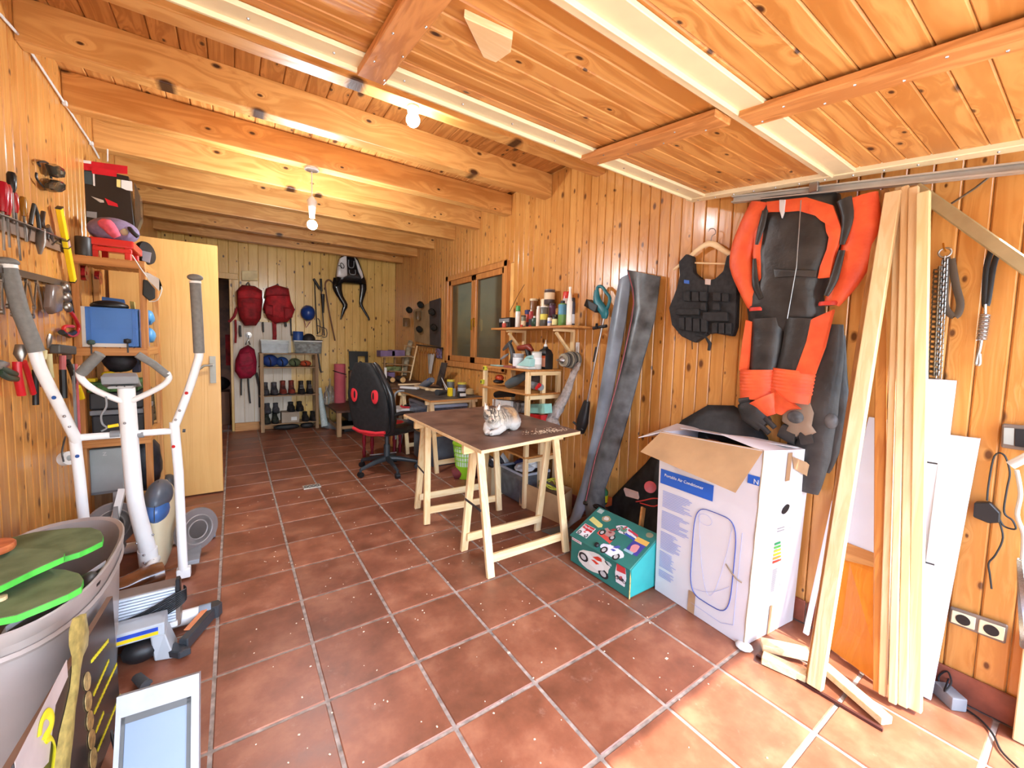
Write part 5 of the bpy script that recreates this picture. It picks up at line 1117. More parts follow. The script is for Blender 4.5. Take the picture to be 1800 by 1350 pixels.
# ------------------------------------------------------------------ under the tables
o = thing('waste_basket', PZ(817, 846, 0), 'lime green perforated basket full of white paper under the tables', 'basket')
LIME = mat('lime_plastic', (150, 206, 40), .4, var=.06); c = PZ(819, 838, 0)
s_ = mpp(c); H = 62*s_; r0, r1 = 16*s_, 23*s_
M().lathe(c, [(r0, 0), (r0+.001, .004), (r0+(r1-r0)*.42, H*.36)], 28).build('base_band', LIME, o, smooth=True)
for k in range(28):
    t = 6.2832*k/28; a0 = r0+(r1-r0)*.4; M().bar(c+V(math.cos(t)*a0, math.sin(t)*a0, H*.35), c+V(math.cos(t)*r1, math.sin(t)*r1, H*.93), .006, .002, (-math.sin(t), math.cos(t), 0)).build('slat', LIME, o)
for z_ in (.5, .62, .74, .86):
    rr = r0+(r1-r0)*z_; M().lathe(c, [(rr, H*z_), (rr, H*z_+.006)], 28).build('hoop', LIME, o, solid=.002)
M().lathe(c, [(r1, H*.93), (r1*1.06, H*.95), (r1*1.06, H), (r1*.98, H)], 28).build('rim', LIME, o, smooth=True)
M().lathe(c, [(r0*.95, .006), (r1*.93, H*.9), (r1*.8, H*.97), (0, H)], 20).build('bin_liner', mat('pale_liner', (214, 226, 206), .6), o, smooth=True)
for k in range(7):
    t = k*2.4; q = M().ball(c+V(math.cos(t)*.045, math.sin(t)*.045, H+.015+.008*(k % 3)), (.035, .03, .024), 8, 6, (k, k*2, k*3))
    q.build('paper_ball', PAPER, None, 'crumpled white paper scraps heaped in the lime green basket', 'paper', 'papers in the basket', rough=.005)
def carton(P4, h, m, nm, lab, open_=True, cat='box', grp=None, flaps=()):
    t = thing(nm, sum((Vector(p) for p in P4), Vector())/4, lab, cat, grp)
    P4 = [Vector(p) for p in P4]; T4 = [p+V(0, 0, h) for p in P4]
    q = M()._add(P4+T4, [(3, 2, 1, 0), (0, 1, 5, 4), (1, 2, 6, 5), (2, 3, 7, 6), (3, 0, 4, 7)]); q.build('box_body', m, t, solid=.005)
    for i, d in flaps: M().slab([T4[i], T4[(i+1) % 4], T4[(i+1) % 4]+V(*d), T4[i]+V(*d)], (0, 0, .003)).build('flap', m, t)
    return t
a, b = PZ(858, 873), PZ(905, 861); d = (b-a); n_ = V(-d.y, d.x, 0).normalized()*.17
A_, B_ = PZ(863, 874), PZ(905, 862)
cf = carton([A_, B_, B_+n_, A_+n_], .255, mat('coffee_card', (196, 170, 130), .7, var=.05), 'coffee_carton', 'tan cardboard box with an oval coffee logo and papers inside, under the table', True)
m1 = (A_.lerp(B_, .68)); u_ = (B_-A_).normalized(); nn_ = V(u_.y, -u_.x, 0); 
M().slab([m1+nn_*.004+u_*.062*math.cos(6.2832*k/24)+V(0, 0, .165+.052*math.sin(6.2832*k/24)) for k in range(24)], nn_*.001).build('logo_oval', mat('logo_brown', (84, 76, 66), .6), cf)
TXT('café', m1+nn_*.006-u_*.045+V(0, 0, .168), u_, (0, 0, 1), .045, PAPER, cf, bold=.001); TXT('crem', m1+nn_*.006-u_*.05+V(0, 0, .13), u_, (0, 0, 1), .045, PAPER, cf, bold=.001)
M().slab([m1+nn_*.007+V(0, 0, .02)-u_*.0, m1+nn_*.007+u_*.03+V(0, 0, .02), m1+nn_*.007+u_*.028+V(0, 0, .12), m1+nn_*.007+u_*.012+V(0, 0, .135), m1+nn_*.007+u_*.0+V(0, 0, .12)], nn_*.001).build('printed_bottle', mat('bottle_print', (190, 200, 216), .5), cf)
for k in range(4):
    q = M().slab([A_.lerp(B_, .12+.18*k)+n_*.2+V(0, 0, .24), A_.lerp(B_, .35+.18*k)+n_*.3+V(0, 0, .25), A_.lerp(B_, .3+.18*k)+n_*.8+V(0, 0, .29+.01*k), A_.lerp(B_, .1+.18*k)+n_*.7+V(0, 0, .28)], (0, 0, .006))
    q.build('magazine', PAPER if k % 2 else mat('dark_print', (60, 60, 66), .5, var=.5, scale=30), None, ('magazine with dark cover sticking out at the %s of the coffee carton', 'white paper sticking out at the %s of the coffee carton')[1-k % 2] % ('left end', 'left middle', 'right middle', 'right end')[k], 'magazine', 'papers in the coffee carton')
# brown carton with yellow cable
A_, B_, C_, D_ = PZ(913, 888), PZ(985, 921), PZ(985, 921)+V(.2, .1, 0), PZ(913, 888)+V(.2, .13, 0)
cy_ = carton([A_, B_, C_, D_], .2, CARD, 'cable_carton', 'open brown carton with yellow cable behind the near trestle', flaps=((3, (.0, .05, .02)),))
c = (A_+C_)/2+V(0, 0, .17)
for k in range(3):
    M().tube([c+V(.075*math.cos(t*.42)*(1+.1*math.sin(t)), .07*math.sin(t*.42)-.03, .03*math.sin(t*.8+k)+.03+.012*k) for t in range(16)], .005, 6, smooth=3).build('yellow_cable' if k == 0 else 'cable_loop', mat('yellow_green_cable', (196, 190, 60), .4), None if k == 0 else bpy.data.objects['yellow_cable'], 'coil of yellow-green cable in the brown carton' if k == 0 else None, 'cable' if k == 0 else None, smooth=True)
# clear bin with bags
def clear_bin(P, h, nm, lab, fillc, tint=(176, 184, 196), lid=None, grp=None):
    t = thing(nm, sum((Vector(p) for p in P), Vector())/4, lab, 'storage box', grp); P = [Vector(p) for p in P]; cc_ = sum(P, Vector())/4
    Bt = [p.lerp(cc_, .06) for p in P]; Tt = [p+V(0, 0, h) for p in P]
    M()._add(Bt+Tt, [(3, 2, 1, 0), (0, 1, 5, 4), (1, 2, 6, 5), (2, 3, 7, 6), (3, 0, 4, 7)]).build('tub', mat('frosted%d' % tint[0], tint, .12, var=.03, trans=.85), t, solid=.003)
    m2 = M()
    for i in range(4): m2.bar(Tt[i], Tt[(i+1) % 4], .018, .012, (0, 0, 1))
    m2.build('rim', mat('frosted_rim%d' % tint[0], tuple(int(v*.95) for v in tint), .3), t, kind='stuff')
    if fillc:
        M()._add([p.lerp(cc_, .12)+V(0, 0, .006) for p in Bt]+[p.lerp(cc_, .1)+V(0, 0, h*.75) for p in P], [(3, 2, 1, 0), (4, 5, 6, 7), (0, 1, 5, 4), (1, 2, 6, 5), (2, 3, 7, 6), (3, 0, 4, 7)]).build('contents', mat('fill%d_%d' % (fillc[0], fillc[2]), fillc, .8, var=.6, scale=22), t, rough=.004)
    if lid: M().slab([p+V(0, 0, .004) for p in Tt], (0, 0, .016)).build('lid', mat('lid%d' % lid[0], lid, .35, var=.05), t, bev=.005)
    return t
c = PZ(945, 862, 0)
clear_bin([V(1.30, 1.42, .02), V(1.58, 1.42, .02), V(1.58, 1.75, .02), V(1.30, 1.75, .02)], .24, 'clear_bin', 'clear plastic bin stuffed with bags under the rack', (150, 150, 128))
for k, (a, b, c_) in enumerate(((1.40, 1.52, (214, 216, 220)), (1.46, 1.6, (56, 60, 110)), (1.50, 1.5, (226, 226, 222)))):
    M().ball((a, b, .29+.015*k), (.1, .08, .035), 12, 8).build('folded_bag', mat('fb%d' % k, c_, .6, var=.2), None, ('grey crumpled bag on the clear bin', 'dark blue crumpled bag on the clear bin', 'white crumpled bag on the clear bin')[k], 'bag', 'bags on the clear bin', rough=.006)
# storage boxes below workbench
clear_bin([V(1.08, 2.75, .36), V(1.5, 2.75, .36), V(1.5, 3.4, .36), V(1.08, 3.4, .36)], .28, 'storage_tub', 'large bluish clear tub with lid right under the workbench top', (170, 186, 214), (168, 178, 200), (176, 184, 196))
M().box((1.06, 2.72, .33), (1.56, 3.45, .355)).build('low_shelf', W_SHELFY, None, 'plain board carrying the bluish tub under the workbench', 'shelf', bev=.002)
for x_, y_ in ((1.1, 2.8), (1.5, 2.8), (1.1, 3.4), (1.5, 3.4)): pass
M().box((1.1, 2.76, 0.002), (1.5, 3.3, .325)).build('storage_chest', mat('slate_trunk', (90, 98, 108), .45, var=.15), None, 'dark slate plastic trunk on the floor beneath the workbench', 'trunk', bev=.015)
M().box((1.094, 2.86, .12), (1.1, 3.0, .2)).build('label_card', mat('pale_blue_card', (176, 200, 226), .5), bpy.data.objects['storage_chest'])
M().tube([V(1.14, 2.35, .03), V(1.3, 2.3, .08), V(1.45, 2.25, .03)], (.05, .09, .05), 12, smooth=3).build('maroon_bag', mat('maroon_cloth', (112, 44, 44), .8, var=.2), None, 'maroon cloth bag slumped on the floor behind the lime basket', 'bag', smooth=True)
# ================================================================== back wall
def B(a, b, y=5.6): return PY(a, b, y)
def puffb(pix, y, dep, name, m_, par=None, lv=((0, 0), (.0, .5), (.1, .85), (.4, 1), (.8, 1.02)), **kw):
    O = [PY(a, b, y) for a, b in pix]; c = sum(O, Vector())/len(O)
    return M().loft([[p.lerp(c, i_)+V(0, -dep*d, 0) for p in O] for i_, d in lv]).build(name, m_, par, smooth=True, **kw)
# panel of boards, paler than the planks around it
wp = thing('pale_plank_panel', (-.25, 5.64, 0), 'pale plank panel on the lower back wall behind the backpacks', 'panel')
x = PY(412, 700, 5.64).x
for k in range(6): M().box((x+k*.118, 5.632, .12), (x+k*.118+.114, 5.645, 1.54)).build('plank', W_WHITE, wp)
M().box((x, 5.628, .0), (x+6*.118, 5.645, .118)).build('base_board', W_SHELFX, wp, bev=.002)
M().slab([B(425, 476), B(453, 476), B(453, 493), B(425, 493)], (0, .02, 0)).build('vent_cover', mat('cream_cover', (226, 206, 150), .5), None, 'small cream cover plate above the left red backpack', 'cover', bev=.003)
RB = mat('dark_red_fabric', (150, 26, 34), .75, var=.25, scale=14, bump=.3); RB2 = mat('red_fabric_pack', (176, 30, 38), .75, var=.25, scale=14, bump=.3); RB3 = mat('crimson_fabric', (150, 14, 52), .7, var=.25, scale=14, bump=.3)
def pack(pts, m_, lab, loop, extras, straps, grp='backpacks on the back wall'):
    t = thing('backpack', B(*pts[0]), lab, 'backpack', grp)
    puffb(pts, 5.62, .2, 'pack_body', m_, t)
    M().tube([B(a, b, 5.58) for a, b in loop], .006, 6, smooth=3).build('hang_loop', BLACK, t, smooth=True)
    for e in extras: puffb(e[0], 5.44, e[2], e[3], e[1], t)
    for s_ in straps: M().tube([B(a, b, 5.56) for a, b in s_[0]], s_[1], 6, flat=.3, up=(1, 0, 0), smooth=2).build('strap', s_[2] if len(s_) > 2 else BLACK, t, smooth=True)
    return t
DGF = mat('dark_grey_fabric', (52, 50, 52), .8, var=.2)
pack([(416, 512), (425, 502), (447, 504), (460, 512), (461, 530), (458, 560), (450, 572), (430, 573), (421, 560), (417, 540)], RB, 'large dark red backpack hanging left on the back wall', [(432, 503), (436, 496), (440, 503)],
     [([(418, 512), (440, 507), (460, 516), (458, 526), (440, 524), (418, 526)], RB2, .04, 'top_lid'), ([(426, 530), (452, 532), (452, 562), (430, 562)], RB, .03, 'front_pocket')],
     [([(417, 540), (412, 556), (402, 566)], .016, RB), ([(414, 562), (415, 585), (414, 603)], .012, RB), ([(422, 572), (422, 584), (423, 592)], .014), ([(462, 566), (463, 584)], .01)])
pack([(467, 508), (484, 502), (506, 508), (510, 530), (517, 545), (512, 558), (504, 566), (484, 569), (470, 560), (462, 542), (466, 526)], RB2, 'red backpack with side pockets, second on the back wall', [(484, 505), (488, 499), (491, 506)],
     [([(468, 508), (486, 504), (505, 508), (507, 520), (484, 520), (466, 520)], RB, .05, 'top_lid'), ([(498, 540), (514, 542), (514, 558), (500, 562)], RB, .05, 'side_pocket'), ([(466, 535), (480, 537), (480, 556), (466, 552)], RB, .05, 'side_pocket')],
     [([(482, 565), (483, 590), (482, 600)], .024, RB), ([(501, 562), (502, 574)], .016), ([(511, 560), (512, 590)], .01)])
pack([(422, 614), (436, 606), (447, 614), (451, 635), (450, 655), (440, 664), (422, 665), (413, 652), (414, 632)], RB3, 'small crimson backpack hanging lowest on the pale panel', [(432, 606), (436, 598), (440, 606)],
     [([(420, 622), (440, 618), (448, 636), (440, 644), (420, 646)], RB3, .03, 'front_pocket')],
     [([(424, 665), (424, 695)], .01), ([(436, 664), (438, 690), (440, 709)], .01), ([(450, 655), (456, 680), (457, 716)], .016, DGF)])
M().lathe(B(437, 589, 5.62), [(.0, 0), (.04, .004), (.04, .01), (.01, .014)], 14, (0, -1, 0)).tube([B(437, 589, 5.6), B(437, 597, 5.58), B(434, 602, 5.58)], .006, 6).build('coat_hook', STEEL, None, 'round steel coat hook above the crimson backpack', 'hook')
o = thing('climbing_helmet', B(540, 551), 'blue climbing helmet hanging on the back wall', 'helmet')
M().lathe(B(540, 551, 5.6), [(.105, 0), (.115, .04), (.105, .09), (.07, .13), (.03, .148), (0, .15)], 18, (.1, -1, .1), (.85, 1)).build('shell', mat('helmet_blue', (30, 66, 140), .3, var=.08), o, smooth=True)
M().tube([B(535, 564, 5.58), B(538, 576, 5.58), B(545, 566, 5.58)], .006, 6).build('chin_strap', mat('dull_red', (150, 70, 76), .5), o)
o = thing('trekking_poles', B(560, 540), 'black trekking poles with straps hanging beside the helmet', 'poles')
M().tube([B(553, 496, 5.58), B(555, 540, 5.58), B(558, 588, 5.58)], .008, 8).build('pole', BLACK, o); M().tube([B(564, 500, 5.56), B(567, 550, 5.56), B(570, 590, 5.56)], .008, 8).build('pole', DARK, o)
M().tube([B(551, 490, 5.58), B(555, 496, 5.58), B(562, 508, 5.58)], .018, 8).build('grip', BLACK, o, smooth=True); M().tube([B(564, 490, 5.56), B(565, 512, 5.56)], .016, 8).build('grip', BLACK, o, smooth=True); M().tube([B(567, 517, 5.55), B(568, 550, 5.55)], (.03, .014), 8).build('umbrella_bundle', BLACK, o, smooth=True)
for a, b, c_, d in ((558, 560, 562, 584), (556, 572, 566, 590), (566, 575, 574, 592)): M().tube([B(a, b, 5.54), B(c_, b+4, 5.52), B(c_, d, 5.54), B(a, d, 5.54)], .006, 6, smooth=2).build('wrist_strap', BLACK, o, smooth=True)
o = M().tube([B(a, b, 5.59) for a, b in ((588, 505), (584, 496), (577, 492), (572, 498), (573, 512), (578, 545), (584, 575), (589, 599))], .011, 8, smooth=4).build('walking_stick', wood('cane_wood', (120, 72, 40), (84, 46, 24), rough=.4), None, 'brown crook-handled walking stick on the back wall', 'walking stick', smooth=True)
# motorcycle tail fairing
tf = thing('tail_fairing', B(616, 500), 'black and white motorcycle tail fairing with long prongs high on the back wall', 'fairing')
GB = mat('glossy_black_plastic', (24, 24, 26), .15); GW = mat('glossy_white_plastic', (222, 220, 216), .25)
def F6(a, b): return 580+a/9, 430+b/9
puffb([F6(a, b) for a, b in ((150, 210), (250, 160), (370, 160), (430, 260), (500, 450), (540, 560), (550, 640), (480, 640), (180, 625), (80, 680), (75, 560), (100, 380), (130, 240))], 5.62, .16, 'fairing_body', GB, tf)
puffb([F6(a, b) for a, b in ((145, 225), (250, 172), (262, 420), (262, 495), (190, 530), (100, 510), (110, 370))], 5.5, .07, 'white_panel', GW, tf, lv=((0, 0), (0, .8), (.15, 1), (.6, 1.05)))
puffb([F6(a, b) for a, b in ((368, 185), (420, 260), (500, 450), (515, 520), (490, 545), (440, 440), (400, 300))], 5.5, .06, 'white_panel', GW, tf, lv=((0, 0), (0, .8), (.15, 1), (.6, 1.05)))
M().tube([B(*F6(a, b), 5.412) for a, b in ((180, 380), (170, 300), (200, 300), (225, 345), (205, 375), (150, 330), (135, 340))], .005, 6, smooth=4).build('number_mark', GB, tf)
for pp in (((295, 240), (300, 350), (370, 360), (380, 260)), ((305, 400), (320, 465), (400, 470), (400, 400))): M().tube([B(*F6(a, b), 5.44) for a, b in pp], .007, 6, smooth=3).build('vent_line', GREY, tf)
M().tube([B(*F6(a, b), 5.57) for a, b in ((130, 540), (115, 680), (170, 830), (240, 950), (215, 1040), (168, 1185))], [k*.0075 for k in (9, 9, 5.5, 5, 3.5, 1)], 8, flat=.5, up=(1, 0, 0), smooth=3).build('prong', GB, tf, smooth=True)
M().tube([B(*F6(a, b), 5.57) for a, b in ((515, 560), (525, 700), (495, 880), (500, 970), (610, 1160), (612, 1200))], [k*.0075 for k in (7, 7, 4, 3, 2, 1)], 8, flat=.5, up=(1, 0, 0), smooth=3).build('prong', GB, tf, smooth=True)
# shoe rack
SY0, SY1 = 5.28, 5.62
k_ = (SY0-5.4)*0
sr = thing('shoe_rack', (.06, 5.45, 0), 'pale wooden shoe rack with boots against the back wall', 'shelf')
xl_, xr_ = PY(461, 700, 5.4).x, PY(557, 700, 5.4).x
zs = [PY(508, 621, 5.4).z, PY(508, 645, 5.4).z, PY(508, 694, 5.4).z, PY(508, 743, 5.4).z]
W_OLD = wood('old_pine', (172, 138, 98), (134, 102, 68), rough=.6, knots=1); W_OLDX = wood('old_pine', (172, 138, 98), (134, 102, 68), axis='X', rough=.6, knots=1)
for x_ in (xl_, xr_):
    for y_ in (5.4, 5.63): M().box((x_-.022, y_-.02, 0), (x_+.022, y_+.02, zs[0])).build('post', W_OLD, sr, bev=.002)
for z_ in zs: M().box((xl_-.03, 5.385, z_-.016), (xr_+.03, 5.645, z_)).build('shelf_board', W_OLDX, sr, bev=.002)
def pair(nm, cxp, z, w, h, m_, lab, dy=0, low=False, sole=BLACK):
    """a pair of boots seen from behind or front: two boots, each shaft + foot + sole"""
    for k, off in enumerate((-1, 1)):
        x_ = PY(cxp, 700, 5.45).x+off*w*.52
        t = thing(nm, (x_, 5.5, z), lab+(', left one' if k == 0 else ', right one'), 'shoe', 'shoes on the rack')
        y_ = 5.5+dy
        M().loft([[V(x_+w*.46*s_*math.cos(6.2832*i/12), y_+oy+ly*math.sin(6.2832*i/12), z+zz) for i in range(12)] for zz, s_, ly, oy in ((.012, .95, .12, -.01), (.045, 1, .12, -.01), (.062, .92, .112, -.004), (.075 if low else .085, .74, .075, .028), (h*.8, .66, .058, .045), (h, .74, .062, .045), (h-.012, .55, .045, .045))]).build('boot_upper', m_, t, smooth=True)
        M().loft([[V(x_+w*.5*s_*math.cos(6.2832*i/12), y_-.01+.128*math.sin(6.2832*i/12), z+zz) for i in range(12)] for zz, s_ in ((.001, 1), (.018, 1))]).build('sole', sole, t)
        if not low:
            for j in range(3): M().tube([(x_-w*.25, y_-.072+.012*j, z+.085+.02*j), (x_+w*.25, y_-.072+.012*j, z+.085+.02*j)], .004, 5).build('lace', sole if m_ is not BLK2 else GREY, t)
BLK2 = mat('boot_black', (38, 36, 36), .6, var=.2, scale=20); GRB = mat('boot_grey', (74, 74, 80), .7, var=.25, scale=20); RDB = mat('boot_red', (132, 52, 40), .65, var=.25, scale=20)
pair('hiking_boot', 475, zs[2]+.001, .105, .17, GRB, 'grey hiking boot on the middle of the shoe rack')
pair('hiking_boot', 506, zs[2]+.001, .105, .19, RDB, 'reddish hiking boot on the middle of the shoe rack', sole=DARK)
pair('hiking_boot', 538, zs[2]+.001, .105, .18, BLK2, 'black hiking boot on the middle of the shoe rack')
pair('trail_shoe', 476, zs[3]+.001, .10, .12, mat('boot_olive', (52, 58, 50), .7, var=.3, scale=20), 'olive black shoe on the lowest board of the rack', low=True)
pair('trail_shoe', 544, zs[3]+.001, .10, .12, BLK2, 'black shoe with pale toe patch on the lowest board of the rack', low=True)
pair('walking_shoe', 478, zs[3]+.14, .10, .13, GRB, 'dark grey shoe stacked above the olive pair', low=True, dy=.03)
pair('walking_shoe', 520, zs[3]+.155, .11, .12, BLK2, 'black shoe standing on the grey shoe box', low=True, dy=.02)
c0, c1 = PY(495, 742, 5.42), PY(526, 742, 5.42)
M().box((c0.x, 5.40, zs[3]+.001), (c1.x, 5.6, zs[3]+.15)).build('shoe_box', mat('grey_card', (160, 146, 130), .8), None, 'grey cardboard shoe box on the lowest board of the shoe rack', 'box', bev=.002)
M().box((PY(512, 742, 5.4).x, 5.397, zs[3]+.03), (PY(522, 742, 5.4).x, 5.4, zs[3]+.08)).build('box_label', PAPER, bpy.data.objects['shoe_box'])
for k, (a, lab) in enumerate(((504, 'long black sandal on the floor under the shoe rack'), (540, 'black flat shoe on the floor at the right under the shoe rack'))):
    p = PY(a, 755, 5.45); M().ball((p.x, 5.45, .045), (.17 if k == 0 else .09, .05, .042), 14, 8).build('sandal', BLK2, None, lab, 'shoe', smooth=True)
BLS = mat('sack_blue', (34, 62, 132), .6, var=.2, bump=.3)
for nm, a, w_, h_, m_, lab in (('stuff_sack', 475, .1, .085, BLS, 'round dark blue stuff sack on the upper shelf of the shoe rack'), ('stuff_sack', 496, .08, .07, mat('sack_blue2', (44, 80, 150), .6, var=.2), 'smaller blue pouch beside the round blue sack'), ('cloth_hat', 518, .08, .06, mat('olive_cloth', (92, 104, 72), .8, var=.2), 'olive folded cloth on the upper shelf of the shoe rack'), ('orange_pouch', 537, .08, .045, mat('rust_cloth', (178, 74, 42), .8, var=.2), 'rust orange pouch on the upper shelf of the shoe rack')):
    p = PY(a, 645, 5.48); t = thing(nm, (p.x, 5.48, zs[1]), lab, 'bag')
    M().ball((p.x, 5.48, zs[1]+h_), (w_, .1, h_), 16, 10).build('sack_body', m_, t, smooth=True)
    M().tube([(p.x-.02, 5.39, zs[1]+h_*1.6), (p.x, 5.375, zs[1]+h_), (p.x, 5.4, zs[1]+.02)], .008, 6).build('strap', BLACK, t)
for a0_, a1_, lab, fc in ((459, 508, 'clear plastic tub with grey contents, left on top of the shoe rack', (112, 118, 122)), (518, 566, 'clear plastic tub with white paper, right on top of the shoe rack', (206, 214, 218))):
    p, q = PY(a0_, 620, 5.38), PY(a1_, 620, 5.38)
    clear_bin([V(p.x, 5.38, zs[0]+.002), V(q.x, 5.38, zs[0]+.002), V(q.x, 5.63, zs[0]+.002), V(p.x, 5.63, zs[0]+.002)], .175, 'clear_tub', lab, fc, (196, 200, 200))
p = PY(524, 596, 5.5); M().lathe(V(p.x, 5.5, zs[0]+.18), [(.068, 0), (.07, .01), (.07, .13), (.065, .135), (0, .135)], 20).build('blue_tin', mat('tin_blue', (40, 78, 150), .4, var=.15), None, 'blue metal canister standing on the right clear tub', 'tin', smooth=True)
p = PY(543, 594, 5.48); o = thing('baseball_hat', (p.x, 5.48, zs[0]+.18), 'black baseball cap lying on the right clear tub', 'cap')
M().ball((p.x, 5.48, zs[0]+.2), (.09, .1, .09), 16, 10).build('crown', BLK2, o, smooth=True); M().ball((p.x+.11, 5.46, zs[0]+.19), (.08, .07, .012), 14, 6).build('brim', BLK2, o, smooth=True)
M().tube([PY(559, 622, 5.38), PY(563, 650, 5.38), PY(565, 655, 5.38)], .012, 6).build('hanging_strap', BLACK, None, 'black strap dangling off the top of the shoe rack', 'strap')
M().tube([PY(562, 682, 5.5), PY(566, 715, 5.42), PZ(571, 750, .03)], (.025, .04, .05), 12).build('paper_roll', mat('pale_blue_roll', (196, 214, 216), .5, var=.1, scale=60), None, 'pale blue patterned paper roll leaning right of the shoe rack', 'roll', smooth=True)
# bench with mat roll
bn = thing('low_bench', (.9, 5.1, 0), 'dark brown low wooden bench behind the swivel chair', 'bench')
DB = mat('bench_brown', (92, 58, 42), .5, var=.25)
fz = .36
M().box((.52, 4.62, fz-.03), (1.15, 5.6, fz)).build('seat_board', DB, bn, bev=.003)
for x_, y_ in ((.56, 4.66), (.56, 5.52), (1.1, 5.52), (1.1, 4.66)): M().box((x_-.03, y_-.03, 0), (x_+.03, y_+.03, fz-.03)).build('leg', W_OLD, bn, bev=.003)
M().box((.56, 4.7, .09), (1.1, 4.72, .13)).box((.55, 4.66, .09), (.57, 5.5, .13)).build('stretcher', W_OLDX, bn, kind='stuff')
o = thing('exercise_mat', (.9, 5.45, fz), 'rolled pink exercise mat with black band standing on the low bench', 'mat')
c = PY(597, 697, 5.42); c.z = fz
hh_ = PY(595, 640, 5.42).z-fz; PK = mat('pink_foam', (196, 92, 104), .8, var=.05)
r_ = .085; P = [c+V(math.cos(t*.35)*(r_-.0013*t), math.sin(t*.35)*(r_-.0013*t), 0) for t in range(52)]
M().loft([P, [p+V(0, 0, hh_) for p in P]], caps=False, closed=False).build('rolled_mat', PK, o, solid=.007)
M().lathe(c, [(r_*.9, .002), (r_*.9, hh_-.012), (0, hh_-.012)], 20).build('mat_core', PK, o)
M().tube([c+V(math.cos(6.2832*k/20)*(r_+.005), math.sin(6.2832*k/20)*(r_+.005), hh_*.78-.03*math.cos(6.2832*k/20)) for k in range(21)], .007, 6, caps=False).build('elastic_band', BLACK, o)
GLS = mat('clear_glass', (226, 230, 226), .05, trans=.9, var=.01)
for k, (a, h_, lab) in enumerate(((574, .27, 'slim clear glass bottle, leftmost on the low bench'), (580, .38, 'tall clear glass bottle with cork on the low bench'), (585, .25, 'short clear glass bottle beside the pink mat'))):
    p = PY(a, 697, 5.3+.08*k); p.z = fz; M().lathe(p, [(.035, 0), (.038, .01), (.038, h_*.6), (.014, h_*.75), (.013, h_), (.0, h_)], 14).build('glass_bottle', GLS, None, lab, 'bottle', 'glass bottles on the bench', smooth=True)
M().tube([PZ(575, 748, .03), PZ(590, 750, .04), PZ(600, 745, .03)], (.05, .07, .04), 10).build('grey_shoe', GREY, None, 'grey cloth shoes on the floor under the bench end', 'shoe', smooth=True)
M().box((.68, 4.9, .002), (1.05, 5.3, .1)).build('black_case', BLACK, None, 'flat black case lying under the low bench', 'case', bev=.01)
M().box((.75, 4.95, .15), (1.05, 5.4, .3)).build('dark_crate', DARK, None, 'dark crate pushed beneath the low bench seat', 'crate', bev=.01)
# black board
o = thing('black_board', B(630, 635), 'black plastic board with a square cut-out leaning on the back wall', 'board')
A = [(613, 617), (647, 618), (647, 651), (615, 651)]; Bq = [(629, 626), (642, 626), (642, 638), (629, 638)]
def fr_(P, Q, y, m_, nm, par):
    m__ = M()
    for i in range(4): j = (i+1) % 4; m__.slab([PY(*P[i], y), PY(*P[j], y), PY(*Q[j], y), PY(*Q[i], y)], (0, .02, 0))
    return m__.build(nm, m_, par)
fr_(A, Bq, 5.55, BLACK, 'board_frame', o)
M().box(PY(616, 700, 5.5), PY(646, 651, 5.64)).build('book_row', mat('mixed_spines', (120, 96, 86), .7, var=.7, scale=14), None, 'row of books and boxes on a low shelf behind the swivel chair', 'books')
# ================================================================== far corner: toy house, wood, rack of hooks
th_ = thing('toy_house', PY(700, 640, 4.9), 'wooden dolls house with purple boxes and a ladder in the back corner', 'dolls house')
PUR = mat('lilac_box', (122, 100, 138), .7, var=.15)
for a0_, b0_, a1_, b1_ in ((669, 616, 687, 627), (689, 615, 704, 626)): M().box(PY(a0_, b1_, 4.75), PY(a1_, b0_, 4.95)).build('lilac_box', PUR, th_, bev=.004)
for a0_, b0_, a1_, b1_ in ((666, 627, 726, 626), (676, 639, 722, 642), (680, 651, 720, 654)): M().bar(PY(a0_, b0_, 4.8), PY(a1_, b1_, 4.8), .015, .22, (0, 0, 1)).build('floor_board', W_OLDX, th_)
for a in (676, 694, 708): M().bar(PY(a, 626, 4.8), PY(a-1, 668, 4.8), .025, .03, (1, 0, 0)).build('post', W_OLD, th_)
M().box(PY(680, 652, 4.72), PY(702, 644, 4.8)).build('moss_panel', mat('moss', (120, 130, 84), .9, var=.3, scale=30), th_, bev=.003)
M().box(PY(683, 664, 4.72), PY(691, 654, 4.8)).build('lilac_box', PUR, th_, bev=.003)
for cx_, r_ in ((690, .035), (708, .04)):
    p = PZ(cx_, 673, .755); M().cone(p+V(0, 0, .04), p+V(.02, .25, .04), r_, r_, 16).build('log_slice', wood('bark', (70, 56, 46), (40, 32, 26), rough=.9), None, 'round log with pale cut end, %s of two on the corner table' % ('left' if cx_ == 690 else 'right'), 'log', 'logs on the corner table', smooth=True)
    q = bpy.data.objects[[o_.name for o_ in bpy.data.objects if o_.name.startswith('log_slice')][-1]]
    M().cone(p+V(0, -.002, .04), p+V(0, -.006, .04), r_*.92, r_*.92, 16).build('cut_end', mat('cut_wood', (214, 172, 112), .7, var=.1, scale=30), q)
M().tube([PX(722, 600, 1.6), PX(716, 625, 1.58), PX(710, 660, 1.5)], (.035, .045, .04), 10, smooth=3).build('birch_branch', mat('birch_bark', (170, 156, 130), .8, var=.25, scale=20), None, 'pale birch branch standing in the back right corner', 'branch', smooth=True)
ld = thing('toy_ladder', PX(730, 640, 1.5), 'small pale wooden ladder leaning in the back right corner', 'ladder')
M().bar(PX(733, 608, 1.56), PX(720, 669, 1.4), .022, .014, (0, 1, 0)).build('rail', W_PALE, ld)
M().bar(PX(712, 607, 1.6), PX(706, 660, 1.45), .022, .014, (0, 1, 0)).build('rail', W_PALE, ld)
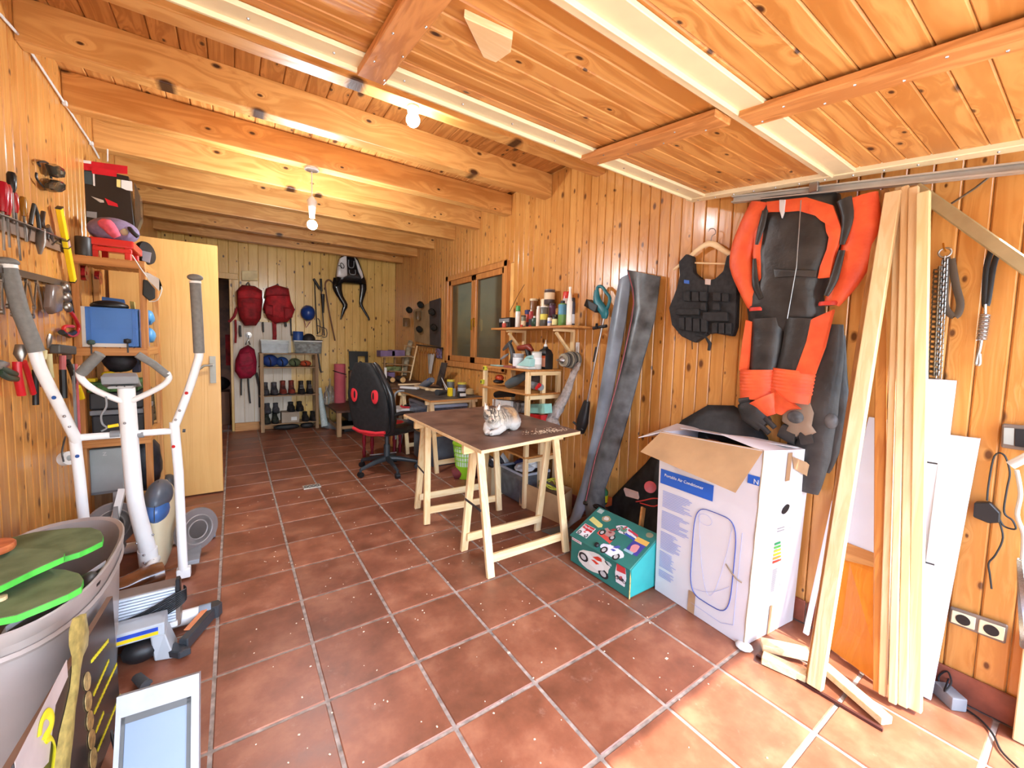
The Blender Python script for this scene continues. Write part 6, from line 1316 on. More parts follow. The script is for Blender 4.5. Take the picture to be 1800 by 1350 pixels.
for a, b, c_, d in ((711, 607, 728, 610), (712, 624, 727, 628), (710, 640, 724, 643), (708, 651, 721, 654)): M().bar(PX(a, b, 1.56), PX(c_, d, 1.52), .014, .014, (0, 0, 1)).build('rung', W_PALEY, ld)
M().bar(PX(653, 655, 1.4) if False else PZ(678, 672, .755), PZ(678, 672, .755)+V(0, .02, .2), .03, .02, (1, 0, 0)).build('white_stick', PAPER, None, 'short white upright strip at the left edge of the corner table', 'stick')
# board with goggles and hook rail on the right wall
gb = thing('goggle_board', PX(760, 570, 1.65), 'grey board with dark goggles and jars left of the window', 'board')
M().slab([PX(756, 530, 1.65), PX(775, 524, 1.65), PX(775, 610, 1.65), PX(757, 606, 1.65)], (-.012, 0, 0)).build('dark_panel', mat('dark_panel', (66, 60, 60), .6), gb)
M().slab([PX(728, 546, 1.65), PX(756, 532, 1.65), PX(757, 606, 1.65), PX(730, 600, 1.65)], (-.012, 0, 0)).build('pale_panel', mat('pale_panel', (166, 138, 100), .6), gb)
for a, b in ((722, 548), (742, 539), (740, 582), (762, 552), (765, 579)):
    c = PX(a, b, 1.60); t = M().lathe(c, [(.03, 0), (.045, .02), (.045, .06), (.035, .08), (0, .085)], 14, (-.7, -.4, .5)).build('dark_lens', mat('smoked', (40, 40, 38), .1), gb, smooth=True)
for a, b, w_ in ((714, 574, .05), (735, 563, .04)):
    M().lathe(PX(a, b, 1.6), [(w_, 0), (w_, .12), (w_*.9, .13)], 14).build('glass_jar', mat('amber_glass', (150, 120, 84), .1, trans=.6), gb, smooth=True)
hr = thing('hook_rail', PX(750, 610, 1.62), 'rail of small brass hooks with hanging strips left of the window', 'hook rail')
M().bar(PX(733, 606, 1.63), PX(778, 612, 1.63), .016, .02, (0, 0, 1)).build('rail', BLACK, hr)
for k in range(8):
    a = 735+k*4.6; M().tube([PX(a, 610+k*.5, 1.62), PX(a+.5, 617+k*.5, 1.6), PX(a+2.5, 621+k*.4, 1.59), PX(a+3, 616+k*.5, 1.6)], .004, 6).build('hook', mat('brass', (214, 160, 60), .25, .9), hr)
M().slab([PX(752, 622, 1.62), PX(761, 622, 1.62), PX(757, 657, 1.62), PX(754, 657, 1.62)], (-.004, 0, 0)).build('steel_rule', ALU, hr); M().slab([PX(758, 622, 1.615), PX(764, 622, 1.615), PX(758, 657, 1.615), PX(754, 656, 1.615)], (-.004, 0, 0)).build('white_strip', PAPER, hr)
M().slab([PX(766, 613, 1.64), PX(777, 611, 1.64), PX(777, 630, 1.64), PX(767, 629, 1.64)], (-.004, 0, 0)).build('lilac_picture', mat('lilac_print', (126, 112, 150), .6, var=.5, scale=40), hr)
# ------------------------------------------------------------------ things on the workbench
def top(a, b, z=.743): return PZ(a, b, z)
pw_ = thing('saw_blade_case', top(742, 675), 'grey tapered plastic case with blue end on the workbench', 'case')
M().tube([PX(738, 679, 1.36), PX(750, 674, 1.4), PX(760, 668, 1.42)], (.02, .05, .035), 10).build('case_body', mat('smoky_plastic', (120, 124, 134), .25), pw_, smooth=True)
M().ball(PX(757, 668, 1.42), (.05, .04, .03), 12, 8).build('blue_end', BLUE, pw_, smooth=True)
ph = thing('leaning_board', top(775, 672), 'dark glossy board leaning upright among tools on the workbench', 'board')
M().slab([top(766, 677)+V(0, 0, 0), top(776, 680)+V(0, 0, 0), PX(785, 638, 1.45), PX(776, 637, 1.45)], (.02, .01, 0)).build('board_face', mat('slate_board', (84, 80, 82), .25), ph)
M().tube([top(786, 690), top(776, 664, .9), top(790, 690)], .007, 6).build('white_easel', PAPER, None, 'small white A-shaped stand in front of the leaning board', 'stand')
bk = thing('brush', top(795, 668), 'wooden-handled brush standing in a tin on the workbench', 'brush')
M().tube([top(795, 676)+V(0, 0, 0), top(795, 676)+V(0, 0, .14)], .03, 10).build('tin', GREY, bk); M().ball(top(795, 676)+V(.02, 0, .2), (.028, .02, .065), 12, 8, (0, .2, 0)).build('brush_head', mat('bristle', (186, 158, 112), .9), bk, smooth=True)
M().box(top(780, 676)+V(0, 0, .09), top(796, 676)+V(.0, .06, .125)).build('white_tray', WHITE, None, 'small white tray in the middle of the workbench', 'tray', bev=.004)
def jar(a, yb, yt, w_, lab, body, cap=None, band=None, nm='jar', trans=.4):
    b, r, h = on_top(a, yb, yt, w_, .744); return cansh(b, r, h, body, cap, band, nm, lab, nm if nm != 'glue_bottle' else 'bottle', 'jars on the workbench', trans=trans)
jar(792, 687, 667, 13, 'clear jar with yellow lid, left of two on the workbench', (130, 136, 136), ((220, 206, 80), 1.05, .18))
jar(812, 690, 672, 15, 'clear jar with yellow lid and pale label, right of two on the workbench', (140, 140, 150), ((220, 206, 80), 1.05, .18), ((200, 200, 210), .2, .6))
jar(818, 684, 664, 13, 'white cup of pens on the workbench below the window', (228, 226, 222), None, None, 'cup', 0)
jar(836, 682, 662, 7, 'small white glue bottle with nozzle on the workbench', (228, 226, 222), ((226, 226, 220), .3, .35), None, 'glue_bottle', 0)
pn = thing('pen_bundle', top(806, 670), 'handful of black and white pens upright on the workbench', 'pens')
for k in range(6): p = top(803+k*2.4, 683); M().cone(p, p+V(.01*(k-3), .01, .10+.01*(k % 3)), .006, .005, 8).build('pen', (BLACK, PAPER)[k % 2], pn)
dr = thing('cordless_drill', top(785, 696), 'black cordless driver lying on its side at the workbench edge', 'drill')
M().tube([top(768, 695)+V(0, 0, .03), top(785, 693)+V(0, 0, .03)], (.035, .018), 10).build('driver_body', DARK, dr, smooth=True)
M().box(top(790, 697), top(797, 697)+V(0, .07, .09)).build('yellow_band', YEL, dr, bev=.004)
M().box(top(797, 697)+V(.003, 0, 0), top(802, 697)+V(0, .06, .085)).build('grey_band', GREY, dr, bev=.004)
bt = thing('tool_battery', top(814, 697), 'black tool battery with white label at the workbench edge', 'battery')
M().box(top(806, 699), top(821, 699)+V(0, .07, .06)).build('battery_case', BLACK, bt, bev=.005); M().box(top(808, 699)+V(0, -.003, .015), top(819, 699)+V(0, 0, .045)).build('paper_label', PAPER, bt)
lc = M().lathe(top(826, 694), [(.02, 0), (.05, .01), (.045, .06), (.02, .07)], 14).build('sanding_brush', mat('bristle', (186, 158, 112), .9), None, 'round bristle brush at the right edge of the workbench', 'brush', smooth=True)
M().slab([top(822, 682), top(858, 683), top(862, 697), top(834, 690)], (0, 0, .05)).build('tool_case', mat('slate_case', (78, 80, 82), .5), None, 'flat dark grey tool case at the right end of the workbench', 'case', bev=.008)
for k, (a, b, c_, d, l) in enumerate(((730, 680, 762, 688, 'long pale batten offcut lying on the workbench'), (748, 686, 778, 687, 'square pale wood block on the workbench edge'), (705, 682, 735, 684, 'white scraps of paper on the left of the workbench'), (762, 676, 700, 678, 'thin pale strip across the back of the workbench'))):
    M().bar(top(a, b)+V(0, 0, .012), top(c_, d)+V(0, 0, .012), .025, .06 if k == 2 else .03, (0, 0, 1)).build(('wood_offcut', 'wood_offcut', 'paper_scraps', 'wood_strip')[k], (W_PALEX, W_PALEX, PAPER, W_PALEX)[k], None, l, 'scraps' if k == 2 else 'wood', bev=.002)
# floor drain
fd = thing('floor_drain', PZ(548, 856, 0), 'small metal plate with ornament set in the floor tiles', 'plate')
c = PZ(548, 856, .0)
M().box(c+V(-.07, -.05, .001), c+V(.07, .05, .008)).build('cover', ALU, fd, bev=.002)
for k in range(4): M().tube([c+V(-.045+.03*k+.012*math.cos(6.28*i/10), .025*math.sin(6.28*i/10), .009) for i in range(11)], .003, 5).build('ornament', DARK, fd)
# dark passage contents seen through the doorway
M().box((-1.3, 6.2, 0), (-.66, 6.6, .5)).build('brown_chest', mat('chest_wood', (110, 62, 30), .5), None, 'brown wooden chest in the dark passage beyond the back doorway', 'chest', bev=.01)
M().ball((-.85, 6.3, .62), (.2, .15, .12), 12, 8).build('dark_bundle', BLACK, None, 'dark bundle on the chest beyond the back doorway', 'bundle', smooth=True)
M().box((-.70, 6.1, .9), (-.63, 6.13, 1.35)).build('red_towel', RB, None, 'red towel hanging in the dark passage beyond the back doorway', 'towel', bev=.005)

# ------------------------------------------------------------------ lamps
def bulb(loc, r, e, par):
    m, t, b = new_mat('lit_bulb'); b.inputs['Emission Color'].default_value = (.86, .94, 1, 1); b.inputs['Emission Strength'].default_value = e
    b.inputs['Base Color'].default_value = (1, 1, 1, 1)
    return M().ball(loc, r, 16, 10).build('bulb', m, par, smooth=True)
lp = thing('pendant_lamp', (-.1, 2.26, 2.15), 'bare lit bulb on a short white pendant under the third ceiling beam', 'lamp')
M().lathe((-.1, 2.26, 2.545), [(.05, .024), (.05, .01), (.02, 0), (0, 0)], 18).build('ceiling_rose', WHITE, lp, smooth=True)
M().cone((-.1, 2.26, 2.34), (-.1, 2.26, 2.55), .004, .004, 8).build('cord', WHITE, lp)
zb_ = PY(547, 395, 2.26).z
M().lathe((-.1, 2.26, zb_+.05), [(.012, 0), (.018, .0), (.022, .06), (.035, .12), (.018, .15), (.004, .16)], 16).build('lamp_holder', WHITE, lp, smooth=True)
bulb((-.1, 2.26, zb_), .034, 800, lp)
l2 = thing('ceiling_lamp', (.22, 1.04, 2.5), 'round lit bulb fixed under the front ceiling beam', 'lamp')
M().lathe((.22, 1.045, 2.53), [(.02, 0), (.03, .01), (.03, .038)], 16).build('lamp_holder', WHITE, l2, smooth=True)
bulb((.22, 1.045, 2.50), .036, 150, l2)
# ================================================================== left wall tools
LW = -1.358
def Lp(a, b, x=-1.345): return PX(a, b, x)
CHR = mat('chrome_tool', (150, 146, 140), .3, .85, var=.2)
r1 = thing('tool_rail', Lp(60, 430), 'grey slotted rail holding screwdrivers high on the left wall', 'tool rail')
M().slab([Lp(-40, 362, LW+.004), Lp(112, 425, LW+.004), Lp(112, 445, LW+.004), Lp(-40, 390, LW+.004)], (.006, 0, 0)).build('back_plate', mat('rail_grey', (126, 100, 80), .5), r1)
M().bar(Lp(-40, 362, -1.335), Lp(112, 422, -1.335), .004, .03, (0, 0, 1)).build('slot_rail', CHR, r1)
def driver(a, yt, ym, yb, lean_, c, lab, w=.014, tip=False):
    t = thing('screwdriver', Lp(a, yb), lab, 'screwdriver', 'screwdrivers on the left wall rail')
    p, q, e = Lp(a, yt, -1.33), Lp(a+lean_*.3, ym, -1.33), Lp(a+lean_, yb, -1.335)
    M().tube([p, p.lerp(q, .15), p.lerp(q, .7), q], (w*.7, w, w*.95, w*.55), 10).build('handle', mat('h%d_%d_%d' % c, c, .25, var=.15, trans=.2 if c[0] > 100 else 0), t, smooth=True)
    M().tube([q, e], .0032 if w < .012 else .0042, 6).build('shaft', CHR, t)
driver(4, 320, 372, 440, 3, (180, 24, 44), 'thick red-handled screwdriver at the far left of the rail', .018)
driver(11, 324, 378, 435, 6, (196, 30, 36), 'clear red screwdriver, second on the rail', .016)
driver(20, 303, 338, 392, 4, (30, 30, 32), 'black-handled screwdriver standing highest on the rail', .015)
driver(24, 338, 374, 458, 12, (186, 40, 36), 'red screwdriver with long dark shaft on the rail', .013)
driver(40, 346, 380, 425, 6, (160, 110, 30), 'amber-handled screwdriver on the rail', .012)
def plier(P1, P2, c, lab, head=(0, 0), w=.011, nm='pliers', jaw=None, x=-1.335):
    t = thing(nm, Lp(*P1[-1]), lab, nm.replace('_', ' '), 'tools on the left wall')
    for P in (P1, P2): M().tube([Lp(a, b, x) for a, b in P], w, 8, flat=.7, smooth=3).build('handle', mat('h%d_%d_%d' % c, c, .35, var=.15), t, smooth=True)
    if jaw: M().tube([Lp(a, b, x) for a, b in jaw], (.016, .02, .006)[:len(jaw)], 8, flat=.5).build('jaws', CHR, t, smooth=True)
plier([(60, 360), (56, 380), (54, 395)], [(60, 362), (66, 378), (69, 402)], (40, 42, 40), 'black-handled pliers hanging in the rail', jaw=[(72, 402), (71, 425), (70, 447)])
plier([(76, 372), (74, 390), (76, 400)], [(80, 400), (82, 412), (81, 420)], (60, 52, 48), 'small black and red pliers near the end of the rail', w=.009, jaw=[(84, 398), (90, 412), (94, 425)])
for k, (a, b, c_, d) in enumerate(((44, 388, 47, 424), (55, 396, 50, 424), (100, 424, 92, 430), (112, 430, 98, 426))): M().tube([Lp(a, b), Lp(c_, d)], .004, 6).build('hex_key', CHR, None, ('straight steel hex key below the amber screwdriver', 'slanting steel hex key meeting the straight one', 'short steel key near the end of the rail', 'short steel bit at the right end of the rail')[k], 'hex key')
lv = thing('spirit_level', Lp(115, 430), 'yellow spirit level standing against the left wall by the shelf', 'level')
a, b = Lp(104, 365, -1.33), Lp(129, 494, -1.33); d = (b-a)
YL = mat('level_yellow', (240, 206, 20), .4, var=.06)
M().bar(a, b, .045, .02, (0, 1, 0)).build('level_body', YL, lv, bev=.002)
for t_, nm in ((.0, 'end_cap'), (1.0, 'end_cap')): p = a+d*t_; M().bar(p-d*.008, p+d*.008, .046, .022, (0, 1, 0)).build(nm, BLACK, lv)
p = a+d*.47; M().bar(p-d*.04, p+d*.04, .03, .026, (0, 1, 0)).build('vial', mat('vial', (206, 180, 170), .2), lv)
for t_ in (.42, .52): p = a+d*t_; M().bar(p-d*.006, p+d*.006, .046, .026, (0, 1, 0)).build('vial_ring', BLACK, lv)
sg = thing('sunglasses', Lp(85, 310), 'dark wrap-around sunglasses hanging on the left wall', 'sunglasses')
SGM = mat('smoky_lens', (60, 54, 44), .12); 
def blobL(pix, dep, nm, m_, par, x=-1.34): return M().loft([[Lp(a, b, x).lerp(sum((Lp(c_, d_, x) for c_, d_ in pix), Vector())/len(pix), i_)+V(dep*dd, 0, 0) for a, b in pix] for i_, dd in ((0, 0), (0, .5), (.15, .9), (.6, 1))]).build(nm, m_, par, smooth=True)
blobL([(78, 288), (90, 287), (101, 294), (104, 302), (102, 311), (94, 312), (86, 308), (82, 298)], .03, 'lens', SGM, sg)
blobL([(78, 322), (88, 315), (98, 316), (104, 322), (104, 332), (96, 337), (86, 337), (78, 330)], .03, 'lens', SGM, sg)
M().tube([Lp(a, b) for a, b in ((70, 292), (67, 286), (74, 284), (84, 287), (88, 300), (90, 314))], .005, 6, smooth=3).build('frame', BLACK, sg, smooth=True)
M().tube([Lp(a, b) for a, b in ((64, 304), (64, 312), (70, 322), (80, 332))], .005, 6, smooth=3).build('temple', BLACK, sg, smooth=True)
r2 = thing('tool_rail', Lp(60, 490), 'dark magnetic rail with wrenches and keys, second rail on the left wall', 'tool rail')
M().bar(Lp(-30, 466, -1.35), Lp(118, 500, -1.35), .03, .016, (0, 0, 1)).build('rail', mat('dark_bar', (74, 62, 54), .4), r2)
WR = 'wrenches on the left wall'
for k, (a, b, c_, d) in enumerate(((3, 492, 4, 548), (12, 490, 14, 538), (26, 478, 22, 552), (34, 488, 40, 522), (46, 494, 44, 528), (50, 498, 60, 540), (64, 496, 58, 556), (66, 502, 76, 546))):
    w_ = thing('wrench', Lp(c_, d), '%s steel wrench counting from the left on the dark rail' % ('first', 'second', 'third', 'fourth', 'fifth', 'sixth', 'seventh', 'eighth')[k], 'wrench', WR)
    p, q = Lp(a, b), Lp(c_, d); M().bar(p, q, .010, .005, (0, 1, 0)).build('shank', CHR, w_)
    M().lathe(q, [(.006, -.004), (.011, -.004), (.011, .004), (.006, .004)], 10, (1, 0, 0)).build('ring_end', CHR, w_, smooth=True)
    M().lathe(p, [(.005, -.004), (.010, -.004), (.010, .004), (.005, .004)], 10, (1, 0, 0)).build('open_end', CHR, w_, smooth=True)
hc = thing('cup_brushes', Lp(95, 520), 'grey clear pack of cutting discs and cups at the end of the dark rail', 'discs')
blobL([(80, 500), (98, 500), (100, 520), (98, 548), (84, 552), (76, 540), (78, 520)], .03, 'film_pack', mat('film_grey', (128, 112, 104), .25, trans=.2), hc)
for a, b in ((108, 505), (110, 522), (112, 540)): M().lathe(Lp(a, b), [(.02, 0), (.03, .006), (.03, .02), (.02, .03)], 14, (1, 0, .2)).build('cup_disc', CHR, hc, smooth=True)
M().tube([Lp(118, 500), Lp(122, 530), Lp(126, 550)], .012, 8, flat=.6).build('black_strap', BLACK, hc)
ms = thing('red_cutter', Lp(120, 575), 'red and black tubing cutter below the end of the dark rail', 'cutter')
M().tube([Lp(a, b, -1.33) for a, b in ((124, 548), (132, 560), (138, 575), (134, 588), (122, 590), (112, 582), (114, 574), (128, 574))], .009, 8, smooth=3).build('red_loop', RED, ms, smooth=True)
M().tube([Lp(108, 584, -1.335), Lp(122, 590, -1.335), Lp(130, 584, -1.335)], .014, 8).build('black_body', BLACK, ms, smooth=True)
plier([(30, 636), (31, 660), (38, 695)], [(42, 636), (50, 660), (59, 692)], (200, 30, 40), 'large red-handled pliers on the left wall behind the trainer arm', w=.014, jaw=[(36, 606), (35, 622), (36, 636)])
plier([(0, 645), (14, 652), (28, 658)], [(0, 655), (14, 664), (30, 666)], (36, 60, 40), 'dark green garden shears at the left edge of the picture', w=.012, nm='garden_shears', jaw=[(-12, 640), (4, 642), (16, 640)])
plier([(78, 616), (76, 632)], [(86, 622), (88, 650), (90, 664)], (220, 214, 160), 'cream-handled snips beside the large red pliers', w=.011, nm='snips', jaw=[(88, 590), (86, 600), (84, 612)])
hm = thing('hammer', Lp(110, 660), 'hammer with grey head, pink band and black grip on the left wall', 'hammer')
M().bar(Lp(96, 613, -1.32), Lp(126, 616, -1.32), .045, .04, (0, 0, 1)).build('hammer_head', mat('iron_grey', (92, 90, 86), .5, .4), hm, bev=.008)
M().tube([Lp(110, 625, -1.32), Lp(110, 650, -1.32)], .013, 8).build('shaft', mat('pink_shaft', (190, 100, 100), .5), hm); M().tube([Lp(110, 650, -1.32), Lp(112, 700, -1.32)], .014, 8).build('grip', BLACK, hm)
plier([(120, 640), (128, 662), (134, 682)], [(118, 632), (126, 650)], (44, 40, 34), 'long black pliers with yellow grips on the left wall', w=.014, nm='long_pliers', jaw=[(116, 616), (118, 628), (120, 636)])
M().tube([Lp(136, 680, -1.33), Lp(140, 690, -1.33), Lp(143, 700, -1.33)], .016, 8).build('yellow_grip', YEL, bpy.data.objects['long_pliers'], smooth=True)
M().tube([Lp(62, 650), Lp(63, 712)], .011, 8).build('black_file', BLACK, None, 'long black-handled file hanging right of the large red pliers', 'file', smooth=True)
M().tube([Lp(72, 632), Lp(74, 680)], .008, 8).build('chisel', mat('dull_red', (150, 70, 76), .5), None, 'slim reddish chisel hanging beside the black file', 'chisel', smooth=True)
o = thing('clamp', Lp(118, 720), 'thin dark bar clamp hanging down beside the trainer arm', 'clamp')
M().bar(Lp(128, 640, -1.33), Lp(140, 900, -1.33) if False else Lp(136, 790, -1.33), .02, .008, (0, 1, 0)).build('bar', GREY, o); M().bar(Lp(134, 640, -1.325), Lp(142, 800, -1.325), .012, .008, (0, 1, 0)).build('pink_bar', mat('pink_bar', (214, 110, 116), .5), o)
tp = thing('tape_roll', Lp(118, 808), 'white tape roll on a bent wire hook on the left wall', 'tape')
M().lathe(Lp(117, 806, -1.30), [(.014, -.014), (.034, -.014), (.034, .014), (.014, .014), (.014, -.014)], 22, (.8, -.5, .2)).build('tape', PAPER, tp, smooth=.5)
M().tube([Lp(115, 768), Lp(113, 775, -1.32), Lp(109, 795, -1.3), Lp(112, 812, -1.29)], .004, 6, smooth=3).build('wire_hook', DARK, tp)
# thin white cable under the ceiling
cbx = thing('ceiling_cable', (-1.34, 2, 2.55), 'thin white cable clipped along the top of the left wall', 'cable')
cp = [(-30, 0), (0, 25), (41, 71), (113, 181), (160, 252), (174, 278)]
M().tube([PX(a, b, -1.352) for a, b in cp], .006, 6).build('cable', WHITE, cbx, smooth=True)
for a, b in ((41, 71), (113, 181), (160, 252)): p = PX(a, b, -1.35); M().box(p-V(.008, .012, .012), p+V(.012, .012, .012)).build('clip', WHITE, cbx, bev=.003)

# ================================================================== shelf unit on the left
ls = thing('storage_shelf', (-1.2, 2.45, 0), 'home-made pine storage shelf standing by the left wall before the door', 'shelf')
AX0, AX1, AY0, AY1 = -1.345, -1.055, 2.22, 2.66
SHZ = (1.755, 1.228, .68)
for x_, y_ in ((AX0, AY0), (AX1, AY0), (AX0, AY1), (AX1+.005, AY1)): M().box((x_-.016, y_-.02, 0), (x_+.016, y_+.02, 1.755 if y_ == AY0 else 1.70)).build('post', W_SHELFZ, ls, bev=.002)
for z_ in SHZ:
    for k in range(5):
        x0 = AX0-.01+k*.063; M().box((x0, AY0-.015, z_-.018), (x0+.058, AY1+.02, z_)).build('slat', W_SHELFY, ls, bev=.001)
    M().box((AX0-.01, AY0-.03, z_-.05), (AX1+.015, AY0-.018, z_-.005)).build('front_rail', W_SHELFX, ls, bev=.002)
    M().box((AX1-.005, AY0, z_-.05), (AX1+.012, AY1, z_-.018)).build('side_rail', W_SHELFY, ls, bev=.002)
z0 = SHZ[0]+.001
def Ls(a, b, y=2.3): return PY(a, b, y)
o = thing('red_stool_tray', (-1.2, 2.35, z0), 'small red plastic step stool on top of the left shelf', 'stool')
RP = mat('bright_red_plastic', (214, 48, 44), .3, var=.06)
p, q = Ls(160, 432), Ls(238, 448)
M().box((p.x, 2.25, z0+.075), (q.x-.0, 2.55, z0+.12)).build('stool_top', RP, o, bev=.008)
for x_ in (p.x+.02, q.x-.03):
    for y_ in (2.28, 2.52): M().box((x_-.015, y_-.015, z0), (x_+.015, y_+.015, z0+.08)).build('leg', RP, o, bev=.004)
M().box((p.x+.01, 2.262, z0+.045), (q.x-.01, 2.275, z0+.07)).build('apron', RP, o, bev=.003)
p = Ls(143, 434, 2.26); M().lathe((-1.315, 2.255, z0), [(.034, 0), (.036, .005), (.036, .105), (.034, .11), (0, .108)], 18).build('black_cup', mat('matt_black', (46, 42, 38), .45), None, 'black cylinder cup at the left front of the shelf top', 'cup', smooth=True)
zt_ = z0+.122
o = thing('plush_toy', (-1.2, 2.32, zt_), 'purple and pink plush cushion lying on the red stool', 'toy')
pl_ = mat('lilac_plush', (128, 114, 142), .95, var=.12, scale=40, bump=.2); pk_ = mat('pink_plush', (214, 92, 112), .95, var=.12, scale=40, bump=.2)
c = V(Ls(198, 400, 2.33).x, 2.36, zt_+.055)
M().ball(c+V(0, 0, .01), (.12, .09, .078), 22, 12).build('plush_body', pl_, o, smooth=True)
M().tube([c+V(-.03, -.085, .02), c+V(-.012, -.1, .025), c+V(.01, -.1, -.01), c+V(.03, -.095, -.04)], (.03, .034, .03, .02), 12, smooth=3).build('pink_ear', pk_, o, smooth=True)
M().ball(c+V(.055, -.07, -.0), (.022, .016, .022), 14, 8).build('felt_disc', mat('felt_cream', (186, 176, 140), .9), o, smooth=True)
M().tube([c+V(.08, -.06, .03), c+V(.1, -.08, 0), c+V(.12, -.07, -.02)], .012, 8).build('buckle_tangle', BLACK, None, 'tangle of black cord and buckles right of the plush cushion', 'cord', smooth=True)
# hanging packaged tool kit
o = thing('packaged_tool', (-1.2, 2.56, 1.9), 'large black and red retail pack with tool pictures above the left shelf', 'package')
KB = mat('pack_black', (34, 30, 28), .3, var=.1)
py_ = 2.58
def K(a, b, y=py_): return PY(a, b, y)
A, B_, C_, D_ = K(139, 290), K(226, 310), K(243, 400), K(141, 400)
C_ = K(238, 412); D_ = K(140, 396)
M().slab([A, B_, C_, D_], (0, .09, 0)).build('pack_box', KB, o, bev=.002)
q = lambda P_, m_, nm, d=.0: M().slab([K(a, b, py_-.003-d) for a, b in P_], (0, .002, 0)).build(nm, m_, o)
q([(143, 281), (224, 292), (224, 306), (141, 298)], mat('pack_red', (190, 24, 40), .3), 'red_header'); q([(141, 300), (163, 302), (163, 325), (141, 321)], mat('pack_slate', (56, 74, 80), .3), 'slate_label')
q([(160, 293), (205, 300), (205, 311), (162, 305)], mat('pack_red', (190, 24, 40), .3), 'red_handle', .003); q([(144, 281), (160, 283), (160, 288), (145, 286)], PAPER, 'barcode', .003)
q([(163, 304), (166, 304), (167, 327), (164, 326)], PAPER, 'white_bar', .002); q([(205, 315), (212, 316), (212, 330), (205, 328)], mat('pack_cream', (216, 206, 130), .4), 'cream_tag', .002); q([(213, 316), (232, 319), (233, 336), (222, 334), (213, 330)], PAPER, 'white_tag', .002)
q([(160, 345), (182, 352), (183, 356), (176, 356)], ALU, 'printed_blade', .002); q([(184, 348), (206, 358), (208, 364), (190, 360)], mat('pack_red', (190, 24, 40), .3), 'printed_handle', .002); q([(152, 371), (170, 373), (170, 384), (152, 381)], GREY, 'printed_clamps', .002)
M().tube([PY(189, 262, 2.6), PY(189, 285, 2.6)], .004, 6).build('hanging_wire', WHITE, o)
M().slab([K(236, 320), K(246, 345), K(248, 385), K(240, 405), K(238, 400)], (0, .08, 0)).build('clear_blister', mat('blister', (120, 104, 84), .1, trans=.5), o)
# black disc bag and mask hung on the posts
o = thing('disc_case', PY(258, 445, 2.6), 'round black case with silver print hanging behind the shelf top', 'case')
M().lathe(PY(256, 445, 2.68), [(.0, -.02), (.075, -.015), (.08, 0), (.075, .015), (0, .02)], 24, (1, -.5, .1)).build('case_disc', BLACK, o, smooth=.7)
M().slab([PY(248, 440, 2.62), PY(266, 444, 2.62), PY(263, 462, 2.62), PY(250, 458, 2.62)], (0, .01, 0)).build('silver_print', mat('silver_print', (150, 150, 160), .3), o)
o = thing('face_mask', PY(265, 500, 2.4), 'white and black face mask hanging by its strap from the shelf corner', 'mask')
M().tube([PY(232, 448, 2.16), PY(246, 470, 2.16), PY(258, 487, 2.16)], .003, 6).build('strap', PAPER, o)
M().loft([[PY(a, b, 2.17) for a, b in P_] for P_ in (((252, 478), (262, 480), (280, 490), (285, 503), (280, 512), (262, 494)), ((254, 480), (262, 482), (278, 492), (283, 503), (279, 508), (263, 494)))], caps=True).build('white_cup', PAPER, o, solid=.004)
M().slab([PY(a, b, 2.18) for a, b in ((251, 491), (259, 492), (272, 508), (272, 524), (262, 529), (250, 518))], (0, .03, 0)).build('black_cup', BLACK, o, bev=.006)
M().tube([PY(a, b, 2.17) for a, b in ((283, 503), (284, 512), (276, 528), (262, 530))], .003, 6, smooth=3).build('strap', PAPER, o)
for k, (a, b) in enumerate(((148, 480), (173, 488))): M().lathe(PX(a, b, -1.34), [(.012, -.01), (.045, -.012), (.045, .012), (.012, .01), (.012, -.01)], 22, (1, 0, 0), (1, 1)).build('tape_reel', mat('red_clear_reel', (190, 40, 44), .3, var=.5, scale=40), None, ('red tape reel on the wall under the shelf top, nearer one', 'red tape reel on the wall under the shelf top, farther one')[k], 'tape reel', 'red reels', smooth=True)
# blue crate
z1 = SHZ[1]+.001
o = thing('blue_crate', (-1.2, 2.36, z1), 'bright blue plastic crate with white front edge on the middle shelf', 'crate')
CB = mat('crate_blue', (70, 126, 206), .4, var=.06, scale=4)
x0, x1, y0, y1, h_ = -1.325, -1.078, 2.215, 2.56, .235
for a_, b_ in (((x0, y0, z1), (x1, y0+.008, z1+h_)), ((x0, y1-.008, z1), (x1, y1, z1+h_)), ((x0, y0, z1), (x0+.008, y1, z1+h_)), ((x1-.008, y0, z1), (x1, y1, z1+h_)), ((x0, y0, z1), (x1, y1, z1+.008))): M().box(a_, b_).build('crate_wall', CB, o, bev=.002)
for z_ in (.11, .225): M().box((x0, y0-.005, z1+z_), (x1, y0, z1+z_+.006)).build('rib', CB, o)
for x_ in (x0+.03, x1-.035, x1-.02): M().box((x_, y0-.005, z1), (x_+.004, y0, z1+h_)).build('rib', CB, o)
M().box((x0-.008, y0-.006, z1), (x0+.012, y0-.002, z1+h_)).box((x0, y0-.007, z1), (x1-.06, y0-.003, z1+.022)).build('white_liner', WHITE, o, kind='stuff')
M().slab([V(x0+.02, y1-.02, z1+.2), V(x1-.1, y1-.02, z1+.2), V(x1-.12, y1, z1+.31), V(x0+.02, y1, z1+.32)], (0, .01, 0)).build('folded_crate', mat('lid_blue', (60, 96, 150), .5), None, 'darker blue folded lid standing inside the blue crate', 'lid')
M().ball((-1.23, 2.34, z1+.25), (.09, .07, .035), 14, 8).build('webbing_roll', BLACK, None, 'black rolled strap sticking out of the blue crate', 'strap', smooth=True)
M().slab([V(-1.13, 2.35, z1+.18), V(-1.11, 2.33, z1+.18), V(-1.115, 2.33, z1+.285), V(-1.14, 2.35, z1+.29)], (0, .02, 0)).build('cream_card', mat('pack_cream', (216, 206, 150), .4), None, 'cream card standing at the right in the blue crate', 'card')
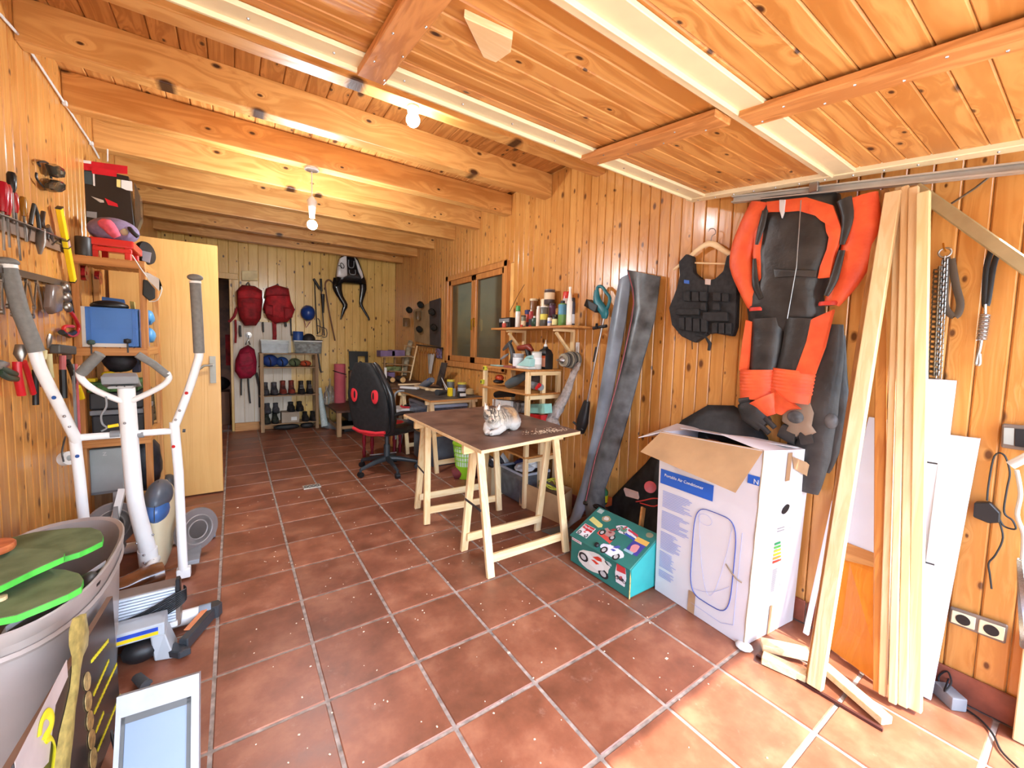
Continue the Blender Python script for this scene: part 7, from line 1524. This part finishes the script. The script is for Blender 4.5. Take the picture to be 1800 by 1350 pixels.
for k, (a, b) in enumerate(((262, 558), (264, 590))): M().ball(PY(a, b, 2.6)+V(-.0, 0, 0), (.03, .05, .05), 12, 8).build('blue_glove', mat('sky_plastic', (88, 156, 206), .4, var=.2), None, ('sky blue plastic sleeve hanging behind the right post, upper one', 'sky blue plastic sleeve behind the right post, lower one')[k], 'sleeve', smooth=True, rough=.004)
# middle compartment: camera bag, cap, tools, two black cases
z2 = SHZ[2]+.001
M().box((-1.315, 2.25, z2), (-1.075, 2.6, z2+.13)).build('black_case', mat('case_black', (34, 36, 42), .4, var=.15), None, 'lower black tool case on the bottom board of the left shelf', 'case', bev=.008)
o = M().box((-1.32, 2.24, z2+.17), (-1.08, 2.6, z2+.27)).build('black_case', mat('case_black', (34, 36, 42), .4, var=.15), None, 'upper black tool case with grey lip under the green netting', 'case', bev=.008)
M().box((-1.32, 2.235, z2+.135), (-1.075, 2.6, z2+.165)).build('grey_tray', mat('tray_grey', (116, 122, 128), .4), None, 'flat grey tray between the two black cases', 'tray', bev=.004)
M().box((-1.325, 2.23, z2+.275), (-1.1, 2.58, z2+.335)).build('green_net', mat('green_net', (66, 110, 60), .8, var=.4, scale=60), None, 'folded green netting on the upper black case', 'netting', bev=.01, rough=.003)
M().box(PY(150, 672, 2.28), PY(172, 664, 2.34)).build('yellow_box', YEL, None, 'small yellow box behind the left trainer handlebar', 'box', bev=.003)
M().ball(PY(191, 658, 2.3), (.035, .03, .02), 14, 8).build('yellow_hat', YEL, None, 'round yellow cap behind the trainer display', 'cap', smooth=True)
M().ball(PY(212, 635, 2.38), (.085, .06, .07), 16, 10).build('black_bag', mat('bag_black', (34, 30, 38), .6, var=.5, scale=30), None, 'bulky black and violet bag under the blue crate', 'bag', smooth=True, rough=.004)
M().box(PY(232, 655, 2.36), PY(248, 625, 2.42)).build('dark_blue_pouch', mat('pouch_navy', (30, 36, 60), .7, var=.3), None, 'navy pouch to the right of the black bag', 'pouch', bev=.008)
for k, (a, b, c_) in enumerate(((160, 600, (60, 84, 78)), (224, 598, (36, 36, 38)))):
    o = thing('coat_peg', PY(a, b, 2.19), ('dark green knob hook on the shelf edge below the blue crate, left one', 'black knob hook on the shelf edge below the blue crate, right one')[k], 'hook', 'knobs under the crate')
    M().lathe(PY(a, b+2, 2.185)-V(0, 0, .012), [(.012, 0), (.018, .006), (.016, .024), (0, .028)], 14).build('knob', mat('knob%d' % k, c_, .5), o, smooth=True); M().tube([PY(a, b+3, 2.185), PY(a+1, b+22, 2.185)], .004, 6).build('stem', DARK, o)
M().tube([PY(262, 690, 2.66), PY(266, 740, 2.66)], .03, 8).build('key_bundle', mat('key_mix', (120, 104, 76), .5, .3, var=.6, scale=60), None, 'bundle of keys and tags hanging behind the right post', 'keys', rough=.008)
# floor below the shelf
o = thing('grey_cabinet', (-1.26, 2.35, .3), 'light grey metal box with white mark standing on a wooden post', 'box')
M().box((-1.34, 2.28, .33), (-1.19, 2.44, .60)).build('box_body', mat('pale_grey_metal', (170, 176, 174), .5, var=.06), o, bev=.004)
M().box((-1.345, 2.275, .32), (-1.185, 2.45, .335)).build('box_rim', GREY, o)
TXT('Z', V(-1.28, 2.277, .56), (1, 0, 0), (0, 0, 1), .03, PAPER, o)
M().box((-1.33, 2.3, 0), (-1.2, 2.42, .318)).build('wood_post', wood('grey_post', (150, 118, 82), (112, 84, 56), rough=.8), None, 'thick weathered post carrying the light grey box', 'post', bev=.008)
M().ball((-1.12, 2.55, .42), (.09, .1, .19), 16, 10).build('black_sack', mat('sack_black', (34, 36, 44), .5, var=.5, scale=14, bump=.5), None, 'crumpled black bag under the left shelf', 'bag', smooth=True, rough=.006)
for k in range(5):
    a = V(-1.3+.05*k, 2.2+.06*k, .09+.03*(k % 3)); M().bar(a, a+V(.12, .18-.05*k, .10-.03*(k % 2)), .035, .05, (0, 0, 1)).build('firewood', W_OLDX, None, ('short wood scrap lowest left in the heap under the shelf', 'second wood scrap in the heap under the shelf', 'middle wood scrap in the heap under the shelf', 'reddish wood scrap in the heap behind the trainer column', 'topmost wood scrap in the heap under the shelf')[k], 'wood', 'wood scraps under the left shelf', bev=.004)
M().ball((-1.02, 2.7, .2), (.06, .1, .08), 14, 8).build('dark_basin', DARK, None, 'dark grey rounded basin beside the shelf foot', 'basin', smooth=True)

# ================================================================== elliptical trainer
et = thing('elliptical_trainer', (-1.0, 1.6, 0), 'white elliptical cross trainer with grey grips and blue-beige flywheel housing', 'exercise machine')
WT = mat('white_tube', (230, 230, 228), .28, var=.02); GF = mat('grey_foam', (118, 118, 114), .8, var=.08, scale=60)
def Y_(a, b, y): return PY(a, b, y)
jR, jL = Y_(310, 757, 1.55), Y_(128, 770, 1.55)
M().tube([Y_(343, 498, 1.5), Y_(348, 560, 1.5), Y_(350, 618, 1.52), Y_(346, 640, 1.52), Y_(330, 690, 1.54), Y_(307, 750, 1.55)], .019, 14, smooth=4).build('arm_upper', WT, et, smooth=True)
M().tube([Y_(343, 495, 1.5), Y_(347, 560, 1.5), Y_(350, 620, 1.52)], .024, 16).ball(Y_(343, 488, 1.5), (.034, .034, .018), 16, 8).build('foam_grip', GF, et, smooth=True, kind='stuff')
M().tube([Y_(306, 742, 1.55), Y_(314, 830, 1.55), Y_(322, 1002, 1.56)], (.021, .021, .021), 14).build('arm_lower', WT, et, smooth=True)
M().tube([Y_(60, 612, 1.36), Y_(72, 650, 1.38), Y_(105, 715, 1.46), Y_(135, 775, 1.55)], .021, 14, smooth=4).build('arm_upper', WT, et, smooth=True)
M().tube([Y_(13, 466, 1.33), Y_(35, 545, 1.34), Y_(64, 618, 1.36)], .026, 16).ball(Y_(11, 460, 1.33), (.036, .036, .018), 16, 8).build('foam_grip', GF, et, smooth=True, kind='stuff')
M().tube([Y_(13, 464, 1.33), Y_(15, 472, 1.33)], .0275, 16).build('white_collar', WT, et, smooth=True); M().tube([Y_(343, 494, 1.5), Y_(343.3, 498, 1.5)], .0252, 16).build('white_collar', WT, et, smooth=True)
M().tube([Y_(131, 765, 1.55), Y_(140, 840, 1.57), Y_(152, 960, 1.6)], .021, 14).build('arm_lower', WT, et, smooth=True)
M().tube([jL, jR], .0165, 14).build('crossbar', WT, et, smooth=True)
for a, b in ((194, 212), (238, 253)):
    p, q = Y_(a, 764, 1.55), Y_(b, 762.5, 1.55); M().tube([p, q], .0185, 14).build('pivot_sleeve', GREY, et, smooth=True)
M().tube([Y_(321, 757, 1.55), Y_(326, 757, 1.55)], .009, 8).build('axle_nut', DARK, et)
M().tube([Y_(222, 680, 1.53), Y_(226, 740, 1.54), Y_(233, 830, 1.57), Y_(240, 890, 1.6), Y_(258, 960, 1.66), Y_(262, 985, 1.68)], (.033, .034, .034, .034, .036, .036), 18, smooth=4).build('main_column', WT, et, smooth=True)
M().tube([Y_(259, 965, 1.67), Y_(263, 1000, 1.69)], .042, 18).build('column_socket', WT, et, smooth=True)
for a, b in ((253, 976), (254, 990), (270, 985), (240, 955), (269, 940), (219, 744)): M().ball(Y_(a, b, 1.50 if b == 744 else 1.63), .006, 8, 6).build('bolt', STEEL, et, smooth=True)
# console
cs = M().hexa([Y_(178, 676, 1.5), Y_(244, 674, 1.5), Y_(250, 680, 1.62), Y_(186, 682, 1.62), Y_(176, 662, 1.5), Y_(243, 661, 1.5), Y_(240, 655, 1.62), Y_(182, 656, 1.62)]).build('console', GREY, et, bev=.006)
M().box(Y_(188, 684, 1.49), Y_(240, 676, 1.56)).build('console_base', mat('light_grey_abs', (170, 172, 172), .45), cs, bev=.004)
for k in range(2): M().ball(Y_(205+k*14, 679, 1.485), .003, 6, 4).build('console_screw', DARK, cs)
M().tube([Y_(222, 708, 1.52), Y_(190, 696, 1.50), Y_(158, 680, 1.47), Y_(140, 660, 1.45), Y_(146, 645, 1.44)], .0135, 12, smooth=4).build('handlebar', WT, et, smooth=True)
M().tube([Y_(228, 706, 1.52), Y_(255, 694, 1.50), Y_(285, 678, 1.47), Y_(297, 665, 1.45), Y_(293, 655, 1.44)], .0135, 12, smooth=4).build('handlebar', WT, et, smooth=True)
M().tube([Y_(143, 656, 1.445), Y_(158, 640, 1.43), Y_(176, 622, 1.42)], .0215, 14).build('foam_grip', GF, et, smooth=True)
M().tube([Y_(295, 660, 1.445), Y_(270, 640, 1.43), Y_(241, 623, 1.42)], .0165, 14).build('foam_grip', GF, et, smooth=True)
M().tube([Y_(186, 697, 1.46), Y_(187, 715, 1.45), Y_(178, 730, 1.45), Y_(180, 745, 1.45), Y_(188, 752, 1.45), Y_(178, 758, 1.45)], .004, 6, smooth=3).build('sensor_cable', GREY, et, smooth=True)
M().tube([Y_(190, 750, 1.45), Y_(208, 747, 1.45)], .008, 8).build('yellow_plug', YEL, et, smooth=True)
for (a, b, y_, c_) in ((95, 699, 1.40, BLUE), (136, 802, 1.52, BLUE), (328, 691, 1.50, RED), (305, 785, 1.52, RED)):
    M().lathe(Y_(a, b, y_), [(.005, 0), (.008, 0), (.008, .002), (.005, .002)], 12, (-.3, -1, .1)).build('ring_sticker', c_, et)
for a, b, y_ in ((113, 732, 1.45), (122, 750, 1.5), (316, 722, 1.52), (309, 738, 1.53)): M().ball(Y_(a, b, y_-.012), .006, 8, 6).build('bolt', STEEL, et, smooth=True)
# flywheel housing
BEI = mat('beige_cover', (206, 194, 162), .45, var=.05); BLC = mat('blue_grey_cover', (84, 92, 104), .4, var=.1); BLU2 = mat('clear_blue_cover', (70, 112, 176), .25, var=.1)
cxh = PY(282, 880, 1.9).x
def hull(z, rx, ry, yc): return [V(cxh+rx*math.copysign(abs(math.cos(6.2832*k/24))**.75, math.cos(6.2832*k/24)), yc+ry*math.copysign(abs(math.sin(6.2832*k/24))**.85, math.sin(6.2832*k/24)), z) for k in range(24)]
M().loft([hull(.02, .035, .10, 1.80), hull(.06, .05, .14, 1.84), hull(.15, .062, .19, 1.88), hull(.26, .07, .20, 1.90), hull(.34, .068, .185, 1.90), hull(.40, .056, .15, 1.90), hull(.44, .035, .10, 1.90), hull(.452, .01, .04, 1.90)]).build('flywheel_cover', BEI, et, smooth=True)
M().ball((cxh, 1.86, .385), (.062, .172, .085), 26, 14).build('cover_cap', BLC, et, smooth=True)
M().ball((cxh, 1.775, .335), (.056, .10, .075), 24, 12).build('blue_window', BLU2, et, smooth=True)
M().tube([(cxh, 1.668, .30), (cxh, 1.678, .36), (cxh, 1.70, .40), (cxh, 1.76, .45), (cxh, 1.86, .473)], .0018, 5).build('cover_seam', DARK, et)
CDM = mat('smoky_grey_disc', (116, 108, 106), .35, var=.1)
for x_, z_, y_ in ((PY(195, 915, 1.85).x, .26, 1.85), (PY(345, 950, 1.75).x, .17, 1.80)):
    M().lathe((x_, y_, z_), [(.0, -.01), (.12, -.01), (.125, 0), (.12, .01), (0, .012)], 28, (.62, -.78, .1)).build('crank_disc', CDM, et, smooth=.6)
    for r_ in (.05, .08): M().lathe((x_+.008, y_-.0095, z_), [(r_, .0), (r_+.004, .004), (r_+.008, 0)], 28, (.62, -.78, .1)).build('disc_ring', mat('light_disc', (140, 132, 128), .35), et)
M().box((-.845, 1.60, .05), (-.78, 1.92, .075)).build('foot_plate', mat('foot_grey', (130, 132, 136), .5), et, bev=.006); M().box((-1.19, 1.52, .12), (-1.12, 1.88, .145)).build('foot_plate', mat('foot_grey', (130, 132, 136), .5), et, bev=.006)
M().bar(Y_(204, 870, 1.95), Y_(205, 985, 1.55), .02, .05, (1, 0, 0)).build('pedal_rail', mat('foot_grey', (130, 132, 136), .5), et)
M().bar(Y_(215, 860, 1.9), Y_(190, 960, 1.75), .03, .03, (1, 0, 0)).build('pedal_rail', WT, et)
c = Y_(323, 1008, 1.56); M().box(c-V(.03, .02, .02), c+V(.03, .03, .03)).build('arm_bracket', WT, et, bev=.004)
M().tube([(-.98, 1.18, .06), (-.98, 1.65, .09), (-.97, 2.05, .06)], .025, 12).build('base_beam', WT, et, smooth=True)
rf = PZ(372, 933, .045); M().tube([V(-1.25, rf.y, .035), V(rf.x-.03, rf.y, .035)], .03, 14).build('rear_foot', WT, et, smooth=True); M().tube([V(rf.x-.03, rf.y, .035), V(rf.x+.02, rf.y, .035)], .034, 14).build('foot_cap', mat('cap_grey', (130, 142, 156), .5), et, smooth=True)
ff_ = PZ(340, 1076, .05); M().tube([V(-1.1, ff_.y, .036), V(ff_.x+.02, ff_.y, .036)], .032, 14).build('front_foot', WT, et, smooth=True); M().tube([V(ff_.x+.02, ff_.y, .036), V(ff_.x+.065, ff_.y, .036)], .034, 14).build('foot_cap', mat('cap_grey', (130, 142, 156), .5), et, smooth=True)

# ================================================================== near left: tub, boards, sign, panel and the rest
tb = thing('plastic_tub', (-1.15, .79, 0), 'big milky oval plastic tub in the near left corner', 'tub')
TBM = mat('milky_plastic', (172, 160, 152), .3, var=.05, trans=.12)
def oval(rx, ry, z, cx_=-1.152, cy_=.79, n=40, e=.8): return [V(cx_+rx*math.copysign(abs(math.cos(6.2832*k/n))**e, math.cos(6.2832*k/n)), cy_+ry*math.copysign(abs(math.sin(6.2832*k/n))**e, math.sin(6.2832*k/n)), z) for k in range(n)]
RZt = .53
M().loft([oval(.15, .35, .005), oval(.16, .37, .06), oval(.175, .40, RZt-.12), oval(.18, .41, RZt-.04), oval(.188, .415, RZt-.035), oval(.192, .425, RZt), oval(.187, .42, RZt+.004), oval(.177, .405, RZt-.005), oval(.165, .39, RZt-.12), oval(.145, .35, .02)]).build('tub_body', TBM, tb, smooth=.7)
M().loft([oval(.183, .413, RZt-.082), oval(.189, .419, RZt-.072), oval(.183, .413, RZt-.062)], caps=False).build('rib', TBM, tb, smooth=True)
M().slab([V(-1.05, .84, RZt-.14), V(-1.2, .60, RZt-.16), V(-1.12, .45, RZt-.03), V(-.98, .74, RZt-.02)], (0, 0, .015)).build('white_board', PAPER, None, 'white board piece standing inside the milky tub', 'board')
M().ball((-1.0, .62, RZt-.02), (.03, .05, .03), 12, 8).build('black_ball', BLACK, None, 'black rounded knob peeking out between green board and tub rim', 'knob', smooth=True)
GRT = mat('green_felt', (112, 124, 84), .9, var=.2, scale=14, c2=(86, 98, 62)); GRE = mat('green_edge', (84, 200, 70), .6, var=.15, scale=20)
def gboard(pix, z, lab, th_=.018):
    P = [PZ(a, b, z) for a, b in pix]
    t = thing('green_board', sum(P, Vector())/len(P), lab, 'board', 'green rounded boards on the tub'); c = sum(P, Vector())/len(P)
    M().slab([p-V(0, 0, th_) for p in P], (0, 0, th_)).build('board_edge', GRE, t); M().slab([p.lerp(c, .012)+V(0, 0, .0003) for p in P], (0, 0, .0018)).build('felt_top', GRT, t)
def arc(cx_, cy_, rx, ry, a0_, a1_, n=10): return [(cx_+rx*math.cos(math.radians(a0_+(a1_-a0_)*k/n)), cy_+ry*math.sin(math.radians(a0_+(a1_-a0_)*k/n))) for k in range(n+1)]
gboard([(0, 950), (60, 936), (120, 929), (160, 928), (176, 933), (182, 943), (180, 952), (160, 962), (140, 971), (110, 980), (70, 996), (0, 1020)], RZt+.038, 'green rounded board lying farthest back on the tub')
gboard([(-60, 975), (20, 963), (80, 966), (105, 968), (114, 973), (112, 979), (60, 1002), (0, 1031), (-60, 1060)], RZt+.075, 'green board with square tip, topmost of the three on the tub')
gboard([(-60, 1030), (40, 1004), (80, 1000), (115, 1002), (140, 1009), (147, 1019), (143, 1032), (120, 1045), (80, 1062), (30, 1082), (-60, 1100)], RZt+.026, 'green rounded board nearest the camera on the tub')
o = thing('round_tray', PZ(-15, 970, .64), 'orange-brown round wooden disc cut by the left edge of the picture', 'disc')
c = PZ(-22, 972, .62); M().lathe(c, [(.0, 0), (.055, 0), (.058, .006), (.058, .018), (.055, .022), (0, .022)], 28).build('disc', wood('orange_disc', (206, 120, 70), (170, 84, 44), axis='X', rough=.5, knots=.2), o, smooth=.7)
M().lathe(PZ(0, 1055, RZt+.03), [(.0, 0), (.014, 0), (.014, .01), (.0, .012)], 14).build('pale_peg', W_PALE, None, 'pale round peg lying on the nearest green board', 'peg')
# black sign
sg_ = thing('black_sign', (-.96, .3, 0), 'black sign board with gold spoon and yellow print beside the milky tub', 'sign')
SGB = mat('sign_black', (52, 46, 42), .25, var=.08)
T1 = PV((212, 1258), (198, 1048)); F1 = PZ(212, 1258, .002)
T0 = PZ(18, 1352, T1.z); F0 = V(T0.x-.0, T0.y, .002)
e_ = (T0-T1); T0 = T1+e_*1.35; F0 = F1+(F0-F1)*1.35
T1.z -= 0
F0 = V(T0.x+(F1.x-T1.x), T0.y, .002)
M().slab([F1, F0, T0, T1], (-.014, 0, 0)).build('board', SGB, sg_)
M().slab([T1+V(0, 0, .0005), T0+V(0, 0, .0005), T0+V(-.014, 0, .0005), T1+V(-.014, 0, .0005)], (0, 0, .001)).build('top_edge', mat('brown_edge', (120, 90, 70), .7), sg_)
eu = (F0-F1); Lg = eu.length; eu.normalize()
SN = V(1, 0, 0)
def sp(px_, py_, h=.001):      # pixel on the sign's own plane
    d = ray(px_, py_); n = (T1-F1).cross(F0-F1).normalized(); return CAM+d*((F1-CAM).dot(n)/d.dot(n))+SN*h
YP = mat('sign_yellow', (226, 214, 40), .5, var=.05); GD = mat('sign_gold', (206, 188, 110), .35, .3, var=.2, scale=40)
for a, b, c_, d in ((160, 1163, 190, 1126), (164, 1222, 191, 1161), (165, 1254, 205, 1167), (168, 1287, 182, 1252), (171, 1320, 211, 1222)):
    p, q_ = sp(a, b), sp(c_, d); L_ = (q_-p).length; n_ = max(5, int(L_/.006)); u_ = (q_-p).normalized()
    for k in range(n_): M().bar(p+u_*L_*(k+.08)/n_, p+u_*L_*(k+.86)/n_, .009+.003*((k*7) % 3)*.5, .0012, SN.cross(u_)).build('letter', YP, sg_)
for a, b, r1_, r2_ in ((152, 1198, 6, 17), (154, 1233, 6, 18), (157, 1267, 6, 18), (160, 1300, 6, 18), (163, 1334, 6, 20)):
    M().slab([sp(a+r1_*math.cos(6.2832*k/18)+.2*r2_*math.sin(6.2832*k/18)*-.2, b+r2_*math.sin(6.2832*k/18)) for k in range(18)], (.0015, 0, 0)).build('photo_oval', mat('photo_gold', (200, 170, 110), .5, var=.3, scale=60), sg_)
spn = thing('spoon_emblem', sp(130, 1150), None, None) if False else None
M().loft([[sp(a+dx*w_, b, .001+h_) for dx, h_ in ((-1, 0), (-.5, .006), (0, .008), (.5, .006), (1, 0))] for a, b, w_ in ((144, 1080, 3), (139, 1088, 13), (138, 1110, 18), (137, 1135, 17), (135, 1155, 10), (132, 1180, 7), (129, 1210, 7), (122, 1250, 9), (116, 1290, 13), (110, 1330, 14), (104, 1370, 16))], caps=False, closed=False).build('spoon', GD, sg_, smooth=True)
M().tube([sp(a, b, .003) for a, b in ((66, 1295), (70, 1270), (80, 1255), (88, 1262), (86, 1280), (74, 1302), (84, 1296), (92, 1310), (90, 1340), (86, 1370))], .011, 8, flat=.2, smooth=4).build('number_three', YP, sg_, smooth=True)
M().slab([sp(116, 1160, .0008), sp(118, 1190, .0008), sp(96, 1240, .0008), sp(84, 1340, .0008), sp(30, 1400, .0008), sp(24, 1340, .0008)], (.0008, 0, 0)).build('pale_wedge', mat('sign_pale', (196, 180, 172), .3), sg_)
# white framed panel
fp = thing('framed_panel', (-.78, .24, 0), 'white framed panel with a pale glossy pane leaning by the sign', 'panel')
A, B_ = PZ(350, 1183, .33), PZ(205, 1226, .33)
dn = V(.0, -.16, -.33)
C_, D_ = B_+dn, A+dn; U_ = (A-B_).normalized(); W__ = (A-B_).length; Nn = (dn.cross(U_)).normalized()
if Nn.y > 0: Nn = -Nn
R4 = lambda u, v: B_+U_*u*W__+dn*v
m_ = M()
for u0, v0, u1, v1 in ((0, 0, 1, .14), (0, .93, 1, 1), (0, .14, .06, .93), (.90, .14, 1, .93)): m_.slab([R4(u0, v0), R4(u1, v0), R4(u1, v1), R4(u0, v1)], -Nn*.03)
m_.build('frame', mat('panel_white', (150, 152, 156), .4), fp)
m_ = M()
for u0, v0, u1, v1 in ((.06, .14, .9, .19), (.06, .14, .1, .93), (.84, .14, .9, .93)): m_.slab([R4(u0, v0)-Nn*.006, R4(u1, v0)-Nn*.006, R4(u1, v1)-Nn*.006, R4(u0, v1)-Nn*.006], -Nn*.01)
m_.build('gasket', mat('gasket_grey', (70, 70, 68), .5), fp)
M().slab([R4(.1, .19)-Nn*.01, R4(.84, .19)-Nn*.01, R4(.84, .93)-Nn*.01, R4(.1, .93)-Nn*.01], -Nn*.006).build('pane', mat('pale_blue_pane', (100, 114, 136), .3, var=.02), fp)
for k in range(2): M().bar(PZ(196+6*k, 1290, .05+.04*k), PZ(210, 1340, .03), .03, .006, (0, 0, 1)).build('metal_bar', DARK, None, ('upper dark metal bar between sign and white panel', 'lower dark metal bar between sign and white panel')[k], 'bar')
# heater with cable
ht = thing('finned_heater', (-.94, 1.05, 0), 'white finned electric heater with black cable wound round it', 'heater')
HT = .235; hy0 = PZ(312, 1028, HT)
hx0, hx1, hyy = -1.06, PZ(315, 1030, HT).x, hy0.y
M().box((hx0, hyy, .05), (hx1, hyy+.075, HT)).build('heater_body', mat('heater_brown', (120, 100, 88), .4), ht, bev=.006)
for k in range(12): z_ = .085+k*.0125; M().box((hx0+.005, hyy-.010, z_), (hx1-.015, hyy+.002, z_+.008)).build('fin', mat('fin_white', (206, 216, 226), .3), ht)
M().box((hx0, hyy-.012, .055), (hx1-.01, hyy+.01, .08)).build('heater_foot', WHITE, ht, bev=.003)
M().box((hx1-.012, hyy-.016, .16), (hx1+.002, hyy+.02, HT+.03)).build('end_plate', BLACK, ht, bev=.002)
for k in range(9): M().tube([V(hx0, hyy-.016, .085+k*.006), V(-.94, hyy-.022-.002*(k % 3), .10+k*.0075), V(hx1-.02, hyy-.026, .14+k*.0085), V(hx1+.02, hyy-.01, .165+k*.006), V(hx1+.012, hyy+.03, .17+k*.005)], .0032, 6, smooth=4).build('cable_turn', BLACK, ht, smooth=True)
# grey step with blue and yellow label
gs = thing('grey_step', (-.93, .92, 0), 'grey plastic step with blue and yellow label under the heater', 'step')
GSM = mat('pale_grey_plastic', (176, 182, 186), .4, var=.04)
sx0, sx1, sy0, sy1, sz = -1.04, PZ(285, 1118, .14).x, .90, 1.0, .155
M().box((sx0, sy0, sz-.05), (sx1, sy1, sz)).build('step_top', GSM, gs, bev=.006)
M().hexa([V(sx1-.035, sy0, .002), V(sx1+.03, sy0-.02, .002), V(sx1+.03, sy1, .002), V(sx1-.035, sy1, .002), V(sx1-.045, sy0, sz-.05), V(sx1, sy0, sz-.05), V(sx1, sy1, sz-.05), V(sx1-.045, sy1, sz-.05)]).build('leg', GSM, gs, bev=.004)
M().hexa([V(sx0, sy0, .002), V(sx0+.03, sy0-.02, .002), V(sx0+.03, sy1, .002), V(sx0, sy1, .002), V(sx0, sy0, sz-.05), V(sx0+.03, sy0, sz-.05), V(sx0+.03, sy1, sz-.05), V(sx0, sy1, sz-.05)]).build('leg', GSM, gs, bev=.004)
M().box((sx0+.02, sy0-.0015, sz-.027), (sx1-.02, sy0-.0003, sz-.012)).build('blue_label', mat('label_royal', (40, 70, 170), .4), gs); M().box((sx0+.02, sy0-.0015, sz-.042), (sx1-.02, sy0-.0003, sz-.029)).build('yellow_label', YEL, gs)
M().ball((-.93, .93, .05), (.06, .05, .045), 14, 8).build('black_rubber_roll', BLACK, None, 'black rubber roll under the grey step', 'roll', smooth=True)
M().tube([PZ(240, 1190, .02), PZ(255, 1205, .02), PZ(262, 1198, .02)], (.015, .02, .012), 8).build('dark_rag', DARK, None, 'small crumpled dark rag on the floor before the grey step', 'rag', smooth=True, rough=.003)
# log
M().tube([PY(192, 1040, 1.25), PY(225, 1030, 1.27), PY(255, 1015, 1.29), PY(286, 1004, 1.31)], (.045, .05, .05, .046), 14, smooth=3).build('varnished_log', mat('varnished_wood', (106, 62, 34), .2, var=.5, scale=6, coat=.6), None, 'shiny varnished brown log lying behind the finned heater', 'log', smooth=True, rough=.0015)
# folding pedal arm
pa = thing('pedal_arm', PZ(340, 1100, 0), 'black angled pedal arm with orange strip lying on the tiles', 'pedal arm')
hx_ = PZ(376, 1072, .03); e1 = PZ(322, 1134, .03)
M().bar(hx_, e1, .05, .035, (0, 0, 1)).build('arm_channel', mat('gloss_dark', (54, 58, 62), .3), pa, bev=.004)
M().cone(hx_+V(0, 0, -.028), hx_+V(0, 0, .03), .034, .034, 6).build('hex_head', mat('gloss_dark', (54, 58, 62), .3), pa, bev=.004)
M().bar(hx_.lerp(e1, .15)+V(-.014, .012, .028), hx_.lerp(e1, .78)+V(-.014, .012, .028), .004, .02, (0, 0, 1)).build('orange_strip', mat('orange_strip_m', (226, 140, 90), .5), pa)
M().slab([e1+V(-.03, .04, -.025), e1+V(.03, -.04, -.025), e1+V(-.01, -.05, -.025), e1+V(-.055, -.01, -.025)], (0, 0, .03)).build('foot_pad', mat('gloss_dark', (54, 58, 62), .3), pa, bev=.004)
# small crumbs and chips on the tiles
m_ = M()
for k in range(260):
    x, y = random.uniform(-.6, 1.15), random.uniform(-.9, 2.6)
    r_ = random.uniform(.0012, .0035)*(2 if k % 19 == 0 else 1)
    m_.box((x-r_, y-r_*.7, .0002), (x+r_, y+r_*.7, .0022), (0, 0, random.random()*3))
m_.build('floor_crumbs', mat('pale_crumbs', (226, 206, 180), .8), None, 'pale crumbs and wood chips scattered over the terracotta tiles', 'crumbs', kind='stuff')
